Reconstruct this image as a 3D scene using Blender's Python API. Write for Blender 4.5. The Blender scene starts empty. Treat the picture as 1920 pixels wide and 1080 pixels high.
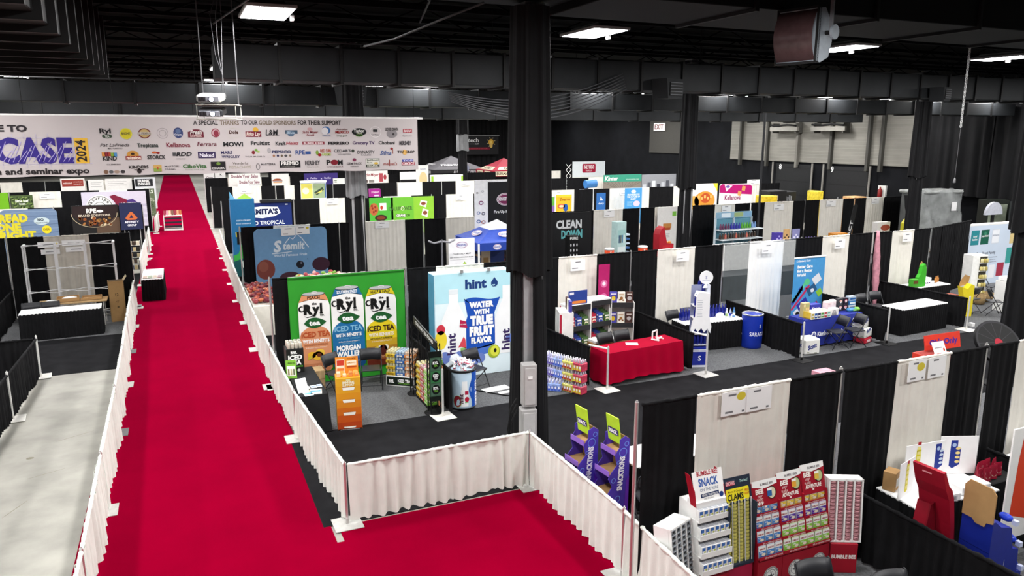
import bpy, bmesh, math, random
from mathutils import Vector, Matrix
from math import sin, cos, pi, radians, atan2, hypot
sc = bpy.context.scene
COL = sc.collection
# ---------------------------------------------------------------- camera, world, exposure
cam_d = bpy.data.cameras.new('camera')
cam = bpy.data.objects.new('camera', cam_d)
COL.objects.link(cam)
cam_d.sensor_width = 36.0
cam_d.lens = 36.0 * 1408.7 / 1920.0
cam_d.clip_end = 300
PITCH, YAW = 0.20147, 0.41626
fw = Vector((sin(YAW) * cos(PITCH), cos(YAW) * cos(PITCH), -sin(PITCH)))
rt = Vector((cos(YAW), -sin(YAW), 0))
up = rt.cross(fw)
cam.matrix_world = Matrix(((rt.x, up.x, -fw.x, 0), (rt.y, up.y, -fw.y, 0), (rt.z, up.z, -fw.z, 5.46), (0, 0, 0, 1)))
sc.camera = cam
w = bpy.data.worlds.new('world')
sc.world = w
w.use_nodes = True
w.node_tree.nodes['Background'].inputs[0].default_value = (0.02, 0.021, 0.023, 1)
w.node_tree.nodes['Background'].inputs[1].default_value = 1.0
sc.view_settings.view_transform = 'Standard'
sc.view_settings.look = 'None'
sc.view_settings.gamma = 1
sc.view_settings.use_curve_mapping = False
sc.view_settings.exposure = 0.0
LAMP_WATTS = 262.0
# ---------------------------------------------------------------- materials
MATS = {}
def lin(h):
 out = []
 for k in (0, 2, 4):
  c = int(h[k:k + 2], 16) / 255
  out.append(c / 12.92 if c <= 0.04045 else ((c + 0.055) / 1.055) ** 2.4)
 return out
def mat(h, rough=0.6, metal=0.0, var=0.06, scale=9.0, bump=0.0, emit=0.0, alpha=1.0, spec=0.3, detail=3.0, stretch=None, bscale=None):
 key = (h, rough, metal, var, scale, bump, emit, alpha, spec, stretch, bscale)
 if key in MATS:
  return MATS[key]
 m = bpy.data.materials.new('surface_' + h)
 m.use_nodes = True
 nt = m.node_tree
 b = nt.nodes['Principled BSDF']
 c = lin(h)
 tc = nt.nodes.new('ShaderNodeTexCoord')
 mp = nt.nodes.new('ShaderNodeMapping')
 nt.links.new(tc.outputs['Object'], mp.inputs[0])
 if stretch:
  mp.inputs['Scale'].default_value = stretch
 nz = nt.nodes.new('ShaderNodeTexNoise')
 nz.inputs['Scale'].default_value = scale
 nz.inputs['Detail'].default_value = detail
 nt.links.new(mp.outputs[0], nz.inputs['Vector'])
 rp = nt.nodes.new('ShaderNodeValToRGB')
 rp.color_ramp.elements[0].position = 0.3
 rp.color_ramp.elements[1].position = 0.7
 rp.color_ramp.elements[0].color = [x * (1 - var) for x in c] + [1]
 rp.color_ramp.elements[1].color = [min(1, x * (1 + var)) for x in c] + [1]
 nt.links.new(nz.outputs['Fac'], rp.inputs[0])
 nt.links.new(rp.outputs[0], b.inputs['Base Color'])
 b.inputs['Roughness'].default_value = rough
 b.inputs['Metallic'].default_value = metal
 b.inputs['Specular IOR Level'].default_value = spec
 b.inputs['Alpha'].default_value = alpha
 if bump:
  n2 = nt.nodes.new('ShaderNodeTexNoise')
  n2.inputs['Scale'].default_value = bscale or scale * 6
  n2.inputs['Detail'].default_value = 2
  nt.links.new(mp.outputs[0], n2.inputs['Vector'])
  bp = nt.nodes.new('ShaderNodeBump')
  bp.inputs['Strength'].default_value = bump
  bp.inputs['Distance'].default_value = 0.02
  nt.links.new(n2.outputs['Fac'], bp.inputs['Height'])
  nt.links.new(bp.outputs[0], b.inputs['Normal'])
 if emit:
  nt.links.new(rp.outputs[0], b.inputs['Emission Color'])
  b.inputs['Emission Strength'].default_value = emit
 MATS[key] = m
 return m
def ink(h):
 return mat(h, rough=0.55, var=0.03, scale=3.0, spec=0.2)
BLACK_CLOTH = mat('121214', rough=0.9, var=0.25, scale=5, bump=0.12, spec=0.15, bscale=60)
WHITE_CLOTH = mat('e7e3da', rough=0.85, var=0.05, scale=4, bump=0.1, spec=0.15, bscale=60)
IVORY_CLOTH = mat('dde1da', rough=0.85, var=0.05, scale=4, bump=0.1, spec=0.15, bscale=60)
TAUPE_CLOTH = mat('c9c3b8', rough=0.85, var=0.08, scale=4, bump=0.1, spec=0.15)
SHEER = mat('4f585a', rough=0.6, var=0.2, scale=4, alpha=0.55)
BRIGHT_CLOTH = mat('f6f6f4', rough=0.8, var=0.02, scale=4)
CHROME = mat('d9d9d9', rough=0.32, metal=0.85, var=0.03)
STEEL = mat('b4b3af', rough=0.5, metal=0.0, var=0.1, scale=14, spec=.5)
WPAINT = mat('f2f2f0', rough=0.5, var=0.02)
PAPER = ink('f6f6f6')
DARK = mat('111112', rough=0.7, var=0.2, spec=0.2)
BLKPL = mat('1a1a1c', rough=0.45, var=0.1, spec=0.35)
CHAIRM = mat('25262a', rough=0.42, var=0.08, spec=0.4)
KRAFT = mat('a98457', rough=0.8, var=0.08, scale=6)
KRAFT_D = mat('8f6d45', rough=0.8, var=0.08, scale=6)
VINYL = mat('f1f1f1', rough=0.4, var=0.02)
# ---------------------------------------------------------------- text
TXT = {}
CAPH = [None]
def text_mesh(s, bold):
 key = (s, bold)
 if key in TXT:
  return TXT[key]
 cu = bpy.data.curves.new('lettering', 'FONT')
 cu.body = s
 cu.size = 1.0
 cu.resolution_u = 2
 cu.offset = 0.028 * bold
 ob = bpy.data.objects.new('lettering', cu)
 me = bpy.data.meshes.new_from_object(ob)
 vs = [(v.co.x, v.co.y) for v in me.vertices]
 fs = [tuple(p.vertices) for p in me.polygons]
 bpy.data.objects.remove(ob)
 bpy.data.curves.remove(cu)
 bpy.data.meshes.remove(me)
 if vs:
  x0 = min(v[0] for v in vs)
  x1 = max(v[0] for v in vs)
 else:
  x0 = x1 = 0
 TXT[key] = (vs, fs, x0, x1)
 return TXT[key]
def cap_height():
 if CAPH[0] is None:
  vs = text_mesh('H', 0)[0]
  CAPH[0] = max(v[1] for v in vs) - min(v[1] for v in vs)
 return CAPH[0]
# ---------------------------------------------------------------- mesh builder
LAYER = 0.0016
class MB:
 def __init__(s, M=None):
  s.v, s.f, s.mi, s.sm, s.mats = [], [], [], [], []
  s.M = M or Matrix()
 def mid(s, m):
  if isinstance(m, str):
   m = ink(m)
  for i, k in enumerate(s.mats):
   if k is m:
    return i
  s.mats.append(m)
  return len(s.mats) - 1
 def add(s, vs, fs, m, smooth=False):
  o = len(s.v)
  M = s.M
  s.v.extend([M @ Vector(p) for p in vs])
  k = s.mid(m)
  for f in fs:
   s.f.append([o + i for i in f])
   s.mi.append(k)
   s.sm.append(smooth)
 def box(s, x0, x1, y0, y1, z0, z1, m, b=0.0):
  if b <= 0:
   vs = [(x, y, z) for z in (z0, z1) for y in (y0, y1) for x in (x0, x1)]
   s.add(vs, [(0, 2, 3, 1), (4, 5, 7, 6), (0, 1, 5, 4), (2, 6, 7, 3), (0, 4, 6, 2), (1, 3, 7, 5)], m)
   return
  b = min(b, (x1 - x0) * .49, (y1 - y0) * .49, (z1 - z0) * .49)
  vs, idx = [], {}
  X, Y, Z = (x0, x1), (y0, y1), (z0, z1)
  for i in (0, 1):
   for j in (0, 1):
    for k in (0, 1):
     sx, sy, sz = (1, -1)[i] * b, (1, -1)[j] * b, (1, -1)[k] * b
     for a in range(3):
      p = [X[i] + sx, Y[j] + sy, Z[k] + sz]
      p[a] = (X[i], Y[j], Z[k])[a]
      idx[i, j, k, a] = len(vs)
      vs.append(p)
  fs = []
  for a in range(3):
   o1, o2 = [q for q in range(3) if q != a]
   for sgn in (0, 1):
    ring = []
    for (p, q) in ((0, 0), (1, 0), (1, 1), (0, 1)):
     c = [0, 0, 0]
     c[a], c[o1], c[o2] = sgn, p, q
     ring.append(idx[tuple(c) + (a,)])
    fs.append(ring)
   for p in (0, 1):
    for q in (0, 1):
     c0, c1 = [0, 0, 0], [0, 0, 0]
     c0[o1], c0[o2], c1[o1], c1[o2] = p, q, p, q
     c1[a] = 1
     fs.append([idx[tuple(c0) + (o1,)], idx[tuple(c1) + (o1,)], idx[tuple(c1) + (o2,)], idx[tuple(c0) + (o2,)]])
  for i in (0, 1):
   for j in (0, 1):
    for k in (0, 1):
     fs.append([idx[i, j, k, 0], idx[i, j, k, 1], idx[i, j, k, 2]])
  s.add(vs, fs, m)
 def cyl(s, p, q, r, m, r2=None, n=12, cap=True, smooth=True):
  p, q = Vector(p), Vector(q)
  r2 = r if r2 is None else r2
  d = (q - p).normalized()
  a = d.orthogonal().normalized()
  b = d.cross(a)
  vs = []
  for c, rr in ((p, r), (q, r2)):
   for i in range(n):
    t = 2 * pi * i / n
    vs.append(c + a * (cos(t) * rr) + b * (sin(t) * rr))
  fs = [(i, (i + 1) % n, n + (i + 1) % n, n + i) for i in range(n)]
  s.add(vs, fs, m, smooth)
  if cap:
   s.add(vs, [tuple(range(n))[::-1], tuple(range(n, 2 * n))], m)
 def tube(s, pts, r, m, n=8, cap=True):
  pts = [Vector(p) for p in pts]
  vs = []
  a = None
  N = len(pts)
  for i, p in enumerate(pts):
   d = (pts[min(i + 1, N - 1)] - pts[max(i - 1, 0)]).normalized()
   if a is None:
    a = d.orthogonal().normalized()
   else:
    a = a - d * a.dot(d)
    a = a.normalized() if a.length > 1e-6 else d.orthogonal().normalized()
   b = d.cross(a)
   rr = r(i / (N - 1)) if callable(r) else r
   for k in range(n):
    t = 2 * pi * k / n
    vs.append(p + a * (cos(t) * rr) + b * (sin(t) * rr))
  fs = []
  for i in range(N - 1):
   for k in range(n):
    fs.append((i * n + k, i * n + (k + 1) % n, (i + 1) * n + (k + 1) % n, (i + 1) * n + k))
  if cap:
   fs += [tuple(range(n))[::-1], tuple(range((N - 1) * n, N * n))]
  s.add(vs, fs, m, True)
 def lathe(s, prof, m, n=20, c=(0, 0, 0), smooth=True):
  vs, fs = [], []
  for (r, z) in prof:
   for k in range(n):
    t = 2 * pi * k / n
    vs.append((c[0] + r * cos(t), c[1] + r * sin(t), c[2] + z))
  for i in range(len(prof) - 1):
   for k in range(n):
    fs.append((i * n + k, i * n + (k + 1) % n, (i + 1) * n + (k + 1) % n, (i + 1) * n + k))
  if prof[0][0] > 1e-6:
   fs.append(tuple(range(n))[::-1])
  if prof[-1][0] > 1e-6:
   fs.append(tuple(range((len(prof) - 1) * n, len(prof) * n)))
  s.add(vs, fs, m, smooth)
 def ball(s, c, rx, ry, rz, m, nu=10, nv=6, jit=0, rnd=None):
  vs, fs = [], []
  for j in range(nv + 1):
   ph = pi * j / nv
   for i in range(nu):
    t = 2 * pi * i / nu
    k = 1 + (rnd.uniform(-jit, jit) if rnd and 0 < j < nv else 0)
    vs.append((c[0] + rx * sin(ph) * cos(t) * k, c[1] + ry * sin(ph) * sin(t) * k, c[2] - rz * cos(ph) * k))
  for j in range(nv):
   for i in range(nu):
    fs.append((j * nu + i, j * nu + (i + 1) % nu, (j + 1) * nu + (i + 1) % nu, (j + 1) * nu + i))
  s.add(vs, fs, m, True)
 def prism(s, pts, y0, y1, m, axis='y'):
  """outline in the x-z plane pushed out along y (or x: outline in y-z)"""
  n = len(pts)
  if axis == 'y':
   vs = [(p[0], y0, p[1]) for p in pts] + [(p[0], y1, p[1]) for p in pts]
  elif axis == 'x':
   vs = [(y0, p[0], p[1]) for p in pts] + [(y1, p[0], p[1]) for p in pts]
  else:
   vs = [(p[0], p[1], y0) for p in pts] + [(p[0], p[1], y1) for p in pts]
  fs = [tuple(range(n)), tuple(range(n, 2 * n))[::-1]] + [(i, n + i, n + (i + 1) % n, (i + 1) % n) for i in range(n)]
  s.add(vs, fs, m)
 # ---- flat print: x right, y up, z out of the panel
 def poly(s, pts, m, l=1):
  s.add([(p[0], p[1], l * LAYER) for p in pts], [tuple(range(len(pts)))], m)
 def rect(s, x, y, w, h, m, l=1, r=0.0):
  if r <= 0:
   s.poly([(x, y), (x + w, y), (x + w, y + h), (x, y + h)], m, l)
   return
  pts = []
  for cx, cy, a0 in ((x + w - r, y + r, -90), (x + w - r, y + h - r, 0), (x + r, y + h - r, 90), (x + r, y + r, 180)):
   for k in range(5):
    t = radians(a0 + 22.5 * k)
    pts.append((cx + r * cos(t), cy + r * sin(t)))
  s.poly(pts, m, l)
 def ell(s, cx, cy, rx, ry, m, l=1, n=24, rot=0, a0=0, a1=360):
  full = abs(a1 - a0) >= 360
  k = n if full else n + 1
  pts = []
  for i in range(k):
   t = radians(a0 + (a1 - a0) * i / n)
   x, y = rx * cos(t), ry * sin(t)
   pts.append((cx + x * cos(rot) - y * sin(rot), cy + x * sin(rot) + y * cos(rot)))
  s.poly(pts, m, l)
 def ring(s, cx, cy, rx, ry, wd, m, l=1, n=28, a0=0, a1=360):
  vs, fs = [], []
  for i in range(n + 1):
   t = radians(a0 + (a1 - a0) * i / n)
   vs.append((cx + rx * cos(t), cy + ry * sin(t), l * LAYER))
   vs.append((cx + (rx - wd) * cos(t), cy + (ry - wd) * sin(t), l * LAYER))
  for i in range(n):
   fs.append((2 * i, 2 * i + 2, 2 * i + 3, 2 * i + 1))
  s.add(vs, fs, m)
 def line(s, pts, wd, m, l=1):
  """a painted stroke along pts; wd a width or a list of widths"""
  vs, fs = [], []
  N = len(pts)
  for i, p in enumerate(pts):
   a, b = pts[max(i - 1, 0)], pts[min(i + 1, N - 1)]
   dx, dy = b[0] - a[0], b[1] - a[1]
   q = hypot(dx, dy) or 1
   ww = (wd[i] if isinstance(wd, (list, tuple)) else wd) / 2
   nx, ny = -dy / q * ww, dx / q * ww
   vs += [(p[0] + nx, p[1] + ny, l * LAYER), (p[0] - nx, p[1] - ny, l * LAYER)]
  for i in range(N - 1):
   fs.append((2 * i, 2 * i + 1, 2 * i + 3, 2 * i + 2))
  s.add(vs, fs, m)
 def text(s, t, x, y, h, m, l=2, bold=0.0, w=None, al='c', sh=0.0, rot=0.0, arc=0.0, maxw=None):
  """h = cap height; w = forced width; al c/l/r about x; y = baseline"""
  vs, fs, x0, x1 = text_mesh(t, bold)
  if not vs:
   return
  k = h / cap_height()
  kx = k
  if w:
   kx = w / max(1e-6, (x1 - x0))
  elif maxw and (x1 - x0) * k > maxw:
   kx = maxw / (x1 - x0)
  W = (x1 - x0) * kx
  ox = {'c': -W / 2, 'l': 0, 'r': -W}[al]
  out = []
  cr, sr = cos(rot), sin(rot)
  for a, b in vs:
   px = (a - x0) * kx + ox + b * k * sh
   py = b * k
   if arc:
    u = px / (W / 2)
    py += arc * (1 - u * u)
   out.append((x + px * cr - py * sr, y + px * sr + py * cr, l * LAYER))
  s.add(out, fs, m)
 def build(s, name, parent=None, loc=None, rz=0.0, label=None):
  me = bpy.data.meshes.new(name)
  vs = s.v
  if parent is None and loc is None:
   xs = [p[0] for p in vs]
   ys = [p[1] for p in vs]
   zs = [p[2] for p in vs]
   c = Vector(((min(xs) + max(xs)) / 2, (min(ys) + max(ys)) / 2, min(zs)))
   vs = [Vector(p) - c for p in vs]
   loc = c
  me.from_pydata([tuple(p) for p in vs], [], s.f)
  for m in s.mats:
   me.materials.append(m)
  me.polygons.foreach_set('material_index', s.mi)
  me.polygons.foreach_set('use_smooth', s.sm)
  me.update()
  o = bpy.data.objects.new(name, me)
  COL.objects.link(o)
  if parent:
   o.parent = parent
  if loc is not None:
   o.location = loc
  o.rotation_euler = (0, 0, rz)
  if label:
   o['label'] = label
  return o
 def one(s, name, label, cat, group=None, loc=None, rz=0.0):
  o = s.build(name, loc=loc, rz=rz)
  return tag(o, label, cat, group)
 def struct(s, name, label=None):
  o = s.build(name)
  o['kind'] = 'structure'
  if label:
   o['label'] = label
  return o
def tag(o, label, cat, group=None, kind=None):
 o['label'] = label
 o['category'] = cat
 if group:
  o['group'] = group
 if kind:
  o['kind'] = kind
 return o
def thing(name, label, cat, loc=(0, 0, 0), rz=0.0, group=None):
 o = bpy.data.objects.new(name, None)
 o.empty_display_size = 0.1
 COL.objects.link(o)
 o.location = loc
 o.rotation_euler = (0, 0, rz)
 return tag(o, label, cat, group)
def dup(root, loc, rz=0.0, label=None, group=None):
 r = root.copy()
 COL.objects.link(r)
 r.location = loc
 r.rotation_euler = (0, 0, rz)
 if label:
  r['label'] = label
 if group:
  r['group'] = group
 for ch in list(root.children):
  c = ch.copy()
  COL.objects.link(c)
  c.parent = r
  for g in list(ch.children):
   d = g.copy()
   COL.objects.link(d)
   d.parent = c
 return r
def frame(o, u=(1, 0, 0), v=(0, 0, 1)):
 """panel frame: origin o, x along u, y along v, z out of the face"""
 u, v, o = Vector(u).normalized(), Vector(v).normalized(), Vector(o)
 n = u.cross(v)
 return Matrix(((u.x, v.x, n.x, o.x), (u.y, v.y, n.y, o.y), (u.z, v.z, n.z, o.z), (0, 0, 0, 1)))
ORD = ['first', 'second', 'third', 'fourth', 'fifth', 'sixth', 'seventh', 'eighth', 'ninth', 'tenth', 'eleventh', 'twelfth',
       'thirteenth', 'fourteenth', 'fifteenth', 'sixteenth', 'seventeenth', 'eighteenth', 'nineteenth', 'twentieth']
# ---------------------------------------------------------------- pipe and drape
def drape_mesh(p0, p1, h, m, z0=0.02, amp=0.03, pleat=0.13, seed=0, rows=7, hem=0.015, top_r=0.022, seg=7, flare=0.0):
 """a pleated cloth panel hung from a rod, with the ruffled rod pocket on top"""
 rnd = random.Random(seed)
 p0, p1 = Vector((p0[0], p0[1], 0)), Vector((p1[0], p1[1], 0))
 d = p1 - p0
 L = d.length
 d.normalize()
 n = Vector((d.y, -d.x, 0))
 npl = max(2, int(L / pleat))
 N = npl * seg
 ph = [0.0]
 for i in range(npl):
  ph.append(ph[-1] + rnd.uniform(0.7, 1.3))
 ph = [q / ph[-1] for q in ph]
 am = [rnd.uniform(0.45, 1.25) for _ in range(npl + 1)]
 b = MB()
 vs = []
 for j in range(rows + 1):
  v = j / rows
  for i in range(N + 1):
   k = i / seg
   a = int(min(k, npl - 1))
   t = k - a
   u = ph[a] + (ph[a + 1] - ph[a]) * t
   A = am[a] * (1 - t) + am[a + 1] * t
   off = sin(2 * pi * k + 0.7 * sin(a * 2.1 + 3 * v)) * amp * A * (0.45 + 0.75 * (1 - v)) + 0.4 * amp * sin(k * 0.9 + seed)
   sk = 0.012 * sin(a * 1.7 + seed) * (1 - v)
   z = z0 + (h - z0) * v
   if j == 0:
    z += hem * abs(sin(k * 0.55 + seed)) + rnd.uniform(0, hem * 0.4)
   q = p0 + d * (u * L + sk) + n * (off + flare * (1 - v))
   vs.append((q.x, q.y, z))
 fs = []
 W = N + 1
 for j in range(rows):
  for i in range(N):
   fs.append((j * W + i, j * W + i + 1, (j + 1) * W + i + 1, (j + 1) * W + i))
 b.add(vs, fs, m, True)
 if top_r:
  pts = []
  K = max(4, int(L / 0.035))
  for i in range(K + 1):
   q = p0 + d * (L * i / K)
   pts.append((q.x, q.y, h - top_r * 0.4 + rnd.uniform(-.004, .004)))
  rr = [top_r * rnd.uniform(0.7, 1.2) for _ in range(K + 1)]
  b.tube(pts, lambda t: rr[min(K, int(t * K + .5))], m, n=7)
 return b
def upright(x, y, h, label, group, base=(0.4, 0.4), rz=0.0, bm=None, pm=None, r=0.024):
 t = thing('drape_upright', label, 'pole', (x, y, 0), rz, group)
 b = MB()
 b.cyl((0, 0, 0.012), (0, 0, h), r, pm or CHROME, n=12)
 b.cyl((0, 0, h), (0, 0, h + 0.02), r * 0.5, pm or CHROME, n=8)
 b.build('pole', t)
 b = MB()
 b.box(-base[0] / 2, base[0] / 2, -base[1] / 2, base[1] / 2, 0.0125, 0.024, bm or STEEL, 0.003)
 b.cyl((0, 0, 0.024), (0, 0, 0.1), r * 1.25, bm or STEEL, n=12)
 b.build('base_plate', t)
 return t
# ---------------------------------------------------------------- ceiling lamps (the hall's own lights)
LAMP_X = [-16.0, -10.2, -4.4, 1.44, 7.1, 13.2, 18.4, 24.1, 29.6, 33.4]
LAMP_Y = [1.8, 7.1, 12.4, 17.7, 23.0, 28.3, 33.6, 39.0, 45.0, 51.0, 58.0, 66.0, 76.0, 90.0, 104.0]
housing = mat('8f8f8f', rough=0.5, var=0.05)
glow = mat('ffffff', rough=0.5, var=0.0, emit=5.0)
glow2 = mat('fdfcff', rough=0.5, var=0.0, emit=14.0)
def make_lamp(label):
 t = thing('ceiling_lamp', label, 'lamp', (0, 0, 0), 0, 'ceiling panel lamps')
 b = MB()
 b.box(-.66, .66, -.36, .36, 0.0, 0.05, housing, .01)
 b.prism([(-.64, .05), (.64, .05), (.48, .12), (-.48, .12)], -.2, .2, housing)
 b.build('housing', t)
 b = MB()
 for k in range(4):
  y = -.255 + .17 * k
  b.prism([(-.6, -.008), (.6, -.008), (.6, .003), (-.6, .003)], y - .075, y + .075, glow2)
 b.build('diffuser', t, label='glowing white diffuser')
 b = MB()
 b.box(.1, .2, -.42, -.36, -.07, .02, WPAINT, .01)
 b.build('sensor', t)
 for x in (-.5, .5):
  b = MB()
  b.cyl((x, 0, .1), (x, 0, 1.0), .006, DARK, n=5)
  b.build('hanger_wire', t)
 return t
lamp0 = None
ld = bpy.data.lights.new('lamp_light', 'AREA')
ld.shape = 'RECTANGLE'
ld.size, ld.size_y = 0.62, 1.22
ld.energy = LAMP_WATTS
ld.color = (1.0, 0.985, 0.97)
LAMPZ = 7.25
for j, y in enumerate(LAMP_Y):
 for i, x in enumerate(LAMP_X):
  if y > 70 and not 1 <= i <= 6:
   continue
  lab = 'panel lamp in the %s ceiling row, %s' % (ORD[j - 2] if j > 1 else '', 'straight over the red carpet' if i == 3 else '%s to the %s of the red carpet' % (ORD[abs(i - 3) - 1], 'right' if i > 3 else 'left'))
  if j >= 2 and not (i < 2 and j < 5) and not (j == 2 and (i == 2 or i > 7)):
   if lamp0 is None:
    lamp0 = make_lamp(lab)
    lamp0.location = (x, y, LAMPZ)
    lamp0.rotation_euler = (0, 0, pi / 2)
   else:
    dup(lamp0, (x, y, LAMPZ), pi / 2, lab)
  lo = bpy.data.objects.new('lamp_light', ld)
  COL.objects.link(lo)
  lo.location = (x, y, LAMPZ - .03)
def up(p):
 """ceiling gear hangs nearer than first surveyed: bring a point in along its sight line"""
 return (p[0] * .653, p[1] * .653, 5.46 + (p[2] - 5.46) * .653)
# ---------------------------------------------------------------- the hall shell
concrete = mat('98968e', rough=0.55, var=0.2, scale=1.7, bump=0.05, detail=6, bscale=30)
b = MB()
b.box(-24, 37, -4, 116, -0.2, 0.0, concrete)
stain = mat('7f7b6a', rough=.6, var=.2, scale=6)
for (x, y, w_, h_, r_) in [(-2.12, 9.62, .1, .07, .3), (-2.6, 12.4, .28, .008, 1.1), (-2.35, 13.6, .3, .008, .4), (-2.7, 11.0, .2, .007, -.6), (-2.1, 15.2, .35, .008, .5), (-2.7, 14.4, .06, .05, 0)]:
 b.M = Matrix.Translation((x, y, 0))
 b.ell(0, 0, w_, h_, stain, 1, 14, r_)
b.M = Matrix()
b.struct('floor')
b = MB()
b.box(-24, 37, -4, 116, 8.2, 8.4, mat('060606', rough=.9, var=.3, spec=.05))
b.struct('ceiling')
wallb = mat('111215', rough=0.85, var=0.25, scale=1.5, spec=.1)
b = MB()
b.box(-24, 37, 115, 116, 0, 8.2, wallb)
b.struct('wall_back')
b = MB()
b.box(-24.5, -24, -4, 116, 0, 8.2, wallb)
b.struct('wall_left')
b = MB()
b.box(-24, 37, -4.5, -4, 0, 8.2, wallb)
b.struct('wall_front')
dock_lo = mat('202124', rough=.7, var=.2, scale=2)
dock_hi = mat('75736c', rough=.6, var=.12, scale=.7, stretch=(1, 1, 4))
b = MB()
b.box(36.3, 37, -4, 116, 0, 8.2, wallb)
b.struct('wall_right')
b = MB()
b.box(36.18, 36.3, 28.2, 43.4, 3.75, 7.7, dock_hi)
for k in range(19):
 z = 3.85 + .2 * k
 b.box(36.172, 36.185, 28.2, 43.4, z, z + .012, mat('8b8983', rough=.6))
b.struct('trim_1', 'pale painted metal band of the loading wall above the dark dock doors')
b = MB()
b.box(36.2, 36.3, 48.6, 53.6, 4.0, 7.2, mat('3a3935', rough=.6))
b.struct('trim_2', 'small pale patch of the right wall near the exit sign')
# pilasters and rails on the dock wall
dgrey = mat('54534f', rough=.6, var=.15)
for k, y in enumerate([30.6, 31.5, 34.2, 36.9, 39.6, 42.2]):
 b = MB()
 b.box(35.95, 36.17, y - .09, y + .09, 3.4, 7.7, mat('3a3935' if k != 3 else '66645e', rough=.6), .01)
 b.struct('trim_%d' % (3 + k))
for k, (y0, y1) in enumerate([(36.5, 38.9), (32.8, 35.4)]):
 t = thing('dock_door_rail', ['white lifting rail above the dock door, left of the two, tied with dark straps', 'white lifting rail above the dock door, nearer the black curtain'][k], 'rail', (35.6, (y0 + y1) / 2, 5.8), 0, 'dock door rails')
 h = (y1 - y0) / 2
 b = MB()
 b.box(-.08, .08, -h, h, -.13, .13, mat('7d7b75', rough=.5), .01)
 b.build('beam', t)
 b = MB()
 b.tube([(-.1, -h + .1, .2), (-.12, -h * .3, .26), (-.1, h * .3, .2), (-.1, h - .1, .25)], .06, DARK, n=6)
 b.build('strap', t)
 for s_ in (-1, 1):
  b = MB()
  b.box(-.03, .5, s_ * (h - .2) - .04, s_ * (h - .2) + .04, -.25, .35, dgrey)
  b.build('bracket', t)
for k, (y, n_) in enumerate([(37.2, '8'), (32.9, '9')]):
 b = MB()
 b.box(36.1, 36.3, y - 1.5, y + 1.5, 0, 3.6, mat('101113', rough=.5, var=.2), .01)
 for q in range(4):
  b.box(36.085, 36.11, y - 1.45, y + 1.45, .85 * q + .83, .85 * q + .85, mat('0c0c0d'))
 for q in (-.2, .5):
  b.box(36.07, 36.11, y + q - .04, y + q + .04, 1.6, 1.8, mat('777777', rough=.4))
 b.M = frame((36.08, y + 1.1, 3.25), (0, -1, 0), (0, 0, 1))
 b.text(n_, 0, 0, .32, 'dddddd', 1, bold=.6)
 b.struct('door_%d' % (k + 1), 'black sectional dock door marked %s' % n_)
 for s_ in (-1.7, 1.7):
  tag_b = MB()
  tag_b.cyl((36.0, y + s_, 0), (36.0, y + s_, 3.7), .06, mat('76746f', rough=.5), n=8)
  tag_b.struct('trim_%d' % (20 + k * 2 + (s_ > 0)))
# ---------------------------------------------------------------- carpets
red = mat('7c001e', rough=0.95, var=0.07, scale=1.2, bump=0.25, spec=0.0, detail=5, bscale=220)
rb_ = red.node_tree.nodes['Principled BSDF'].inputs
rb_['Sheen Weight'].default_value = 0.35
rb_['Sheen Roughness'].default_value = 0.35
rb_['Sheen Tint'].default_value = (1, .02, .16, 1)
b = MB()
b.box(-1.62, 1.6, 9.0, 114, 0.0, 0.012, red)
b.box(-1.5, 5.2, -4, 9.5, 0.0, 0.0121, red)
b.box(1.7, 5.0, 9.5, 9.93, 0.0, 0.0122, red)
b.one('red_carpet', 'wide red carpet running up the main aisle and turning right at the corner post', 'carpet')
blk = mat('1d1d1f', rough=0.93, var=0.22, scale=3, bump=0.2, spec=0.05, bscale=200)
gry = mat('5f6062', rough=0.95, var=0.3, scale=28, bump=0.2, spec=0.05, detail=5, bscale=200)
AISLES = [(9.98, 13.55, 1.5, 36, 'black aisle carpet in front of the tea, barrel and red table booths'),
          (19.5, 23.05, 1.78, 36, 'black aisle carpet behind the booths of the green tea banner'),
          (19.46, 23.0, -24, -1.4, 'black aisle carpet left of the red carpet before the bare frame booth'),
          (29.6, 33.2, 1.78, 36, 'black aisle carpet in front of the green pizza banner'),
          (29.6, 33.2, -24, -1.4, 'black aisle carpet left of the red carpet below the nut banner')]
for y0, y1, x0, x1, lab in AISLES:
 b = MB()
 b.box(x0, x1, y0, y1, 0, 0.0128 if y0 == 9.98 else 0.007, blk)
 b.one('aisle_carpet', lab, 'carpet', 'black aisle carpets')
BAYS = [(13.55, 19.5, 1.78, 36, 'grey booth carpet under the tea, barrel and red table booths'),
  (4.0, 9.98, 5.3, 36, 'grey booth carpet under the tuna displays in front'),
  (23.05, 29.6, 1.78, 36, 'grey booth carpet under the blue fruit board booth'),
  (23.0, 29.6, -24, -1.4, 'grey booth carpet under the bare white frame booth')]
for y0, y1, x0, x1, lab in BAYS:
 b = MB()
 b.box(x0, x1, y0, y1, 0, 0.006, gry)
 b.one('booth_carpet', lab, 'carpet', 'grey booth carpets')
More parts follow.
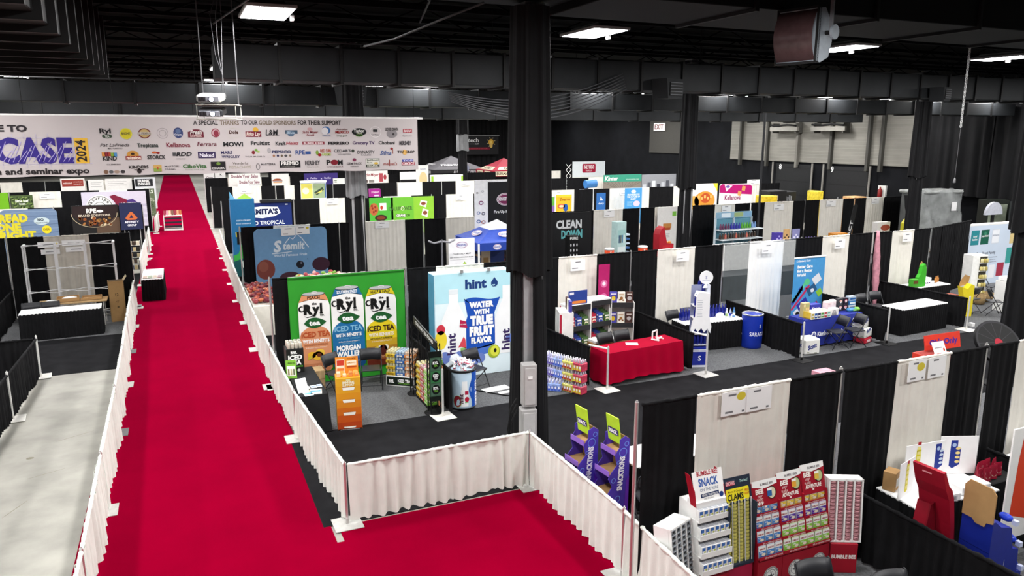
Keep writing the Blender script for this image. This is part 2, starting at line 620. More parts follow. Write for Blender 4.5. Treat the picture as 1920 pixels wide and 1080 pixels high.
# ---------------------------------------------------------------- ducts, beam, joists
ductm = mat('232527', rough=.6, var=.2, scale=1.5, spec=.2)
ductd = mat('0e0e0f', rough=.65, var=.2, scale=1.5, spec=.15)
ribm = mat('0f0f10', rough=.6)
def duct(x0, x1, y0, y1, z0, z1, step, label, m=ductm, rib=.05, along='x'):
 t = thing('air_duct', label, 'duct', ((x0 + x1) / 2, (y0 + y1) / 2, z0))
 cx, cy = (x0 + x1) / 2, (y0 + y1) / 2
 b = MB()
 b.box(x0 - cx, x1 - cx, y0 - cy, y1 - cy, 0, z1 - z0, m, .01)
 b.build('duct_shell', t)
 a0, a1 = (x0 - cx, x1 - cx) if along == 'x' else (y0 - cy, y1 - cy)
 n = int((a1 - a0) / step)
 for k in range(1, n):
  q = a0 + (a1 - a0) * k / n
  b = MB()
  if along == 'x':
   b.box(q - .03, q + .03, y0 - cy - rib, y1 - cy + rib, -rib, z1 - z0 + rib, ribm)
  else:
   b.box(x0 - cx - rib, x1 - cx + rib, q - .03, q + .03, -rib, z1 - z0 + rib, ribm)
  b.build('flange', t)
 for k in range(int((a1 - a0) / 5)):
  q = a0 + 1.5 + 5 * k
  b = MB()
  p = (q, 0) if along == 'x' else (0, q)
  b.cyl((p[0], p[1], z1 - z0), (p[0], p[1], 8.2 - z0), .012, DARK, n=5)
  b.build('hanger_rod', t)
 return t
duct(.82, 35.2, 15.7, 16.55, 6.5, 7.15, 1.15, 'long black rectangular duct crossing the hall just past the hanging banner')
duct(-23.8, 35.2, 22.9, 23.8, 6.3, 6.82, 1.6, 'second black crossing duct, lower and farther than the first')
duct(-23.8, 35.2, 31.3, 32.1, 6.12, 6.6, 2.4, 'third black crossing duct, far back under the ceiling')
duct(-3.1, -1.02, 3.3, 16.3, 6.5, 7.4, .9, 'wide black ribbed duct at the upper left above the red carpet edge', ductd, .07, 'y')
duct(5.6, 35.2, 9.3, 11.2, 7.3, 8.1, 2.4, 'big near black duct across the upper right corner', ductd)
b = MB()
b.box(-20, 5.6, 10.35, 11.25, 7.42, 8.1, ductd, .01)
b.struct('trim_40', 'black roof beam resting on the near draped column')
jm = mat('0b0b0c', rough=.8, var=.2, spec=.05)
nj = 50
for k, y in enumerate([5.5, 8, 13.5, 16, 18, 20.5, 22.5, 29, 31.5, 33.5, 38, 40.5, 46, 51, 56]):
 b = MB()
 b.box(-24, 36.2, y - .05, y + .05, 8.05, 8.15, jm)
 b.box(-24, 36.2, y - .05, y + .05, 7.62, 7.69, jm)
 pts = []
 for q in range(61):
  pts.append((-24 + q, y, 8.08 if q % 2 else 7.66))
 b.tube(pts, .022, jm, n=4)
 b.struct('trim_%d' % (nj + k))
pipem = mat('2e2e30', rough=.5, var=.1)
PIPES = [([(1.5, 23.7, 8.12), (9.5, 23.7, 8.2)], 'thin grey conduit along the top of the long crossing duct'),
         ([(-6, 34.6, 7.62), (34, 34.6, 7.62)], 'long pale conduit along the top of the second crossing duct'),
         ([(3.9, 14, 8.35), (5.5, 17, 8.4), (6.5, 21, 8.5)], 'slanting dark conduit near the draped column under the ceiling'),
         ([(2.6, 12, 8.0), (1.8, 16, 8.2), (1.2, 22, 8.3)], 'slanting conduit above the projectors'),
         ([(5.8, 14.5, 8.0), (5.4, 16, 7.85), (4.8, 17.5, 7.6), (4.4, 18.8, 7.55)], 'loose cable looping down left of the draped column')]
for pts, lab in PIPES:
 b = MB()
 b.tube([up(p) for p in pts], .016, pipem, n=6)
 b.one('ceiling_conduit', lab, 'conduit')
rnd = random.Random(4)
for k in range(7):
 b = MB()
 z = 5.95 + .05 * k
 pts = []
 for q in range(15):
  u = q / 14
  pts.append((8.3 + 6.6 * u, 23.6 + .05 * k, z + .1 * k * u * .4 + 1.1 * u * u * (1 if u < .99 else 1.0) - .5 * sin(pi * u) * (1 - .08 * k) + .55 * (1 - u)))
 b.tube([up(p) for p in pts], .011, mat('4c4d50', rough=.4), n=5)
 b.one('hanging_cable', '%s cable from the bottom of the cable bundle sagging right of the draped column' % ORD[k], 'cable', 'sagging ceiling cables')
# square air outlets under the ducts
for k, (x, y, z, s_, lab) in enumerate([(16.8, 23.7, 6.75, .7, 'black square air outlet on the long duct right of the column'), (31.2, 23.6, 6.9, .6, 'black square air outlet on the long duct near the right side'),
                                      (7.4, 34.4, 6.75, .8, 'black square air outlet on the second duct left of the column')]):
 t = thing('air_outlet', lab, 'vent', up((x, y + .1, z)), .3)
 s_ *= .653
 b = MB()
 b.prism([(-s_ * .6, 0), (s_ * .6, 0), (s_ * .75, s_), (-s_ * .75, s_)], -s_ / 2, s_ / 2, ductm)
 b.build('hood', t)
 b = MB()
 b.box(-s_ * .5, s_ * .5, -s_ / 2 - .02, -s_ / 2, .06, s_ * .8, ribm)
 for q in range(5):
  b.box(-s_ * .5, s_ * .5, -s_ / 2 - .035, -s_ / 2 - .02, .08 + q * s_ * .15, .1 + q * s_ * .15, mat('505256', rough=.4))
 b.build('grille', t)
# ---------------------------------------------------------------- draped columns
colcloth = mat('121214', rough=.8, var=.2, scale=3, bump=.05, spec=.2)
colgrey = mat('7f8082', rough=.8, var=.15, scale=2, spec=.15)
def column(x, y, hem, r, seed, up_m, label, ztop=8.1, gap=False):
 t = thing('draped_column', label, 'column', (x, y, 0))
 rnd = random.Random(seed)
 b = MB()
 b.box(-.16, .16, -.16, .16, 0, ztop, mat('9c9c9e', rough=.5))
 b.build('steel_core', t)
 def skirt(z0, z1, r0, r1, m, folds, amp, a0=0.0, a1=2 * pi):
  vs, fs = [], []
  N, R = 120, 14
  ph = [rnd.uniform(0, 6) for _ in range(4)]
  for j in range(R + 1):
   v = j / R
   z = z0 + (z1 - z0) * v
   rr = r0 + (r1 - r0) * v
   for i in range(N + 1):
    a = a0 + (a1 - a0) * i / N
    f = sin(folds * a + ph[0] + .6 * sin(2 * v + ph[1])) + .5 * sin((folds * 2 + 1) * a + ph[2] + v)
    q = rr + amp * f * (1.1 - .5 * v)
    zz = z + (.05 * sin(3 * a + ph[3]) + rnd.uniform(-.01, .01) if j == 0 else 0)
    vs.append((q * cos(a), q * sin(a), max(zz, .02)))
  for j in range(R):
   for i in range(N):
    fs.append((j * (N + 1) + i, j * (N + 1) + i + 1, (j + 1) * (N + 1) + i + 1, (j + 1) * (N + 1) + i))
  bb = MB()
  bb.add(vs, fs, m, True)
  return bb
 if up_m is colgrey:
  skirt(hem, hem + 1.3, r * 1.05, r, up_m, 9, .028).build('upper_drape', t, label='grey middle drape')
  skirt(hem + 1.25, ztop - .05, r * 1.08, r * .95, colcloth, 9, .028).build('top_drape', t, label='black top drape')
 else:
  skirt(hem, ztop - .05, r * 1.05, r * .86, up_m, 9, .028).build('upper_drape', t)
 if gap:
  skirt(0.02, hem + .3, r * .95, r * .7, colcloth, 8, .03, radians(-100), radians(217)).build('lower_drape', t)
 else:
  skirt(0.02, hem + .3, r * .9, r * .72, colcloth, 8, .03).build('lower_drape', t)
 return t
column(5.1, 10.85, 3.3, .33, 3, colcloth, 'tall black draped column standing by the inner fence corner, lower cloth parted', 7.4, gap=True)
column(4.6, 21.3, 3.75, .26, 5, colgrey, 'draped column behind the green tea banner, grey above and black below', 7.9)
column(15.95, 21.3, 3.65, .27, 7, colcloth, 'black draped column right of the orange coolers', 7.9)
column(27.2, 21.3, 3.8, .3, 9, colcloth, 'black draped column beside the plastic wrapped pallet', 7.9)
column(17.72, 10.8, 3.3, .4, 11, colcloth, 'black draped column at the right edge beyond the black wheel', 7.4)
column(20.9, 57, 4.2, .45, 15, colgrey, 'far grey column between the grey tent and the red tent', 8.1)
# electrical cabinets in the parted cloth of the near column
t = thing('electrical_cabinet', 'grey electrical cabinet with two boxes and yellow plugs in the near column', 'cabinet', (4.93, 10.52, 0), radians(-12))
gm = mat('a9a7a6', rough=.45, var=.05)
b = MB()
b.box(-.13, .13, -.12, .1, .25, 1.1, gm, .012)
b.box(-.1, .1, -.135, -.12, .3, 1.05, mat('b5b3b2', rough=.4), .006)
b.build('lower_box', t)
b = MB()
b.box(-.1, .13, -.1, .1, 1.14, 1.85, gm, .012)
b.box(-.07, .1, -.115, -.1, 1.18, 1.8, mat('b5b3b2', rough=.4), .006)
b.build('upper_box', t)
b = MB()
b.box(-.14, .14, -.1, .1, 0.01, .25, mat('8a8887'))
b.build('pedestal', t)
b = MB()
b.box(-.02, .05, -.13, -.1, 1.62, 1.66, WPAINT)
b.build('latch', t)
for k in range(3):
 b = MB()
 z = .55 - .13 * k
 b.cyl((-.13, -.1, z), (-.24, -.14, z - .02), .035, mat('e4e23a', rough=.5), n=10)
 b.cyl((-.24, -.14, z - .02), (-.3, -.16, z - .03), .025, DARK, n=8)
 b.build('plug', t, label='yellow plug')
 b = MB()
 b.tube([(-.3, -.16, z - .03), (-.36, -.14, z + .25), (-.3, -.1, z + .6), (-.2, -.08, 1.3 - .1 * k)], .013, DARK, n=6)
 b.build('cable', t)
# ---------------------------------------------------------------- black curtain along the right wall and behind the far booths
for k, (p0, p1, z0, z1, lab) in enumerate([
  ((35.6, 28.2), (35.6, 24.0), 2.45, 8.3, 'black stage curtain hanging right of the loading wall, first width'),
  ((35.6, 24.0), (35.6, 19.5), 2.4, 8.3, 'black stage curtain on the right wall, second width from the loading wall'),
  ((35.6, 19.5), (35.6, 14.0), 2.4, 8.3, 'black stage curtain on the right wall, third width from the loading wall'),
  ((35.6, 14.0), (35.6, 8.0), 2.4, 8.3, 'black stage curtain on the right wall, nearest width'),
  ((8.0, 75.6), (17.0, 75.6), 0.01, 8.0, 'black back curtain left of the far grey column'),
  ((17.0, 75.6), (27.0, 75.6), 0.01, 8.0, 'black back curtain behind the grey tent'),
  ((27.0, 75.6), (36.0, 75.6), 0.01, 8.0, 'black back curtain behind the red tent and light bulb sign')]):
 d = drape_mesh(p0, p1, z1, colcloth, z0=z0, amp=.1, pleat=.6, seed=40 + k, rows=5, hem=.02, top_r=0)
 d.one('stage_curtain', lab, 'curtain', 'black stage curtains')
# ---------------------------------------------------------------- pipe-and-drape walls
CLOTH = {'b': BRIGHT_CLOTH, 'k': BLACK_CLOTH, 'w': WHITE_CLOTH, 's': SHEER, 'i': IVORY_CLOTH, 't': TAUPE_CLOTH}
CNAME = {'b': 'bright white', 'k': 'black', 'w': 'white', 's': 'sheer grey', 'i': 'ivory', 't': 'greyish white'}
WSEED = [100]
def wall(y, panels, poles, where, h=2.44, pleat=.15, start='left end', lod=1, y1=None, amp=.02, x_ref=None):
 """8 ft drape wall along x; panels (x0, x1, colour)"""
 cnt = {}
 xa, xb = panels[0][0], panels[-1][1]
 def yy(x):
  return y if y1 is None else y + (y1 - y) * (x - xa) / (xb - xa)
 for (x0, x1, c) in panels:
  WSEED[0] += 1
  k = cnt.get(c, 0)
  cnt[c] = k + 1
  d = drape_mesh((x0, yy(x0)), (x1, yy(x1)), h, CLOTH[c], pleat=pleat, seed=WSEED[0], rows=6 if lod else 3, seg=7 if lod else 5, amp=amp, top_r=.022 if lod else 0)
  d.one('drape_curtain', '%s %s drape from the %s, %s' % (ORD[k], CNAME[c], start, where), 'drape', 'drapes of ' + where)
 for k, x in enumerate(poles):
  upright(x, yy(x) + .04, h + .02, '%s tall silver upright from the %s, %s' % (ORD[k], start, where), 'tall uprights of ' + where)
wall(6.85, [(4.66, 5.42, 'k'), (5.42, 6.86, 'w'), (6.86, 7.73, 'k'), (7.8, 8.76, 'k'), (8.76, 9.83, 'w'), (9.83, 10.6, 'k'), (10.68, 11.3, 'k'), (11.3, 12.5, 'w'), (12.5, 13.7, 'k')],
     [4.61, 7.765, 10.64], 'near wall behind the tuna displays')
wall(16.5, [(1.68, 2.5, 'k'), (2.5, 3.7, 'w'), (3.7, 4.6, 'k'), (4.68, 5.35, 'k'), (5.35, 6.55, 'w'), (6.55, 7.68, 'k')],
     [1.63, 4.64], 'wall behind the green tea banner')
wall(16.5, [(7.74, 8.58, 'k'), (8.58, 9.71, 'w'), (9.71, 10.74, 'k'), (10.8, 11.6, 'k'), (11.6, 12.86, 'w'), (12.86, 13.83, 'k'), (13.9, 14.8, 's'), (14.8, 16.13, 'b'),
   (16.13, 16.6, 's'), (16.6, 17.68, 'k'), (17.68, 18.81, 'w'), (18.81, 19.82, 'k'), (19.9, 20.75, 'k'), (20.75, 21.76, 'w'), (21.76, 22.58, 'k')],
     [7.71, 10.77, 13.87, 16.85, 19.86, 22.62], 'wall behind the red table', start='column side', y1=16.95)
wall(16.95, [(22.66, 23.55, 'k'), (23.5, 24.65, 'k'), (24.6, 26.05, 'k')], [], 'slanted wall beside the brand family board', y1=18.0)
# light shining white board behind the sheer drapes
wall(26.3, [(1.8, 2.83, 'k'), (2.83, 4.05, 'w'), (4.05, 5.02, 'k'), (5.06, 5.87, 'k'), (5.87, 7.4, 'w'), (7.4, 8.06, 'k'), (8.12, 8.95, 'k'), (8.95, 10.2, 'w'), (10.2, 11.2, 'k'), (11.25, 12.1, 'k'), (12.1, 13.2, 'k')],
     [1.76, 5.04, 8.09, 11.22], 'wall of the blue fruit board', lod=1)
wall(26.6, [(13.3, 15.38, 'k'), (15.38, 16.77, 'w'), (16.77, 17.58, 'k'), (17.64, 18.35, 'k'), (18.35, 19.46, 'w'), (19.5, 20.22, 'k'), (20.3, 21.5, 'k'), (21.5, 22.6, 'w'), (22.6, 23.45, 'k'), (23.52, 24.3, 'k'), (24.3, 25.98, 'w'), (25.98, 26.7, 'k'),
   (26.76, 27.62, 'k'), (27.62, 29.1, 'w'), (29.1, 29.82, 'k'), (29.88, 30.62, 'k'), (30.62, 31.84, 'w'), (31.84, 33.0, 'k')],
     [17.61, 20.25, 23.48, 26.73, 29.85], 'wall behind the orange coolers', start='column side')
F36 = 'wall behind the green pizza banner'
wall(36.9, [(1.8, 2.7, 'k'), (2.7, 4.2, 'w'), (4.2, 4.95, 'k'), (5.0, 6.18, 'k'), (6.18, 7.4, 'w'), (7.4, 8.35, 'k'), (8.42, 9.3, 'k'), (9.3, 10.75, 'w'), (10.75, 11.8, 'k'), (11.85, 12.6, 'k'), (12.6, 14.1, 'w'), (14.1, 15.4, 'k')],
     [1.76, 4.98, 8.38, 11.83], F36, pleat=.2, lod=0)
wall(37.3, [(17.6, 18.4, 'k'), (18.4, 20.3, 'w'), (20.3, 21.5, 'k'), (21.55, 22.6, 'k'), (22.6, 25.3, 'w'), (25.3, 26.4, 'k'), (26.4, 27.0, 'k'), (27.0, 27.9, 'w'), (27.9, 29.4, 'k'), (29.45, 32.6, 'k'), (32.6, 33.6, 'w'), (33.6, 35.2, 'k')],
     [21.52, 29.4], 'wall behind the waffle poster', start='column side', pleat=.2, lod=0)
wall(47.5, [(1.8, 2.95, 'k'), (2.95, 4.56, 'w'), (4.56, 5.36, 'k'), (5.42, 5.9, 'k'), (5.9, 6.5, 'w'), (6.5, 7.6, 'k'), (7.6, 8.8, 'k'), (8.85, 10.1, 'k'), (10.1, 10.6, 'w'), (10.6, 12.9, 'k'), (12.95, 14.6, 'w'), (14.6, 15.9, 'k'), (15.95, 16.9, 'k'), (16.9, 18.4, 'w'), (18.4, 20.5, 'k')],
     [1.76, 5.39, 8.83, 12.93, 15.92], 'wall above the magenta block', pleat=.25, lod=0)
wall(47.5, [(23.5, 25.2, 'k'), (25.25, 27.0, 'k'), (27.0, 29.0, 'w'), (29.0, 30.3, 'k'), (30.35, 34.2, 'k')], [25.22], 'wall of the teal sign', start='column side', pleat=.25, lod=0)
wall(57.6, [(1.8, 3.3, 'k'), (3.3, 5.6, 'w'), (5.6, 6.3, 'k'), (6.3, 7.6, 'w'), (7.6, 9.0, 'k'), (9.0, 10.6, 'k'), (10.6, 12.7, 'k'), (12.7, 15.0, 'w'), (15.0, 17.2, 'k'), (17.2, 18.2, 'k'), (18.2, 21, 'k'), (21, 24, 'k')],
     [5.62], 'farthest wall right of the red carpet', pleat=.3, lod=0)
wall(57.6, [(28.6, 30.0, 'w'), (30.0, 31.0, 'k'), (31.0, 34.0, 'k')], [], 'farthest wall near the pale sky sign', start='column side', pleat=.3, lod=0)
# left of the red carpet
wall(26.3, [(-1.5, -2.63, 'k'), (-2.63, -3.83, 't'), (-3.83, -4.76, 'k'), (-4.82, -5.8, 'k'), (-5.8, -7.0, 'w'), (-7.0, -7.9, 'k')], [-1.52, -4.79], 'wall behind the bare white frame', start='red carpet')
wall(36.9, [(-1.5, -2.5, 'k'), (-2.5, -3.9, 'w'), (-3.9, -4.85, 'k'), (-4.9, -5.8, 'k'), (-5.8, -7.1, 'w'), (-7.1, -8.0, 'k'), (-8.05, -9, 'k')], [-1.5, -4.87], 'wall of the chestnut banner', start='red carpet', pleat=.2, lod=0)
wall(47.5, [(-1.5, -2.6, 'k'), (-2.6, -4.0, 'w'), (-4.0, -5.0, 'k'), (-5.0, -5.85, 'k'), (-5.85, -7.3, 'w'), (-7.3, -8.2, 'k'), (-8.25, -9.2, 'k'), (-9.2, -11, 'k')], [-1.5, -5.0, -8.22], 'wall beside the leaf poster', start='red carpet', pleat=.25, lod=0)
wall(57.6, [(-1.5, -3.0, 'k'), (-3.0, -5.0, 'w'), (-5.0, -5.55, 'k'), (-5.55, -7.0, 'w'), (-7.0, -7.9, 'k'), (-7.95, -9.2, 'k'), (-9.2, -10.4, 'w'), (-10.4, -12, 'k'), (-12, -14, 'k')], [-1.5, -7.92], 'farthest wall left of the red carpet', start='red carpet', pleat=.3, lod=0)
# ---------------------------------------------------------------- low fences along the red carpet
def low_rail(pts, m, cname, where, h=.92, posts=True, base=(.4, .4), start='near end', bm=None, pleat=.16, amp=.03, flare=0.0, skip_first=False, ends=True, gap=.03, side=1):
 n = len(pts)
 for k in range(n - 1):
  WSEED[0] += 1
  p, q = pts[k], pts[k + 1]
  L = hypot(q[0] - p[0], q[1] - p[1])
  g = gap / L
  a = (p[0] + (q[0] - p[0]) * g, p[1] + (q[1] - p[1]) * g)
  c = (p[0] + (q[0] - p[0]) * (1 - g), p[1] + (q[1] - p[1]) * (1 - g))
  d = drape_mesh(a, c, h, m, pleat=pleat, seed=WSEED[0], rows=6, amp=amp, flare=flare * side, z0=.03, hem=.03, top_r=.026)
  d.one('rail_drape', '%s %s rail drape from %s, %s' % (ORD[k], cname, start, where), 'drape', 'low drapes of ' + where)
 if posts:
  for k, p in enumerate(pts):
   if (k == 0 and skip_first) or (not ends and k in (0, n - 1)):
    continue
   upright(p[0], p[1], h + .03, '%s low silver post from %s, %s' % (ORD[k], start, where), 'low posts of ' + where, base=base, bm=bm if bm and k % 2 else None, r=.02)
low_rail([(-1.31, 6.2), (-1.31, 8.9), (-1.34, 11.75), (-1.36, 15.0), (-1.4, 18.0), (-1.46, 20.9), (-1.5, 23.7), (-1.53, 26.6)], IVORY_CLOTH, 'ivory', 'fence left of the red carpet', bm=mat('6b6b6d', rough=.5), base=(.3, .4), amp=.05, pleat=.2)
low_rail([(-1.5, 30.4), (-1.52, 33.6), (-1.5, 36.7)], IVORY_CLOTH, 'ivory', 'left fence behind the small black table', base=(.3, .4), amp=.05, pleat=.2)
low_rail([(-1.45, 38.4), (-1.5, 41.5)], IVORY_CLOTH, 'ivory', 'left fence beside the purple board', base=(.3, .4), amp=.05, pleat=.2)
low_rail([(-1.3, 46.5), (-1.2, 50)], IVORY_CLOTH, 'ivory', 'farthest left fence past the display cart', base=(.3, .4), amp=.05, pleat=.2)
low_rail([(1.83, 9.95), (1.62, 13.4), (1.56, 16.6), (1.55, 19.8), (1.55, 22.9), (1.56, 26.1), (1.58, 29.3), (1.6, 32.5), (1.65, 35.7), (1.7, 39)], IVORY_CLOTH, 'ivory', 'fence right of the red carpet', amp=.04, pleat=.18)
low_rail([(1.83, 9.95), (4.72, 9.98)], IVORY_CLOTH, 'ivory', 'fence in front of the black column', skip_first=True, amp=.045, pleat=.19, start='corner post')
low_rail([(4.72, 9.98), (4.72, 7.25), (4.62, 6.95)][:2] + [(4.55, 4.4)], IVORY_CLOTH, 'ivory', 'fence running from the black column to the tuna displays', skip_first=True, ends=False, amp=.035, pleat=.17, start='column')
# black low side rails between booths
BR = [([(4.62, 13.35), (4.62, 16.3)], 'side rail between tea booth and barrel booth'),
      ([(7.75, 16.3), (7.95, 13.75)], 'side rail left of the cereal racks'),
      ([(10.74, 16.3), (10.72, 13.75)], 'side rail right of the red table'),
      ([(13.8, 16.4), (13.69, 13.4)], 'side rail left of the blue table'),
      ([(16.95, 16.6), (16.92, 13.65)], 'side rail right of the blue table'),
      ([(20.1, 16.7), (20.2, 13.75)], 'side rail right of the empty white table'),
      ([(7.75, 6.7), (7.75, 4.0)], 'side rail right of the tuna displays'),
      ([(10.62, 6.7), (10.6, 4.0)], 'side rail behind the red poster'),
      ([(-3.22, 19.42), (-3.3, 16.6), (-3.4, 13.6), (-3.5, 10.5)], 'black fence beside the bare concrete'),
      ([(-3.25, 19.44), (-6.3, 19.5), (-9.5, 19.6)], 'black fence along the front of the left aisle'),
      ([(-4.75, 26.1), (-4.7, 23.2)], 'side rail left of the bare white frame')]
for pts, wh in BR:
 low_rail(pts, BLACK_CLOTH, 'black', wh, posts=False, start='wall end', pleat=.14, amp=.028)
POSTS = [(4.42, 13.36, 'silver low post with pale flat base between the tea rack and the barrel', 0),
         (8.2, 13.42, 'silver low post with pale flat base at the red table left corner', 0),
         (10.84, 13.42, 'silver low post with grey base before the blue bottle display', 1),
         (13.69, 13.36, 'silver low post left of the blue table beside the white paper packs', 2),
         (16.92, 13.62, 'silver low post at the left front corner of the empty white table', 2),
         (20.2, 13.72, 'silver low post with pale base right of the empty white table', 0),
         (-3.22, 19.45, 'silver low post at the corner of the black fence on the left', 0),
         (-3.3, 16.6, 'silver low post in the middle of the black fence beside bare concrete', 0),
         (7.75, 4.0, 'low post at the end of the rail right of the tuna displays', 2)]
for x, y, lab, bk in POSTS:
 upright(x, y, .98, lab, 'low posts at the booth fronts', base=(.42, .42), bm=[mat('d8d6d0', rough=.5), STEEL, DARK][bk], rz=.1, r=.022, pm=mat('dcdcda', rough=.35, metal=.3))
for p, q, lab in [((8.2, 13.42, .94), (7.97, 13.85, .94), 'bare white rail stub at the red table left corner'), ((10.84, 13.42, .94), (10.73, 13.85, .94), 'bare white rail stub before the blue bottle display')]:
 b = MB()
 b.cyl(p, q, .022, WPAINT, n=10)
 b.one('cross_rail', lab, 'rail')
# ---------------------------------------------------------------- furniture used in many booths
def make_chair(label, group='black folding chairs'):
 t = thing('folding_chair', label, 'chair', (0, 0, 0), 0, group)
 for s in (-1, 1):
  b = MB()
  b.tube([(s * .225, -.24, .01), (s * .225, -.02, .42), (s * .225, .1, .62), (s * .225, .19, .82), (s * .2, .2, .845)], .012, CHAIRM, n=8)
  b.build('leg', t)
 for s in (-1, 1):
  b = MB()
  b.tube([(s * .2, -.16, .43), (s * .2, .05, .22), (s * .2, .25, .01)], .011, CHAIRM, n=8)
  b.build('leg', t)
 b = MB()
 b.box(-.195, .195, -.2, .19, .43, .46, CHAIRM, .012)
 b.build('seat', t)
 b = MB()
 vs = []
 N = 8
 for k in range(N + 1):
  u = -1 + 2 * k / N
  for (z, yo) in ((.6, .075), (.835, .18)):
   vs.append((u * .215, yo + .045 * (1 - u * u), z))
 for k in range(N + 1):
  u = -1 + 2 * k / N
  for (z, yo) in ((.6, .075), (.835, .18)):
   vs.append((u * .215, yo + .045 * (1 - u * u) + .022, z))
 fs = []
 o = 2 * (N + 1)
 for k in range(N):
  a = 2 * k
  fs += [(a, a + 2, a + 3, a + 1), (o + a + 1, o + a + 3, o + a + 2, o + a), (a + 1, a + 3, o + a + 3, o + a + 1), (a, o + a, o + a + 2, a + 2)]
 fs += [(0, 1, o + 1, o), (2 * N, o + 2 * N, o + 2 * N + 1, 2 * N + 1)]
 b.add(vs, fs, CHAIRM, True)
 b.build('backrest', t)
 b = MB()
 b.cyl((-.22, -.19, .1), (.22, -.19, .1), .009, CHAIRM, n=6)
 b.cyl((-.2, .2, .07), (.2, .2, .07), .009, CHAIRM, n=6)
 b.build('crossbar', t)
 return t
CHAIR0 = [None]
def chair(x, y, rz, label):
 if CHAIR0[0] is None:
  CHAIR0[0] = make_chair(label)
  CHAIR0[0].location = (x, y, .012)
  CHAIR0[0].rotation_euler = (0, 0, rz)
  return CHAIR0[0]
 return dup(CHAIR0[0], (x, y, .012), rz, label)
def loop_cloth(L, W, h, z0, m, amp=.02, pleat=.12, flare=.03, seed=0, rad=.03, top=False, hemw=0.0):
 """cloth hanging all round a rectangular table top, pleated or in soft folds"""
 rnd = random.Random(seed)
 pts = []
 c = [(L / 2, -W / 2), (L / 2, W / 2), (-L / 2, W / 2), (-L / 2, -W / 2)]
 for k in range(4):
  p, q = c[k], c[(k + 1) % 4]
  d = hypot(q[0] - p[0], q[1] - p[1])
  n = max(6, int(d / pleat * 6))
  for i in range(n):
   t = i / n
   pts.append((p[0] + (q[0] - p[0]) * t, p[1] + (q[1] - p[1]) * t))
 N = len(pts)
 R = 8
 vs, fs = [], []
 ph = [rnd.uniform(0, 6) for _ in range(3)]
 wob = [rnd.uniform(.5, 1.3) for _ in range(N)]
 wob = [sum(wob[(i + k) % N] for k in range(-4, 5)) / 9 for i in range(N)]
 for j in range(R + 1):
  v = j / R
  for i, (x, y) in enumerate(pts):
   s = i * 2 * pi / 6
   r = hypot(x / (L / 2), y / (W / 2))
   a = atan2(y, x)
   nx, ny = (1 if abs(x - L / 2) < 1e-6 else -1 if abs(x + L / 2) < 1e-6 else 0), (1 if abs(y - W / 2) < 1e-6 else -1 if abs(y + W / 2) < 1e-6 else 0)
   q = hypot(nx, ny) or 1
   off = (amp * sin(s + ph[0]) * wob[i] + flare) * (0.15 + v if top else 0.5 + .5 * v) + (.004 if j else 0)
   z = h - (h - z0) * v
   if j == R:
    z += hemw * (0.5 + .5 * sin(i * .13 + ph[1]))
   vs.append((x + nx / q * off, y + ny / q * off, z))
 for j in range(R):
  for i in range(N):
   k = (i + 1) % N
   fs.append((j * N + i, (j + 1) * N + i, (j + 1) * N + k, j * N + k))
 b = MB()
 b.add(vs, fs, m, True)
 if top:
  b.add([(x, y, h) for x, y in c] + [(x, y, h) for x, y in pts], [(0, 1, 2, 3)], m)
 return b
def skirted_table(x, y, L, W, rz, label, top=VINYL, skirt=BLACK_CLOTH, seed=1, z0=.02):
 t = thing('skirted_table', label, 'table', (x, y, .01), rz, None)
 b = MB()
 b.box(-L / 2, L / 2, -W / 2, W / 2, .715, .75, top, .008)
 b.build('tabletop', t)
 loop_cloth(L - .01, W - .01, .735, z0, skirt, amp=.018, pleat=.09, flare=.012, seed=seed).build('table_skirt', t, label='pleated black skirt')
 for sx in (-1, 1):
  for sy in (-1, 1):
   b = MB()
   b.cyl((sx * (L / 2 - .15), sy * (W / 2 - .1), 0), (sx * (L / 2 - .15), sy * (W / 2 - .1), .715), .014, STEEL, n=6)
   b.build('leg', t)
 return t
def sign_card(x, y, z, w, h, label, u=(1, 0, 0), lines=((.5, .8, .35), (.3, .25, .4)), dot=None):
 b = MB(frame((x, y, z), u))
 b.box(-w / 2, w / 2, -h / 2, h / 2, -.004, 0, PAPER)
 for (cx, cy, ww) in lines:
  b.rect(-w / 2 + cx * w - ww * w / 2, -h / 2 + cy * h - .012, ww * w, .024, '77777a', 1)
 if dot:
  b.ell(-w / 2 + dot[0] * w, -h / 2 + dot[1] * h, dot[2], dot[2] * .75, 'd8c53e', 1)
 return b.one('sign_card', label, 'sign', 'paper sign cards on drapes')
def bag(w, h, d, m, draw=None, pinch=.55):
 """stand-up pouch: puffed body pinched to a flat seal on top; draw(mb) prints the front"""
 b = MB()
 vs, fs = [], []
 N, R = 16, 6
 for j in range(R + 1):
  v = j / R
  dd = d / 2 * (1 - v ** 1.6 * .94)
  for i in range(N):
   a = 2 * pi * i / N
   ca, sa = cos(a), sin(a)
   e = 0.5
   vs.append((w / 2 * math.copysign(abs(ca) ** e, ca), dd * math.copysign(abs(sa) ** .8, sa), h * v))
 for j in range(R):
  for i in range(N):
   fs.append((j * N + i, j * N + (i + 1) % N, (j + 1) * N + (i + 1) % N, (j + 1) * N + i))
 fs += [tuple(range(N))[::-1], tuple(range(R * N, (R + 1) * N))]
 b.add(vs, fs, m, False)
 if draw:
  th = math.atan2(d * .47, h)
  b.M = frame((0, -d / 2 - .002, 0), (1, 0, 0), (0, sin(th), cos(th)))
  draw(b)
 return b
def carton(w, h, d, m, draw=None, b_=.004):
 b = MB()
 b.box(-w / 2, w / 2, -d / 2, d / 2, 0, h, m, b_)
 if draw:
  b.M = frame((0, -d / 2, 0))
  draw(b)
 return b
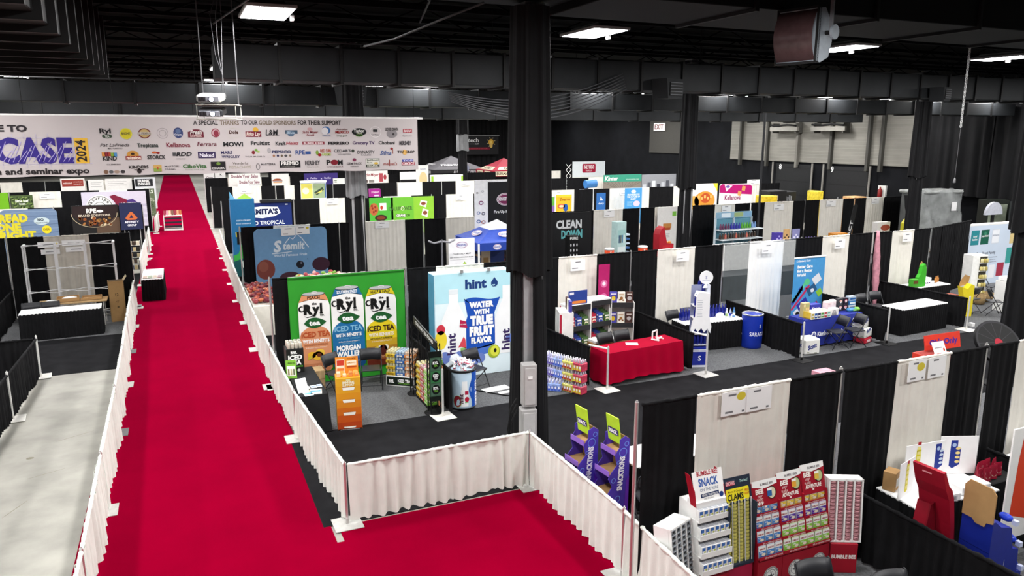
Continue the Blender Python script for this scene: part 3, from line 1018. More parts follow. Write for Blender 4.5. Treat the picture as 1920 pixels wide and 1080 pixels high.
def bottle(r, h, body, cap, label=None, neck=.35):
 b = MB()
 b.lathe([(r * .9, 0), (r, .01), (r, h * .55), (r * .9, h * .62), (r * neck, h * .8), (r * neck, h * .93)], body, 12)
 b.lathe([(r * neck * 1.15, h * .9), (r * neck * 1.15, h), (0, h)], cap, 10)
 if label:
  b.lathe([(r * 1.01, h * .2), (r * 1.01, h * .48)], label, 12)
 return b
ALU = mat('d5d6d8', rough=.3, metal=.7, var=.03)
def can_mesh(body, r=.033, h=.122):
 b = MB()
 b.lathe([(r * .85, 0), (r, .008), (r, h * .88), (r * .8, h)], body, 10)
 b.lathe([(r * .8, h), (r * .72, h - .004), (0, h - .004)], ALU, 10)
 return b
def warp_panel(b, R, fn):
 """print drawn flat by fn on a scratch builder, then wrapped round a cylinder of radius R (x becomes arc length, facing -y)"""
 s = MB()
 fn(s)
 k0 = len(s.v)
 o = len(b.v)
 for p in s.v:
  a = p.x / R
  rr = R + p.z
  b.v.append(b.M @ Vector((rr * sin(a), -rr * cos(a), p.y)))
 for f, mi, sm in zip(s.f, s.mi, s.sm):
  b.f.append([o + i for i in f])
  b.mi.append(b.mid(s.mats[mi]))
  b.sm.append(sm)
def strip(s, x0, x1, lo, hi, m, l=1, n=24):
 """area between two curves of x, cut fine enough to wrap"""
 vs, fs = [], []
 for i in range(n + 1):
  x = x0 + (x1 - x0) * i / n
  vs += [(x, lo(x), l * LAYER), (x, hi(x), l * LAYER)]
 for i in range(n):
  fs.append((2 * i, 2 * i + 2, 2 * i + 3, 2 * i + 1))
 s.add(vs, fs, m)
def fill(s, pts, m, l=1):
 s.poly(pts, m, l)
def fan(s, outline, m, l=1):
 """outline printed as a fan of triangles about its middle (safe for wavy shapes)"""
 cx = sum(p[0] for p in outline) / len(outline)
 cy = sum(p[1] for p in outline) / len(outline)
 n = len(outline)
 s.add([(cx, cy, l * LAYER)] + [(p[0], p[1], l * LAYER) for p in outline], [(0, 1 + i, 1 + (i + 1) % n) for i in range(n)], m)
# ================================================================ tea booth
def tea_word(b, cx, y, k, l=5):
 """hand-lettered the / Ryl / co. mark; k = cap height of the R"""
 inkc = '141414'
 b.text('the', cx + .16 * k, y + 1.0 * k, .27 * k, inkc, l, bold=1.4)
 b.text('R', cx - .55 * k, y, k, inkc, l, bold=2.6, w=1.0 * k)
 b.text('y', cx + .3 * k, y + .05 * k, k * .95, inkc, l, bold=2.2, w=.85 * k)
 b.text('l', cx + .88 * k, y, k * 1.05, inkc, l, bold=2.4, w=.26 * k)
 b.rect(cx + .7 * k, y - .02 * k, .38 * k, .1 * k, inkc, l)
 pts, ws = [], []
 for i in range(15):
  t = i / 14
  a = radians(60 + 260 * t)
  pts.append((cx - 1.25 * k + .28 * k * cos(a), y + .62 * k + .28 * k * sin(a)))
  ws.append(.07 * k + .12 * k * sin(pi * t))
 b.line(pts, ws, inkc, l)
 pts = [(cx - .25 * k + .2 * k * t, y - .1 * k - .22 * k * sin(t * 1.6)) for t in [i / 6 for i in range(7)]]
 b.line([(cx - 1.0 * k, y - .24 * k), (cx - .7 * k, y - .38 * k), (cx - .3 * k, y - .34 * k), (cx + .15 * k, y - .12 * k)], [.02 * k, .1 * k, .11 * k, .08 * k], inkc, l)
 b.text('co.', cx + .98 * k, y - .34 * k, .3 * k, inkc, l, bold=.9)
def tea_leaf(b, cx, cy, w, h, t='tea', l=6):
 pts = []
 for i in range(13):
  u = i / 12
  pts.append((cx - w / 2 + w * u, cy + h / 2 * sin(pi * u ** .8) + .08 * h * u))
 for i in range(1, 12):
  u = 1 - i / 12
  pts.append((cx - w / 2 + w * u, cy - h / 2 * sin(pi * u ** .9)))
 fan(b, pts, '1f5a2c', l)
 b.text(t, cx - .03 * w, cy - .2 * h, h * .44, 'ffffff', l + 1, bold=1.3, w=w * .5)
def tea_can(b, cx, z0, w, h, col, lid, dark, head, fruit):
 s = w / .7
 zt = z0 + h
 # body, shoulders, lid
 fan(b, [(cx - w / 2, z0 + .06), (cx - w * .42, z0), (cx + w * .42, z0), (cx + w / 2, z0 + .06), (cx + w / 2, zt - .34 * s), (cx + w * .46, zt - .22 * s), (cx + w * .36, zt - .06 * s), (cx - w * .36, zt - .06 * s), (cx - w * .46, zt - .22 * s), (cx - w / 2, zt - .34 * s)], 'f5f4f2', 1)
 fan(b, [(cx - w * .47, zt - .23 * s), (cx - w * .36, zt - .06 * s), (cx + w * .36, zt - .06 * s), (cx + w * .47, zt - .23 * s), (cx + w * .3, zt - .19 * s), (cx, zt - .175 * s), (cx - w * .3, zt - .19 * s)], lid, 2)
 b.ell(cx, zt - .055 * s, w * .37, .045 * s, '2b2b2b', 3)
 b.ell(cx, zt - .045 * s, w * .35, .04 * s, 'b9bbbd', 4)
 b.ring(cx + .02, zt - .02 * s, .07 * s, .028 * s, .014, 'dadada', 5)
 b.text(head, cx, zt - .165 * s, .062 * s, '151515' if lid != '2a6da0' else 'ffffff', 3, bold=1, maxw=w * .62)
 # coloured lower dome
 pts = [(cx - w / 2, z0 + .06), (cx - w * .42, z0), (cx + w * .42, z0), (cx + w / 2, z0 + .06)]
 for i in range(17):
  a = pi * i / 16
  pts.append((cx + w / 2 * cos(a), z0 + h * .42 + .3 * s * sin(a)))
 fan(b, pts, col, 2)
 fan(b, [(cx - w / 2, z0 + .06), (cx - w * .42, z0), (cx + w * .42, z0), (cx + w / 2, z0 + .06), (cx + w / 2, z0 + .2), (cx - w / 2, z0 + .2)], dark, 3)
 tea_word(b, cx - .02, zt - .5 * s, .2 * s)
 tea_leaf(b, cx + .01, zt - .72 * s, .5 * s, .24 * s)
t = thing('tea_banner', 'green fabric banner printed with three giant tea cans behind the orange stand', 'banner', (1.99, 16.38, .03))
b = MB()
b.M = frame((0, 0, 0))
vs, fs = [], []
for i in range(41):
 x = 2.57 * i / 40
 dz = .012 * sin(i * .8) + .008 * sin(i * 2.3)
 for z in (0.0, .6, 1.2, 1.8, 2.42):
  vs.append((x, z, -.03 + dz * (1 - z / 2.6) * .6))
for i in range(40):
 for j in range(4):
  a = i * 5 + j
  fs.append((a, a + 5, a + 6, a + 1))
b.add(vs, fs, mat('2f9a2c', rough=.6, var=.05, scale=2), True)
b.box(0, 2.57, 2.4, 2.43, -.04, .01, mat('2a8d28', rough=.6))
tea_can(b, .52, .26, .68, 1.82, 'd9936a', 'dd9468', 'c77f58', 'PEACH', 'p')
tea_can(b, 1.25, .28, .72, 1.88, '1f6ba3', '2a6da0', '174f86', 'SOUTHERN SWEET', 's')
tea_can(b, 2.0, .24, .71, 1.86, 'e3cb24', 'dcc927', '6b2a1c', 'HALF & HALF', 'h')
# brown lower half of the third can in three flat printed bands
for k, (c_, z) in enumerate([('c9a22a', .86), ('b07e2a', .7), ('8f4f26', .5)]):
 b.rect(1.645, .38, .71, z - .38, c_, 3 + k)
for cx, z, c1, c2, c3 in [(.53, 1.07, 'b5502c', 'ffffff', 'a9603c'), (1.25, 1.13, '7db8dc', 'ffffff', '5b9cc6'), (1.99, 1.06, '3a2415', 'f2ead8', '3a2415')]:
 b.text('ICED TEA', cx, z, .115, c1, 7, bold=1.3, w=.62)
 b.text('WITH BENEFITS', cx, z - .13, .075, c2, 7, bold=1.2, w=.58)
 b.text('ANTIOXIDANT SUPERBLEND', cx, z - .2, .04, c3, 7, bold=.6, w=.52)
 b.text('An Excellent Source of Vitamin C', cx, z - .26, .03, 'f5efe0', 7, w=.46)
b.text('CELEBRATING', 1.24, .82, .035, '6aa6cf', 7, bold=.5, w=.3)
b.text('MORGAN', 1.24, .68, .11, 'ffffff', 7, bold=2, w=.54)
b.text('WALLEN', 1.24, .54, .11, 'ffffff', 7, bold=2, w=.6)
b.text('12 FL OZ (355 mL)', 1.3, .4, .05, '8cc0e2', 7, bold=.5, w=.45)
b.text('12 FL OZ  1 PT', 2.0, .42, .05, 'd9a98a', 7, bold=.5, w=.5)
b.text('12 FL OZ', .6, .36, .05, 'f0c8a8', 7, bold=.5, w=.3)
for (x, y, r, c_) in [(.42, .66, .09, 'e6b02f'), (.55, .63, .12, 'eeb93a'), (.6, .7, .1, 'f2c64a')]:
 b.ell(x, y, r, r * .85, c_, 7)
b.ell(.58, .65, .05, .05, '6b3418', 8)
b.ell(.38, .6, .06, .035, 'c7b33a', 8, rot=.7)
for (x, y, w_, h_, c_) in [(1.88, .6, .09, .09, 'f0e14a'), (2.02, .6, .1, .12, '4a1b15'), (2.1, .66, .05, .06, 'e9e1cf'), (1.96, .68, .05, .03, 'e8e8e8')]:
 b.ell(x, y, w_, h_, c_, 7)
b.text('0', .7, .53, .1, 'ffffff', 8, bold=1)
b.text('0', 1.72, .56, .1, 'ffffff', 8, bold=1)
b.build('printed_cloth', t)
b = MB()
b.cyl((0, .02, 2.42), (2.57, .02, 2.42), .016, CHROME, n=8)
b.build('top_rod', t)
# black clothed table along the fence
t = thing('booth_table', 'small table under a plain black cloth along the red carpet fence in the tea booth', 'table', (1.98, 14.42, .01), 0)
b = MB()
b.box(-.25, .25, -.9, .9, .7, .735, DARK, .006)
b.build('tabletop', t)
for sx in (-.2, .2):
 for sy in (-.8, .8):
  b = MB()
  b.cyl((sx, sy, 0), (sx, sy, .7), .015, STEEL, n=6)
  b.build('leg', t)
tag(loop_cloth(.52, 1.82, .745, .02, mat('17181b', rough=.85, var=.12, scale=5), amp=.012, pleat=.5, flare=.035, seed=3, top=True).build('tablecloth', loc=(1.98, 14.42, .01)),
 'plain black cloth over the small table beside the ivory fence', 'tablecloth')
b = carton(.34, .5, .34, mat('1a1c1c', rough=.5), lambda q: (q.text('RYL', -.02, .4, .05, 'ffffff', 1, bold=2), q.text('ICED', 0, .28, .085, 'ffffff', 1, bold=2), q.text('TEA', 0, .17, .085, 'ffffff', 1, bold=2),
 q.text('WITH BENEFITS', 0, .115, .028, '5fb83a', 1, bold=1), q.ell(-.08, .05, .03, .03, 'd8d8d8', 1), q.ell(.06, .05, .03, .03, 'd8d8d8', 1)))
b.one('can_box', 'black display box lettered in white, standing on the black cloth', 'box', loc=(1.88, 15.18, .757))
cb = can_mesh(mat('d9d4c6', rough=.35, metal=.3)).build('tea_can', loc=(1.77, 15.05, 1.257))
tag(cb, 'pale tea can on top of the black lettered box, row 1 of 3, first', 'can', 'tea cans on the black box')
for k in range(1, 12):
 o = cb.copy()
 COL.objects.link(o)
 i, j = k % 4, k // 4
 o.location = (1.77 + .075 * i, 15.05 + .12 * j, 1.257)
 o['label'] = 'pale tea can on top of the black lettered box, %s row, %s from the fence' % (['front', 'middle', 'back'][j], ORD[i])
cb['label'] = 'pale tea can on top of the black lettered box, front row, first from the fence'
b = MB(frame((1.66, 14.72, .75), (.95, -.3, 0), (0, .2, 1)))
b.box(0, .2, 0, .36, -.006, 0, mat('7dbb3c', rough=.5))
b.rect(.02, .05, .16, .2, 'f1efe6', 1)
b.text('LEAN IN', .1, .29, .03, '20330f', 1, bold=1, w=.14)
for k in range(3):
 b.rect(.035 + .05 * k, .07, .03, .12, ['8a7d55', 'b9b08a', '6a6d4d'][k], 2)
b.one('counter_card', 'green counter card leaning at the fence side of the black cloth', 'card')
b = MB(frame((1.74, 13.72, .758), (1, .15, 0), (-.1, .7, .7)))
b.box(0, .2, 0, .3, -.004, 0, PAPER)
b.one('folded_paper', 'plain white sheet standing bent on the black cloth', 'paper')
rnd = random.Random(8)
for k, (x, y, w_, h_, c_, rz, lab) in enumerate([(1.9, 13.62, .16, .22, 'cfe5ee', .1, 'pale blue leaflet at the front edge of the black cloth'), (2.05, 13.7, .22, .28, 'f2eee2', -.15, 'cream leaflet with blue print at the front corner of the black cloth'),
                                             (1.93, 13.98, .11, .16, 'e9ecef', .05, 'small white card, first in the row behind the leaflets'), (2.06, 14.0, .11, .16, 'dfe8f2', .0, 'small bluish card, second in the row behind the leaflets'), (2.17, 14.02, .09, .16, 'cfdcec', -.05, 'small blue card, third in the row behind the leaflets'),
                                             (1.86, 13.85, .14, .2, 'ded06a', .5, 'yellow leaflet half under the bent white sheet')]):
 b = MB(frame((0, 0, 0), (1, 0, 0), (0, 1, 0)))
 b.box(-w_ / 2, w_ / 2, -h_ / 2, h_ / 2, 0, .004, c_)
 b.rect(-w_ * .4, -h_ * .1, w_ * .8, h_ * .35, ['6fb7d8', '5a9cc4', 'a7b4c2', '7d95b5', '5c7fae', 'b98f2f'][k], 3)
 b.rect(-w_ * .4, -h_ * .4, w_ * .5, h_ * .12, '8f8f8f', 3)
 b.one('leaflet', lab, 'leaflet', None, loc=(x, y, .757), rz=rz)
b = MB()
pine = mat('b79b72', rough=.7, var=.12, scale=4, stretch=(8, 8, 1))
b.box(-.14, .14, -.17, .17, 0, .55, pine, .004)
for z in (.04, .2, .36):
 b.box(-.145, .145, -.175, .175, z, z + .012, mat('8c7350', rough=.8))
b.one('wooden_crate', 'pale wooden crate standing between the black table and a folding chair', 'crate', loc=(2.4, 15.75, .01))
chair(2.78, 15.62, radians(35), 'black folding chair facing the wooden crate in the tea booth')
chair(3.55, 15.65, radians(-12), 'black folding chair between the orange stand and the can pallet')
# orange stand
t = thing('display_stand', 'tall orange cardboard stand with three white slots and a juice picture header', 'stand', (2.63, 13.6, .008), radians(-8))
b = MB()
cols = ['b5431a', 'c4531a', 'cf6a1c', 'd6811f', 'dc9022', 'e09d26', 'e2a62a']
b.box(-.225, .225, -.17, .17, 0, 1.02, mat('d9911f', rough=.5), .004)
b.M = frame((0, -.17, 0))
for k, c_ in enumerate(cols):
 b.rect(-.222, .012 + .143 * k, .444, .144, c_, 1)
b.rect(-.222, .0, .444, .03, '2b1710', 2)
b.text('AS SEEN AT YOUR FAVOURITE SHOP', 0, .008, .014, 'ffffff', 3, w=.36)
for z in (.05, .31, .56, .8):
 hgt = .04 if z > .1 else .02
 b.poly([(-.115, z + hgt), (.115, z + hgt), (.1, z - hgt * .4), (-.1, z - hgt * .4)], 'f4efe6', 3)
 b.rect(-.115, z + hgt, .23, .008, '9a5a18', 3)
b.text('IMMUNE', 0, .915, .042, 'f7efd2', 3, bold=1.4, w=.22)
b.text('SUPPORT', 0, .865, .042, 'f7efd2', 3, bold=1.4, w=.22)
b.rect(-.04, .96, .08, .04, 'e9d9a0', 3)
b.M = frame((.225, 0, 0), (0, 1, 0))
for k in range(6):
 b.rect(-.15, .06 + .15 * k, .3, .1, ['e8c8a0', 'b5562a', 'e3e0d4'][k % 3], 1)
b.build('body', t)
b = MB()
b.M = frame((0, .05, 1.0), (1, 0, 0), (0, .08, 1))
b.box(-.21, .21, 0, .36, -.008, 0, mat('e08a2a', rough=.5))
b.rect(-.19, .04, .15, .28, 'f3d9c0', 1)
b.rect(-.18, .2, .13, .1, 'c23c2a', 2)
b.rect(-.18, .1, .13, .05, 'd87a3a', 2)
b.rect(0, .19, .18, .09, 'f6ead0', 1)
b.text('TEAS & MORE', .09, .31, .024, '8a3a12', 1, bold=.8, w=.16)
b.text('LEMON ICE', .09, .225, .03, 'c9862c', 2, bold=.8, w=.15)
b.rect(.0, .15, .18, .025, 'b04a1a', 1)
b.ell(-.1, .06, .05, .045, 'f4b45a', 2)
b.ell(.15, .06, .05, .045, 'f4c46a', 2)
b.poly([(.0, .02), (.09, .02), (.05, .1)], 'f7d98a', 2)
b.build('header_card', t)
b = MB()
for x in (-.16, -.05, .06, .17):
 b.box(x - .04, x + .03, -.1, 0, 1.02, 1.09 + .02 * sin(x * 30), mat('e8c39a' if x < 0 else 'd98a4a', rough=.5), .008)
b.build('packet', t)
# can pallet
CASE_COL = {'y': 'c8a92b', 'b': '2a5a9c', 'o': 'c9844e', 'r': '9c2431', 'g': '6fae3a'}
CASES = {}
can_top = {'y': mat('d6cda0', rough=.35, metal=.4), 'b': mat('a9bccd', rough=.35, metal=.4), 'o': mat('d8c0aa', rough=.35, metal=.4), 'r': mat('cfa5a8', rough=.35, metal=.4), 'g': mat('cfdcae', rough=.35, metal=.4)}
def can_case(key, w, d, h, nx, ny, loc, rz, label, group):
 kk = (key, w, d)
 if kk not in CASES:
  t = thing('can_case', label, 'case', loc, rz, group)
  b = MB()
  b.box(-w / 2, w / 2, -d / 2, d / 2, 0, h * .5, mat(CASE_COL[key], rough=.45), .004)
  b.M = frame((0, -d / 2, 0))
  b.rect(-w * .3, h * .12, w * .6, h * .26, 'e8e2d0' if key != 'y' else '7a5a1c', 1)
  b.text('RYL', 0, h * .16, h * .17, CASE_COL[key], 2, bold=1)
  b.build('tray', t)
  first = None
  for i in range(nx):
   for j in range(ny):
    x, y = -w / 2 + w * (i + .5) / nx, -d / 2 + d * (j + .5) / ny
    if first is None:
     first = can_mesh(can_top[key], r=min(w / nx, d / ny) * .47, h=h * .93).build('can', t)
     o = first
    else:
     o = first.copy()
     COL.objects.link(o)
     o.parent = t
    o.location = (x, y, .01)
  CASES[kk] = t
  return t
 return dup(CASES[kk], loc, rz, label, group)
PX, PY, PR = 4.26, 15.62, radians(-38)
b = MB()
b.box(-.33, .33, -.2, .2, 0, .24, mat('e9e9e7', rough=.5), .006)
b.M = frame((0, -.2, 0))
b.rect(-.31, .025, .62, .19, '16211a', 1)
b.text('RYL', -.2, .08, .07, 'ffffff', 2, bold=2, w=.12)
b.text('ICED TEA', .1, .1, .065, 'ffffff', 2, bold=1.5, w=.3)
b.text('WITH BENEFITS', .1, .06, .022, '6fae3a', 2, bold=1, w=.3)
b.M = frame((.33, 0, 0), (0, 1, 0))
b.rect(-.18, .025, .36, .19, '16211a', 1)
b.text('RYL', 0, .09, .06, 'ffffff', 2, bold=2, w=.12)
b.one('pallet_box', 'white and black lettered base box under the stack of can cases', 'box', loc=(PX, PY, .008), rz=PR)
TIER = ['bottom', 'second', 'third', 'top']
CN = {'y': 'yellow', 'b': 'blue', 'o': 'peach', 'r': 'dark red', 'g': 'green'}
for k in range(4):
 for j, c_ in enumerate('ybo'):
  lx = -.22 + .22 * j
  can_case(c_, .215, .38, .135, 3, 4, (PX + lx * cos(PR), PY + lx * sin(PR), .25 + .14 * k), PR, '%s case of cans in the %s tier of the stack on the lettered base box' % (CN[c_], TIER[k]), 'can cases on the lettered base box')
# second stack seen end-on beside the black truss
TI7 = ['bottom', 'second', 'third', 'fourth', 'fifth', 'top']
for k in range(6):
 for j, c_ in enumerate('yrg'):
  can_case(c_, .25, .28, .12, 3, 3, (4.42, 14.58 - .27 * j, .06 + .124 * k), radians(-90), '%s case of cans in the %s tier of the stack against the black truss' % (CN[c_], TI7[k]), 'can cases against the black truss')
b = MB()
b.box(-.15, .15, -.42, .42, 0, .05, DARK, .004)
b.one('display_skid', 'low black skid under the can cases against the black truss', 'skid', loc=(4.42, 14.31, .008))
# black truss display
t = thing('truss_display', 'black truss display with round tea badges and a sloping sign between two posts', 'display', (4.34, 14.27, .008))
def truss(b, x, y, h, s=.1, m=DARK):
 for sx in (-s, s):
  for sy in (-s, s):
   b.cyl((x + sx, y + sy, 0), (x + sx, y + sy, h), .012, m, n=6)
 n = int(h / .2)
 for k in range(n):
  z0, z1 = h * k / n, h * (k + 1) / n
  a, c = (-s, s) if k % 2 else (s, -s)
  for sy in (-s, s):
   b.cyl((x + a, y + sy, z0), (x + c, y + sy, z1), .006, m, n=5)
  for sx in (-s, s):
   b.cyl((x + sx, y + a, z0), (x + sx, y + c, z1), .006, m, n=5)
for y in (-.62, .62):
 b = MB()
 truss(b, 0, y, 1.62 if y > 0 else 1.45)
 b.build('truss_post', t)
 b = MB()
 b.lathe([(.2, 0), (.2, .015), (.03, .03)], DARK, 24, (0, y, 0))
 b.build('base_plate', t)
b = MB()
b.box(-.13, .13, -.74, -.73, .28, 1.3, mat('151a17', rough=.4))
b.M = frame((0, -.74, 0))
b.rect(-.115, .38, .23, .8, '3c5a45', 1)
b.rect(-.1, .4, .2, .24, '4d6a58', 2)
b.rect(-.1, .66, .2, .24, '3a7a4a', 2)
b.rect(-.1, .92, .2, .24, '4d6a58', 2)
for k, (a_, c_) in enumerate([('RYL', 'TEA'), ('ICED', 'TEA'), ('RYL', 'TEA')]):
 z = .52 + .26 * k
 b.ell(0, z, .085, .1, '101412', 3)
 b.text(a_, 0, z + .005, .05, 'ffffff', 4, bold=2, w=.11)
 b.text(c_, 0, z - .05, .04, 'e8e8e8' if k == 1 else '6fae3a', 4, bold=1.4, w=.08)
b.build('badge_sheet', t, label='black sheet with three round badges')
b = MB()
b.M = frame((.02, .7, 1.52), (0, -1, -.12))
b.box(-.06, 1.5, -.02, .15, -.012, .012, mat('161817', rough=.45))
b.text('COUNTRY TEA STAND', .7, .04, .07, 'e9e9e4', 9, bold=1, w=1.2)
b.M = frame((.0, .7, 1.52), (0, -1, -.12))
b.build('sloping_sign', t)
b = MB()
for k in range(9):
 b.box(.12, .16, -.72, -.5, .1 + .13 * k, .2 + .13 * k, mat(['c98a62', '7aa85a', 'd9d4c6'][k % 3], rough=.5), .004)
b.build('side_shelf_packs', t)
# ================================================================ barrel booth
t = thing('light_wall', 'pale blue and white fabric light wall printed with fruit water bottles', 'banner', (5.92, 15.72, .02))
b = MB()
b.box(-.94, .9, -.2, .2, 0, 2.42, mat('cfeaf3', rough=.5), .01)
b.box(-.945, -.94, -.2, .2, 0.02, 2.4, mat('4b8aa8', rough=.5))
b.box(-.93, .89, -.18, .18, 2.42, 2.425, mat('9fb9c4', rough=.5))
b.M = frame((-.92, -.2, 0))
W_, H_ = 1.81, 2.42
b.rect(0, 0, W_, H_, 'e6f6fb', 1)
b.rect(0, 1.75, W_, .66, 'b9e6f1', 2)
pts = [(.68, 1.83)]
for i in range(13):
 u = i / 12
 pts.append((.68 + .88 * u, 1.8 + .035 * sin(u * 2 * pi)))
pts += [(1.42, 1.45), (1.43, .95), (1.55, .75), (1.3, .66), (.95, .62), (.72, .62), (.72, 1.3), (.76, 1.42)]
fan(b, pts, '1d51b5', 3)
b.poly([(.95, .64), (1.42, .72), (1.3, .5), (.85, .42)], '4d74c9', 3)
# bottles
for cx in (.43, 1.72):
 fan(b, [(cx - .29, .5), (cx + .29, .5), (cx + .29, 1.35), (cx + .2, 1.55), (cx + .11, 1.75), (cx + .11, 2.06), (cx - .11, 2.06), (cx - .11, 1.75), (cx - .2, 1.55), (cx - .29, 1.35)], 'f8fafb', 4) if cx < 1 else b.poly([(1.43, .45), (1.81, .45), (1.81, 2.06), (1.62, 2.06), (1.62, 1.75), (1.5, 1.5), (1.43, 1.3)], 'f8fafb', 4)
b.rect(.32, 1.95, .22, .1, 'e3eaee', 5)
b.text('hint', .46, .8, .19, '3a2a5c', 6, bold=1.2, rot=pi / 2, w=.5)
b.text('hint', 1.79, .78, .19, '3a2a5c', 6, bold=1.2, rot=pi / 2, w=.5)
b.poly([(.56, 1.18), (.75, 1.14), (.72, 1.3), (.58, 1.35)], 'b8214e', 6)
b.text('hint water', .655, 1.225, .03, 'ffffff', 7, bold=.6, w=.13)
fan(b, [(.52, .7), (.6, .72), (.72, .66), (.7, .88), (.66, .95)], 'd94a58', 6)
b.ell(.12, 1.16, .1, .12, 'd03a4a', 5)
b.ell(.02 + .1, .92, .14, .22, 'f0d83a', 5)
b.rect(.58, .6, .13, .09, '8cc36a', 6)
for (x, y, r) in [(.55, .5, .12), (.2, .5, .14), (1.06, .4, .12), (.9, .3, .1), (1.8, .8, .1)]:
 b.ell(x, y, r, r, '6d83c8', 5)
b.ell(1.4, .52, .15, .16, 'a4b82e', 6)
b.ell(1.42, .53, .11, .125, 'dde04a', 7)
b.ell(1.43, .54, .035, .05, '1c1c10', 8)
b.text('hint', .97, 2.05, .2, '1f3f7c', 5, bold=1.6, w=.52)
fan(b, [(1.42, 2.27), (1.5, 2.16), (1.5, 2.1), (1.46, 2.05), (1.38, 2.05), (1.34, 2.1), (1.34, 2.16)], '1f3f7c', 5)
b.ell(1.4, 2.1, .035, .03, 'b9e6f1', 6, a0=180, a1=360)
for tx, z, h_, w_ in [('WATER', 1.6, .12, .6), ('WITH', 1.44, .1, .38), ('TRUE', 1.2, .19, .56), ('FRUIT', .95, .19, .6), ('FLAVOR', .77, .12, .52)]:
 b.text(tx, 1.1, z, h_, 'ffffff', 6, bold=2.6, w=w_)
b.build('printed_face', t)
for x in (-.3, .35):
 b = MB()
 b.box(x - .04, x + .04, -.26, -.2, 2.42, 2.5, CHROME, .01)
 b.build('clip_light', t)
# printed barrel with bottles in ice
t = thing('drink_barrel', 'round barrel cooler wrapped in blue and white print, heaped with small bottles', 'barrel', (4.98, 13.75, .008))
b = MB()
R_ = .27
b.lathe([(R_ * .92, 0), (R_ * .95, .03), (R_ * .95, .04)], BLKPL, 40)
b.lathe([(R_ * .97, .04), (R_, .08), (R_, .78), (R_ * .99, .8)], mat('c6ddef', rough=.4, var=.02), 40)
b.lathe([(R_ * 1.03, .79), (R_ * 1.05, .81), (R_ * 1.03, .84), (R_ * .95, .84), (R_ * .93, .78), (0, .77)], BLKPL, 40)
def barrel_print(s):
 wv = lambda x: 0
 strip(s, .12, .44, lambda x: .06, lambda x: .79, '1d4fb0', 1, 16)
 vs, fs = [], []
 for i in range(21):
  z = .06 + .73 * i / 20
  vs += [(.07 + .035 * sin(z * 11), z, 2 * LAYER), (.125, z, 2 * LAYER)]
 for i in range(20):
  fs.append((2 * i, 2 * i + 1, 2 * i + 3, 2 * i + 2))
 s.add(vs, fs, '1d4fb0')
 # white bottle
 strip(s, -.13, .02, lambda x: .09, lambda x: .44 if abs(x + .055) > .055 else .62, 'f4f6f8', 3, 30)
 s.text('hint', -.085, .26, .075, '4a1f38', 5, bold=1.2, rot=pi / 2, w=.2)
 strip(s, -.05, .02, lambda x: .34, lambda x: .42, 'b0203f', 5, 6)
 s.ell(-.01, .24, .045, .055, 'b5203c', 5)
 s.rect(-.05, .17, .07, .02, '6aa84a', 5)
 s.ell(-.2, .2, .085, .12, '8d1f30', 3)
 s.ring(-.2, .2, .09, .125, .008, '8cc36a', 4)
 s.text('hint', .2, .48, .1, 'ffffff', 4, bold=1.2, rot=-pi / 2, w=.2)
 s.text('TRUE FRUIT', .2, .2, .09, 'ffffff', 4, bold=1.6, rot=-pi / 2, w=.3)
warp_panel(b, R_, barrel_print)
b.build('barrel_body', t)
rnd = random.Random(21)
bot = None
for k in range(34):
 a, r = rnd.uniform(0, 2 * pi), .23 * math.sqrt(rnd.random())
 zz = .80 + .13 * (1 - (r / .23) ** 2) + rnd.uniform(0, .03) + .012
 if bot is None:
  bb = MB()
  bb.lathe([(.0, -.02), (.028, -.02), (.028, .05), (.013, .075), (.013, .09)], mat('eef0f4', rough=.3), 8)
  bb.lathe([(.016, .085), (.016, .105), (0, .105)], mat('f7f7f7', rough=.4), 8)
  bb.lathe([(.0285, .0), (.0285, .03)], mat('b3556a', rough=.4), 8)
  bot = bb.build('small_bottle', loc=(0, 0, 0))
  o = bot
  tag(o, 'small white bottle heaped in the printed barrel', 'bottle', 'small bottles in the barrel')
 else:
  o = bot.copy()
  COL.objects.link(o)
 o.location = (4.98 + r * cos(a), 13.75 + r * sin(a), zz)
 o.rotation_euler = (rnd.uniform(-.9, .9), rnd.uniform(-.9, .9), rnd.uniform(0, 6))
chair(5.62, 14.72, radians(20), 'black folding chair behind the printed barrel')
b = MB(frame((0, 0, 0), (1, 0, 0), (0, 1, 0)))
b.box(-.3, .3, -.12, .12, 0, .02, PAPER)
b.one('white_board', 'larger white board lying on the grey carpet beside the column', 'board', loc=(6.0, 14.45, .008), rz=.12)
b = MB(frame((0, 0, 0), (1, 0, 0), (0, 1, 0)))
b.box(-.2, .2, -.06, .06, 0, .015, PAPER)
b.one('white_board', 'small white strip lying in front of the larger white board', 'board', loc=(6.15, 14.18, .008), rz=.12)
b = MB()
b.tube([(5.55, 14.55, .02), (5.75, 14.3, .02), (6.0, 14.0, .02), (6.3, 13.75, .02)], .013, DARK, n=6)
b.one('floor_pole', 'thin black pole lying on the carpet behind the barrel', 'pole')
# clear bag and small signs behind the barrel
b = MB()
b.ball((0, 0, .16), .12, .09, .17, mat('dfe6ee', rough=.2, alpha=.55), 12, 8, .12, random.Random(3))
b.M = frame((-.02, -.09, .1), (1, 0, 0), (0, -.1, 1))
b.rect(-.06, 0, .1, .2, 'f2f2f2', 4)
b.rect(-.05, .02, .08, .1, '3c4a7a', 5)
b.one('clear_bag', 'clear plastic bag of samples standing behind the heaped barrel', 'bag', loc=(4.95, 14.1, .7))
b = MB()
b.box(-.13, .13, -.13, .13, 0, .69, BLKPL, .01)
b.one('small_stand', 'small black stand holding the clear sample bag behind the barrel', 'stand', loc=(4.95, 14.12, .008))
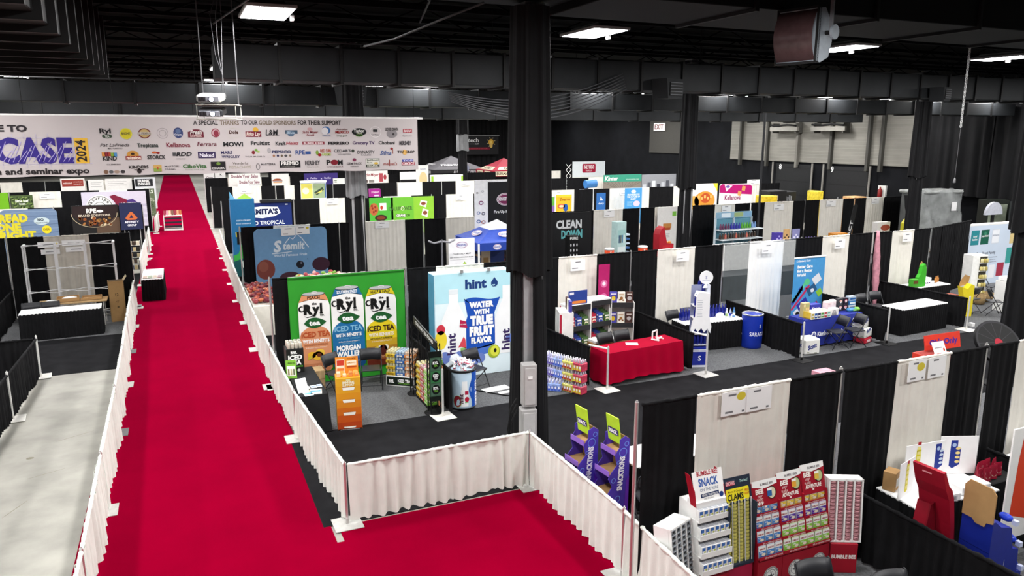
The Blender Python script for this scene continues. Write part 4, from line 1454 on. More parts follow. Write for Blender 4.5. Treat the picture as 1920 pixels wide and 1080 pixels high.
# ================================================================ cereal booth with the red table
RACKM = mat('2c2d2f', rough=.5)
def shelf_rack(label, loc, rz, w, zs, h, hd=None, d=.42, side=None):
 t = thing('shelf_rack', label, 'rack', loc, rz, 'cereal shelf racks')
 sm = mat('f3f1ee', rough=.5)
 for s in (-1, 1):
  b = MB()
  b.box(s * w / 2 - .012, s * w / 2 + .012, -d / 2, d / 2, 0, h, sm, .003)
  b.M = frame((s * w / 2 - .013, 0, 0), (0, -1, 0)) if s < 0 else frame((s * w / 2 + .013, 0, 0), (0, 1, 0))
  b.rect(-d / 2 + .01, .05, .05, h - .1, 'b0253f', 1)
  b.build('side_panel', t)
 b = MB()
 b.box(-w / 2, w / 2, d / 2 - .015, d / 2, 0, h, sm)
 b.build('back_panel', t)
 for z in zs:
  b = MB()
  b.box(-w / 2 + .012, w / 2 - .012, -d / 2, d / 2, z - .02, z, sm)
  b.box(-w / 2 + .01, w / 2 - .01, -d / 2 - .012, -d / 2, z - .1, z + .03, RACKM, .004)
  b.build('shelf', t)
 if hd:
  hd(t)
 return t
def pouch_front(c1, c2):
 def f(b):
  b.rect(-.06, .0, .12, .1, c2, 1)
  b.ell(0, .07, .045, .05, 'e9dcc4', 2)
  b.ell(.0, .05, .05, .03, c1, 3)
  b.rect(-.055, .14, .11, .035, 'f2f0ea', 2)
 return f
POUCH = {}
for key, c1, c2 in [('red', 'a51d36', 'd9b49a'), ('blue', '33479c', 'aab7d8'), ('green', '4a6a3a', '9ab05a')]:
 POUCH[key] = (bag(.15, .24, .07, mat(c1, rough=.4), pouch_front(c1, c2)))
PKEY = {}
def put_row(rackloc, rz, w, z, keys, rname, tier, depth=4):
 for i, key in enumerate(keys):
  lx = -w / 2 + w * (i + .5) / len(keys)
  for k in range(depth):
   ly = -.16 + .085 * k
   x = rackloc[0] + lx * cos(rz) - ly * sin(rz)
   y = rackloc[1] + lx * sin(rz) + ly * cos(rz)
   lab = '%s cereal pouch, %s shelf, %s, %s from front' % (key, tier, rname, ORD[k])
   if key not in PKEY:
    PKEY[key] = POUCH[key].one('cereal_pouch', lab, 'pouch', 'cereal pouches on the racks', loc=(x, y, z + .001 + .022 * k), rz=rz)
   else:
    o = PKEY[key].copy()
    COL.objects.link(o)
    o.location = (x, y, z + .001 + .022 * k)
    o.rotation_euler = (0, 0, rz)
    o['label'] = lab
def hdr_tiger(t):
 b = MB()
 b.M = frame((0, -.1, 1.4), (1, 0, 0))
 b.box(-.27, .27, 0, .34, -.01, .0, mat('2a4392', rough=.5))
 b.poly([(-.19, .02), (.23, .02), (.23, .09), (-.15, .09)], 'd9803a', 1)
 b.rect(-.24, .25, .12, .06, 'e8e8ee', 1)
 b.build('header_card', t, label='blue header card with an orange strip')
def hdr_white(t):
 b = MB()
 b.box(-.28, .3, -.2, .2, 1.38, 1.46, mat('f4f4f4', rough=.5), .004)
 b.build('top_box', t)
R1, R2, R3, R0 = (8.68, 15.78, .008), (9.37, 15.95, .008), (10.03, 15.88, .008), (8.15, 15.36, .008)
a1, a2, a3, a0 = radians(4), radians(6), radians(-24), radians(72)
shelf_rack('cereal rack with the blue header card, second from the column', R1, a1, .62, (.34, .86, 1.38), 1.4, hdr_tiger)
shelf_rack('cereal rack topped by a white box, third from the column', R2, a2, .62, (.34, .86, 1.4), 1.42, hdr_white)
shelf_rack('cereal rack of purple and brown cartons, beside the red table, turned inward', R3, a3, .62, (.3, .78, 1.3), 1.33)
shelf_rack('narrow cereal rack of cartons closest to the column, turned inward', R0, a0, .56, (.34, .86, 1.36), 1.38, None, .34)
for z, tier in ((.34, 'lower'), (.86, 'upper')):
 put_row(R1, a1, .6, z, ['red', 'blue', 'green'], 'rack with the blue header', tier)
 put_row(R2, a2, .6, z, ['red', 'blue', 'green'], 'rack under the white box', tier)
def cer_front(c, kind):
 def f(b):
  if kind == 0:
   b.ell(0, .12, .05, .06, 'e3c53a', 1)
   b.rect(-.07, .21, .14, .035, 'd9d4e6', 1)
  elif kind == 1:
   b.ell(0, .12, .04, .04, '9c6a3a', 1)
   b.ell(-.04, .08, .025, .02, '7d4c28', 2)
   b.ell(.045, .07, .025, .02, '7d4c28', 2)
   b.rect(-.06, .2, .12, .03, 'c9a98a', 1)
  else:
   b.ell(0, .12, .055, .05, 'b9b4b4', 1)
   b.rect(-.06, .21, .12, .03, 'd8cfc8', 1)
 return f
cart = {}
for nm, (c, k) in {'purple': ('4a45a0', 0), 'white': ('ece7da', 1), 'brown': ('4a302b', 2)}.items():
 cart[nm] = carton(.18, .28, .06, mat(c, rough=.45), cer_front(c, k))
ckey = {}
for (loc, rz, zs, rname) in [(R3, a3, (.78, 1.3), 'inward rack beside the red table'), (R0, a0, (.86, 1.36), 'inward rack closest to the column')]:
 for z in zs:
  for i, nm in enumerate(['purple', 'white', 'brown']):
   lx, ly = -.2 + .2 * i, -.1
   p = (loc[0] + lx * cos(rz) - ly * sin(rz), loc[1] + lx * sin(rz) + ly * cos(rz), loc[2] + z + .001)
   lab = '%s cereal carton on the %s of the %s' % (nm, 'top' if z > 1 else 'middle shelf', rname)
   if nm not in ckey:
    ckey[nm] = cart[nm].one('cereal_carton', lab, 'carton', 'cereal cartons on the racks', loc=p, rz=rz)
   else:
    o = ckey[nm].copy()
    COL.objects.link(o)
    o.location, o.rotation_euler = p, (0, 0, rz)
    o['label'] = lab
# magenta banner edge behind the racks
b = MB(frame((9.62, 16.3, .02)))
b.box(0, .32, 0, 2.2, -.01, 0, mat('b01c64', rough=.5))
for k in range(5):
 b.ell(.16, .3 + .35 * k, .1, .1, 'd36a9c', 1)
 b.ell(.16, .3 + .35 * k, .05, .05, 'f0d8e4', 2)
b.one('roll_banner', 'magenta roll banner half hidden between the white and black drapes behind the racks', 'banner')
# red table
t = thing('folding_table', 'folding table under the red cloth', 'table', (9.33, 14.0, .008), radians(6))
b = MB()
b.box(-1.05, 1.05, -.3, .3, .71, .745, VINYL, .006)
b.build('tabletop', t)
for sx in (-1, 1):
 for sy in (-1, 1):
  b = MB()
  b.cyl((sx * .9, sy * .22, 0), (sx * .9, sy * .22, .71), .016, STEEL, n=6)
  b.build('leg', t)
redcloth = mat('980026', rough=.85, var=.06, scale=3, bump=.05, spec=.06)
tag(loop_cloth(2.14, .64, .765, .06, redcloth, amp=.028, pleat=.34, flare=.06, seed=5, top=True, hemw=.07).build('tablecloth', loc=(9.33, 14.0, .008), rz=radians(6)),
 'bright red tablecloth draped over the table before the cereal racks', 'tablecloth')
b = MB(frame((0, 0, 0), (1, 0, 0), (0, 1, 0)))
b.box(-.14, .14, -.1, .1, 0, .003, PAPER)
b.one('paper_sheet', 'white sheet of paper lying on the red tablecloth', 'paper', loc=(9.2, 14.04, .775), rz=-.5)
b = MB()
for x in (-.11, .11):
 b.box(x - .015, x + .015, -.1, .1, 0, .03, WPAINT, .004)
 b.box(x - .012, x + .012, .06, .09, .03, .2, WPAINT, .004)
b.box(-.12, .12, .06, .09, .18, .205, WPAINT, .004)
b.box(-.12, .12, -.06, -.03, .02, .06, WPAINT, .004)
b.one('brochure_holder', 'white wire brochure holder at the far end of the red tablecloth', 'holder', loc=(9.95, 14.12, .775), rz=.5)
chair(9.0, 14.72, .12, 'folding chair behind the red table, closer to the column')
chair(9.48, 14.76, .08, 'folding chair behind the red table, farther from the column')
b = MB()
b.box(-.55, .5, -.16, .16, 0, .55, KRAFT, .006)
b.box(-.53, .5, -.17, .16, .55, .62, mat('f2f2f2', rough=.5), .01)
b.M = frame((0, -.16, 0))
b.ell(-.35, .38, .03, .03, 'd9d2c4', 1)
b.one('cardboard_case', 'long cardboard case with a white lid behind the chairs of the red table', 'case', loc=(9.33, 15.24, .008), rz=.12)
# shrink wrapped bottle packs by the column
wrapm = {'v': 'a9a4d8', 'b': '8fa4dd', 'l': 'c9c6e6', 'y': 'd6cf6a', 'r': 'c4405a'}
PK = {}
def drink_pack(key, loc, rz, label):
 if key not in PK:
  t = thing('bottle_pack', label, 'pack', loc, rz, 'shrink wrapped drink packs by the column')
  b = MB()
  b.box(-.15, .15, -.11, .11, 0, .19, mat(wrapm[key], rough=.3, var=.35, scale=16), .02)
  b.M = frame((0, -.112, 0))
  for k in range(4):
   x = -.11 + .073 * k
   b.rect(x - .03, .03, .06, .1, {'v': '5e4fa8', 'b': '3f5cc4', 'l': '7a6fc0', 'y': 'b2332f', 'r': 'e9d23f'}[key], 1)
   b.ell(x, .1, .02, .03, 'f0eef8', 2)
  b.M = frame((-.152, 0, 0), (0, -1, 0))
  for k in range(3):
   x = -.07 + .07 * k
   b.rect(x - .03, .03, .06, .1, {'v': '6d5fb4', 'b': '4a68cc', 'l': 'd8d4ee', 'y': 'c9a93a', 'r': 'b5213c'}[key], 1)
   b.ell(x, .1, .02, .03, 'f0eef8', 2)
  b.build('wrapped_body', t)
  b = MB()
  for i in range(4):
   for j in range(3):
    b.lathe([(.03, 0), (.012, .045), (.014, .05), (.014, .065), (0, .065)], mat('e6e4f2', rough=.3), 8, (-.11 + .073 * i, -.07 + .07 * j, .188))
  b.build('bottle_necks', t)
  PK[key] = t
  return t
 return dup(PK[key], loc, rz, label)
order = ['v', 'b', 'v', 'l', 'y']
for j in range(4):
 for k in range(3 if j < 4 else 1):
  y = 14.42 - .24 * j
  x = 7.12 + .1 * j
  drink_pack('v' if j < 2 else ('b' if j == 2 else 'y'), (x, y, .008 + .255 * k), radians(-68), '%s drink pack, %s layer, %s stack from column' % ({'v': 'violet', 'b': 'blue', 'y': 'yellow'}['v' if j < 2 else ('b' if j == 2 else 'y')], ['bottom', 'middle', 'top'][k], ORD[j]))
for k in range(3):
 drink_pack('r', (7.54, 13.5, .008 + .255 * k), radians(-68), 'red and yellow drink pack, %s layer, at the front end of the stacks' % ['bottom', 'middle', 'top'][k])
drink_pack('b', (7.15, 13.86, .008), radians(-40), 'blue water pack alone on the carpet before the stacks')
t = thing('hand_truck', 'dark folded hand truck standing behind the drink packs by the column', 'trolley', (6.98, 14.35, .008), .4)
b = MB()
b.tube([(-.15, 0, 0), (-.15, .05, 1.0), (-.1, .08, 1.08), (.1, .08, 1.08), (.15, .05, 1.0), (.15, 0, 0)], .016, STEEL, n=8)
b.build('frame', t)
b = MB()
b.box(-.17, .17, -.2, 0, 0, .015, DARK)
b.build('toe_plate', t)
for s in (-1, 1):
 b = MB()
 b.cyl((s * .19, .06, .1), (s * .24, .06, .1), .1, BLKPL, n=16)
 b.build('wheel', t)
# ================================================================ blue bottle booth
COB = mat('14207c', rough=.15, var=.1, spec=.6)
SILV = mat('c8c8d0', rough=.3, metal=.5)
skirted_table(12.36, 15.32, 1.8, .62, radians(-4), 'white topped table with black skirt holding the dark blue bottles', seed=11)
bb = bottle(.042, .3, COB, COB, None, .36)
b0 = None
rnd = random.Random(12)
n = 0
def put_bottle(x, y, z, lab, group, s=1.0, rx=0.0):
 global b0
 if b0 is None:
  b0 = bb.one('water_bottle', lab, 'bottle', group, loc=(x, y, z))
  return b0
 o = b0.copy()
 COL.objects.link(o)
 o.location = (x, y, z)
 o.rotation_euler = (rx, 0, rnd.uniform(0, 6))
 o.scale = (s, s, s)
 o['label'], o['group'] = lab, group
 return o
for j in range(2):
 for i in range(4):
  put_bottle(11.62 + .085 * i, 15.42 + .09 * j, .761, 'cobalt bottle left of the display, %s row, %s from the chair' % (['front', 'back'][j], ORD[i]), 'bottles left of the display')
for j in range(2):
 for i in range(8):
  put_bottle(12.3 + .1 * i, 15.44 + .11 * j, .761, 'cobalt bottle on the skirted table, %s row, %s from display' % (['front', 'back'][j], ORD[i]), 'bottles behind the white oval sign')
for i in range(3):
 bc = bottle(.035, .26, mat(['d9dde6', 'aeb9c9', '5d8fc0'][i], rough=.25), mat(['e6e6ea', '2233a0', '2c6bb0'][i], rough=.3), mat(['8fae6a', '2a3aa8', 'e8eef4'][i]))
 bc.one('aluminium_bottle', ['clear bottle with a green label', 'silver bottle with a blue cap', 'light blue bottle'][i] + ' at the corner of the skirted bottle table', 'bottle', None, loc=(12.85 + .12 * i, 15.2, .761))
b = MB()
b.ball((0, 0, .09), .13, .03, .09, mat('e4e8ee', rough=.3), 16, 8)
b.box(-.1, .1, -.04, .04, 0, .02, mat('e4e8ee', rough=.3))
b.one('oval_sign', 'small white oval sign standing among the bottles', 'sign', loc=(12.6, 15.16, .761), rz=-.1)
chair(11.85, 16.0, .15, 'folding chair behind the bottle cluster and the tall display')
chair(12.4, 16.1, 0, 'folding chair behind the blue bottles, mostly hidden by the display')
# tall die cut display
t = thing('bottle_display', 'tall die-cut display with blue bottles and a round white sign on top', 'display', (11.12, 14.12, .008), radians(-20))
WB = mat('f2f3f6', rough=.45, var=.02)
SB = mat('1f2f9c', rough=.35, var=.04)
b = MB()
b.box(-.2, .2, -.18, .18, 0, .5, SB, .005)
b.M = frame((0, -.18, 0))
b.text('S', 0, .16, .12, 'f2f4ff', 1, bold=.5)
b.rect(-.2, .0, .4, .05, 'dfe3f2', 1)
b.rect(-.2, .38, .4, .06, 'dfe3f2', 1)
b.text('SPRING WATER', 0, .395, .025, '2a3aa8', 2, w=.3)
b.M = frame((.2, 0, 0), (0, 1, 0))
b.rect(-.15, .08, .3, .36, 'c9d1ec', 1)
b.text('SARATOGA', 0, .12, .05, '1f2f9c', 2, rot=.9, w=.3)
b.build('base_box', t)
b = MB()
prof = [(-.26, .92), (-.2, .86), (-.15, .96), (-.08, .87), (0, .97), (.07, .86), (.15, .95), (.22, .84), (.24, 1.0), (.2, 1.2), (.18, 1.25), (.17, 1.75), (-.15, 1.72), (-.16, 1.25), (-.22, 1.15)]
b.prism(prof, -.2, -.185, WB)
b.prism([(-.15, 1.72), (.17, 1.75), (.17, 1.8), (-.1, 1.84)], -.2, 0, WB)
b.M = frame((0, -.2, 0))
for k in range(8):
 b.rect(-.12, 1.25 + .055 * k, .13 - .01 * (k % 3), .014, 'b9bdc9', 1)
b.build('front_card', t)
b = MB()
b.box(.16, .18, -.18, .16, .5, 2.0, mat('c9cdd8', rough=.4))
b.box(-.18, .18, .12, .14, .5, 1.95, mat('8a90b0', rough=.4))
b.build('back_card', t)
for z in (.55, .82, 1.2, 1.5):
 b = MB()
 b.box(-.18, .18, -.16, .14, z - .02, z, WB)
 b.build('shelf', t)
b = MB()
b.cyl((.12, -.03, 2.15), (.12, .0, 2.15), .16, WB, n=32)
b.prism([(.05, 1.9), (.17, 1.9), (.13, 2.05)], -.02, 0.0, WB)
b.M = frame((.12, -.03, 2.15))
b.text('S', 0, -.03, .07, '3a4aa8', 1)
b.text('SARATOGA', 0, -.08, .025, '8a92b8', 1, w=.2)
b.build('round_sign', t)
for zi, (z, ny) in enumerate([(.55, 2), (.82, 2), (1.2, 1), (1.5, 1)]):
 for i in range(4):
  for j in range(ny):
   lx, ly = -.13 + .087 * i, -.1 + .12 * j
   a = radians(-20)
   put_bottle(11.12 + lx * cos(a) - ly * sin(a), 14.12 + lx * sin(a) + ly * cos(a), z + .009, 'cobalt bottle in the die-cut display, %s shelf, %s row, %s along' % (['lowest', 'second', 'third', 'top'][zi], ['front', 'back'][j], ORD[i]), 'bottles in the die-cut display', .92)
for i in range(5):
 put_bottle(11.26 + .04 * (i % 3), 14.2 + .05 * i, 1.79 + .03 * (i % 2), 'cobalt bottle bunched under the round white sign', 'bottles under the round sign', .95)
# blue drum
t = thing('drum_cooler', 'royal blue round drum cooler with white lettering and a steel rim', 'barrel', (13.44, 14.88, .008))
b = MB()
b.lathe([(.255, 0), (.265, .03), (.27, .3), (.27, .86), (.265, .88)], mat('16309c', rough=.35, var=.04), 48)
def drum_print(s):
 s.text('S', .03, .55, .09, 'eef0ff', 1, bold=.4)
 s.text('SARATOGA', .05, .34, .1, 'eef0ff', 1, bold=.5, w=.6)
 s.text('SARATOGA', -.78, .34, .1, 'eef0ff', 1, bold=.5, w=.6)
warp_panel(b, .271, drum_print)
b.build('drum_body', t)
b = MB()
b.lathe([(.27, .86), (.28, .88), (.275, .9), (.24, .9), (.23, .87), (.05, .87), (0, .88)], mat('c9ccd2', rough=.25, metal=.8), 40)
b.build('steel_rim', t)
# ================================================================ blue table booth
t = thing('roll_up_banner', 'tall light blue roll-up banner with arrows and white lettering behind the blue table', 'banner', (15.8, 15.95, .01))
b = MB(frame((0, 0, .06)))
b.box(0, 1.16, 0, 1.95, -.01, 0, mat('4a9ad4', rough=.5, var=.03))
b.ring(.1, 1.86, .03, .03, .01, 'ffffff', 1)
b.text('Kimberly-Clark', .15, 1.84, .05, 'ffffff', 1, bold=1, al='l', w=.45)
for k, tx in enumerate(['Better Care', 'for a Better', 'World']):
 b.text(tx, .12, 1.66 - .12 * k, .08, 'ffffff', 1, bold=1.6, al='l')
b.line([(-.0, .62), (.3, 1.02)], .1, '3c4fae', 1)
b.poly([(.2, 1.05), (.38, .98), (.37, 1.16)], '3c4fae', 1)
b.line([(.02, .68), (.5, 1.25)], .1, '5fc99c', 1)
b.ell(.52, 1.24, .11, .1, '5fc98c', 2)
b.line([(.0, .45), (.55, 1.05)], .07, 'c0305e', 2)
b.poly([(.44, 1.06), (.62, .98), (.63, 1.16)], 'c0305e', 2)
for (x, y, w_, h_, c_) in [(.88, 1.3, .3, .24, 'e3e6ea'), (.72, 1.0, .34, .24, '2c5a84'), (1.02, .9, .2, .2, '8ec63f'), (.4, .6, .4, .22, '3536a0'), (.84, .5, .34, .14, 'b3303e'), (.2, .35, .2, .2, 'e9edf2')]:
 a = .6
 pts = [(x + px * cos(a) - py * sin(a), y + px * sin(a) + py * cos(a)) for px, py in ((-w_ / 2, -h_ / 2), (w_ / 2, -h_ / 2), (w_ / 2, h_ / 2), (-w_ / 2, h_ / 2))]
 pts = [(min(1.15, max(.01, p)), q) for p, q in pts]
 b.poly(pts, c_, 3)
b.text('Kleenex', .42, .56, .07, 'ffffff', 4, bold=1, sh=.2, rot=.5, w=.26)
b.ell(.74, .98, .07, .06, 'dfe6f2', 4)
b.ell(.24, .3, .08, .1, '26282c', 4)
b.build('printed_sheet', t)
b = MB()
b.box(-.02, 1.18, -.08, .1, 0, .07, CHROME, .01)
b.build('base_case', t)
b = MB()
b.box(-.01, 1.17, -.02, .02, 2.0, 2.04, WPAINT, .005)
b.build('top_rail', t)
t = thing('folding_table', 'folding table under the royal blue cloth', 'table', (15.55, 14.45, .008), radians(2))
b = MB()
b.box(-1.0, 1.0, -.27, .27, .71, .745, VINYL, .006)
b.build('tabletop', t)
for sx in (-1, 1):
 for sy in (-1, 1):
  b = MB()
  b.cyl((sx * .85, sy * .2, 0), (sx * .85, sy * .2, .71), .016, STEEL, n=6)
  b.build('leg', t)
lc = loop_cloth(2.06, .58, .76, .05, mat('22308c', rough=.7, var=.06, scale=3), amp=.012, pleat=.4, flare=.03, seed=8, top=True)
lc.M = frame((-.78, -.345, .28))
lc.ell(0, .07, .09, .1, 'f4f5fb', 1)
for k in range(3):
 lc.line([(-.06 * cos(k * 1.05), .07 - .07 * sin(k * 1.05)), (.06 * cos(k * 1.05), .07 + .07 * sin(k * 1.05))], .025, '22308c', 2)
lc.text('Kimberly-Clark', .13, .03, .11, 'f4f5fb', 1, bold=1, al='l', w=.95)
tag(lc.build('tablecloth', loc=(15.55, 14.45, .008), rz=radians(2)), 'royal blue tablecloth with white lettering on its front', 'tablecloth')
chair(15.35, 13.86, -1.8, 'black folding chair before the blue table, next to the white paper packs')
chair(15.92, 13.82, -1.8, 'black folding chair before the blue table, closer to the red and white pack')
def item(mb, name, lab, cat, x, y, z=.775, rz=0.0, group=None):
 return mb.one(name, lab, cat, group, loc=(x, y, z), rz=rz)
def dots(cols, w, h, n, m):
 def f(b):
  r = random.Random(len(cols) * 7 + n)
  for i in range(n):
   for j in range(m):
    b.rect(-w / 2 + w * (i + .12) / n, h * (j + .12) / m, w / n * .76, h / m * .76, r.choice(cols), 1)
 return f
item(carton(.22, .38, .12, mat('b9a878', rough=.5), dots(['a8b27a', 'd6c08a', '8fa06a', 'e0d2a4'], .2, .36, 3, 4)), 'tissue_carton', 'tan and green patterned carton at the corner of the blue table', 'carton', 14.75, 14.42)
item(carton(.36, .28, .2, mat('2a2f9a', rough=.4), lambda b: (b.text('Kleenex', 0, .15, .06, 'ffffff', 1, bold=1, sh=.2, w=.26), b.rect(-.17, .02, .34, .05, '4a56c8', 1), b.text('TISSUE', 0, .03, .025, 'ffffff', 2))), 'tissue_pack', 'deep blue tissue pack with white script on the blue table', 'pack', 15.2, 14.58)
tb = MB()
tb.box(-.36, .36, -.14, .14, 0, .03, mat('c9b26a', rough=.5), .004)
for s_ in (-1, 1):
 tb.box(-.36, .36, s_ * .14 - .008, s_ * .14 + .008, 0, .18, mat('f4f2ea', rough=.5))
tb.box(-.36, -.345, -.14, .14, 0, .18, mat('d9b63e', rough=.5))
tb.box(.345, .36, -.14, .14, 0, .18, mat('e8e6de', rough=.5))
tb.M = frame((0, -.149, 0))
for k, c_ in enumerate(['b5a24a', '2f5a9c', '22305f', '4f9a4a', 'b02a3a', '7fb0a8']):
 tb.rect(-.35 + .117 * k, .02, .1, .13, c_, 1)
 tb.rect(-.34 + .117 * k, .06, .08, .035, 'e6e6e6', 2)
item(tb, 'display_tray', 'long open white tray with a coloured picture strip on the blue table', 'tray', 15.02, 14.27, rz=.05)
for k, c_ in enumerate(['efd9d6', 'f3e3df']):
 item(carton(.2, .3 + .02 * k, .14, mat(c_, rough=.5), lambda b: (b.ell(-.03, .1, .03, .03, 'd9a9a0', 1), b.text('Viva', .02, .2, .03, 'b57f78', 1, sh=.2)), .03), 'towel_pack', ['pale pink towel pack, first of the pair', 'pale pink towel pack, second of the pair and taller,'][k] + ' on the blue table', 'pack', 15.72 + .2 * k, 14.62)
item(carton(.26, .2, .16, mat('e9e6e4', rough=.5), lambda b: [b.ring(-.04, .02, .08 - .02 * k, .13 - .03 * k, .01, '3a3c4a', 1 + k, a0=0, a1=180) for k in range(4)], .02), 'wipes_pack', 'white pack with dark curved stripes at the front of the blue table', 'pack', 15.6, 14.27)
for k in range(2):
 for j in range(2):
  item(carton(.17, .17, .12, mat(['3c3c40', '2c2230'][k], rough=.4), lambda b, k=k: (b.ell(0, .1, .05, .035, ['e8a98f', 'd86a7a'][k], 1), b.text('U', 0, .05, .06, 'ffffff', 2, bold=2))), 'care_pack', 'black care pack, %s of the two by two stack, %s column' % (['lower', 'upper'][j], ['first', 'second'][k]), 'pack', 16.15 + .19 * k, 14.6, .775 + .172 * j)
for j in range(3):
 item(carton(.24, .12, .14, mat(['d9dde2', '3e7fc0', 'b9c9d9'][j], rough=.4), lambda b, j=j: (b.rect(-.1, .03, .2, .05, ['5a6a8c', 'e8eef6', '2c5fa0'][j], 1),)), 'wipes_box', ['silver blue wipes box at the bottom', 'bright blue wipes box in the middle', 'pale blue wipes box on top'][j] + ' of the blue table stack', 'box', 16.6, 14.62, .775 + .122 * j)
item(carton(.26, .09, .14, mat('3f86b8', rough=.4), lambda b: (b.rect(0, .02, .12, .06, '8fd06a', 1),), .03), 'baby_wipes', 'teal and green soft pack at the far end of the blue table', 'pack', 16.4, 14.4)
gp = item(carton(.16, .1, .12, mat('7cc24a', rough=.4), None, .03), 'baby_wipes', 'bright green soft pack at the far end of the blue table', 'pack', 16.58, 14.38)
SC = lambda b: (b.text('Scott', 0, .16, .1, '33408c', 1, bold=2, sh=.25, rot=.3, w=.26), b.ell(-.12, .06, .04, .015, 'a3a896', 1), b.ell(.1, .04, .05, .015, 'a3a896', 1))
pm_ = mat('f0f0ec', rough=.35, var=.05, scale=6)
def towel(w, h, d):
 b = carton(w, h, d, pm_, SC, .03)
 b.M = frame((-w / 2, 0, 0), (0, -1, 0))
 SC(b)
 return b
item(towel(.46, .4, .42), 'paper_towel_pack', 'big white paper towel pack on the carpet beside the low post', 'pack', 14.36, 13.86, .008, -.15)
b = carton(.4, .16, .34, mat('c0283c', rough=.35), lambda b: (b.rect(-.1, .04, .2, .07, 'e9c7c9', 1),), .03)
item(b, 'paper_towel_pack', 'red pack at the bottom of the pile right of the blue table', 'pack', 16.45, 14.0, .008, .3)
item(towel(.42, .24, .34), 'paper_towel_pack', 'white pack lying on the red pack right of the blue table', 'pack', 16.43, 14.0, .17, .3)
item(towel(.36, .26, .3), 'paper_towel_pack', 'white pack topmost of the pile right of the blue table', 'pack', 16.38, 14.05, .412, .3)
# ================================================================ empty table booth and beyond
skirted_table(18.85, 14.38, 1.95, .68, radians(4), 'empty white topped table with a black pleated skirt', seed=14)
chair(18.2, 15.5, .1, 'folding chair behind the empty white table, closer to the blue table booth')
chair(18.85, 15.6, -.1, 'folding chair behind the empty white table, under the pink wrapped pole')
b = MB()
pts = [(20.05 - .022 * k, 16.86 - .03 * k, 2.5 - .2 * k) for k in range(13)]
b.tube(pts, lambda t: .05 + .06 * sin(pi * t) + .01 * sin(t * 40), mat('c98a98', rough=.4, var=.3, scale=6, alpha=.85), n=10)
b.one('pole_sleeve', 'pink crumpled plastic sleeve wrapped round the pole behind the empty table', 'sleeve')
skirted_table(21.7, 16.25, 1.55, .62, radians(2), 'white topped table holding the green stand against the drape wall', seed=15)
t = thing('snack_stand', 'bright green cut-out snack stand on the white table', 'stand', (21.15, 16.1, .772))
b = MB()
b.prism([(-.14, 0), (.18, 0), (.18, .55), (.1, .72), (.0, .66), (-.06, .4), (-.14, .3)], -.1, .02, mat('3fae2e', rough=.45))
b.build('green_body', t)
b = MB()
b.prism([(.0, .62), (.18, .55), (.16, .72), (.08, .78), (.03, .7)], .02, .04, KRAFT)
b.build('kraft_back', t)
item(carton(.24, .26, .16, mat('4aa336', rough=.45), lambda b: (b.rect(-.1, .12, .2, .1, '6a4a2a', 1),)), 'snack_box', 'small green open box beside the green stand', 'box', 20.82, 16.02, .772)
item(carton(.42, .18, .26, mat('f2f2f4', rough=.45), lambda b: [b.ell(-.14 + .09 * k, .02, .04, .02, '4a2a5a', 1) for k in range(4)]), 'white_carton', 'white carton with dark scalloped foot behind the green stand', 'carton', 21.75, 16.4, .772)
for k in range(3):
 item(bottle(.035, .2, mat('b0763a', rough=.35), mat('8a5a2a', rough=.4)), 'amber_bottle', '%s amber bottle at the far end of the white table' % ORD[k], 'bottle', 22.2 + .09 * k, 16.3 + .03 * k, .772, 0, 'amber bottles on the white table')
item(carton(.34, .22, .3, mat('9c4a34', rough=.6), lambda b: (b.rect(-.13, .06, .26, .1, 'b86a4c', 1),)), 'red_brown_box', 'red brown box on the carpet under the yellow stand', 'box', 21.6, 15.3, .4)
item(carton(.36, .39, .32, KRAFT_D), 'shipping_box', 'plain brown box under the red brown box', 'box', 21.6, 15.3, .008)
t = thing('snack_stand', 'yellow cut-out cardboard stand beside the white table', 'stand', (21.75, 14.95, .008), -.3)
b = MB()
b.prism([(-.18, 0), (.2, 0), (.2, .95), (.1, 1.0), (-.02, .86), (-.2, .92), (-.12, .6)], -.12, .1, mat('e3cf2c', rough=.5))
b.build('yellow_body', t)
b = MB()
b.prism([(-.16, .9), (.14, .95), (.18, 1.2), (.02, 1.26), (-.1, 1.1)], .1, .115, KRAFT)
b.build('kraft_back', t)
t = thing('shelf_tower', 'tall white shelf tower of jars beside the brand family board', 'shelf', (24.1, 16.35, .008), radians(-10))
b = MB()
b.box(-.3, .3, -.2, .2, 0, 1.55, mat('f1f1ef', rough=.5), .005)
b.M = frame((.12, -.2, 0))
b.rect(-.14, .1, .3, 1.4, '3c3a34', 1)
b.build('tower_body', t)
for k in range(5):
 b = MB()
 b.box(-.02, .28, -.24, -.2, .2 + .27 * k, .225 + .27 * k, WPAINT)
 b.build('shelf_board', t)
 b = MB()
 for j in range(3):
  b.lathe([(.04, 0), (.045, .02), (.045, .1), (.03, .13), (0, .13)], mat(['cdbf7a', 'd9cf9a', 'b3a45c'][(j + k) % 3], rough=.4), 10, (.03 + .1 * j, -.24, .226 + .27 * k))
 b.build('jar_row', t)
t = thing('brand_board', 'big pale board with teal squares and a heading about own brands', 'board', (26.02, 18.0, .01))
b = MB(frame((0, 0, 0)))
b.box(0, 3.0, 0, 2.2, -.05, 0, mat('cfdcec', rough=.5, var=.08, scale=.6))
for x, c_, tx in [(.12, '2f8a94', 'bowl & basket'), (.66, '1f5f4c', 'paperbird'), (1.26, 'd3dae6', 'wholesome')]:
 b.rect(x, 1.5, .44, .54, c_, 1)
 b.rect(x + .03, 1.53, .38, .48, c_ if c_ != 'd3dae6' else 'eef1f6', 2)
 a_ = tx.split(' & ')
 b.text(a_[0], x + .22, 1.78, .07, 'f3f6f6' if c_ != 'd3dae6' else '9aa4b4', 3, bold=.8, maxw=.36)
 if len(a_) > 1:
  b.text(a_[1], x + .22, 1.67, .07, 'f3f6f6', 3, bold=.8, maxw=.36)
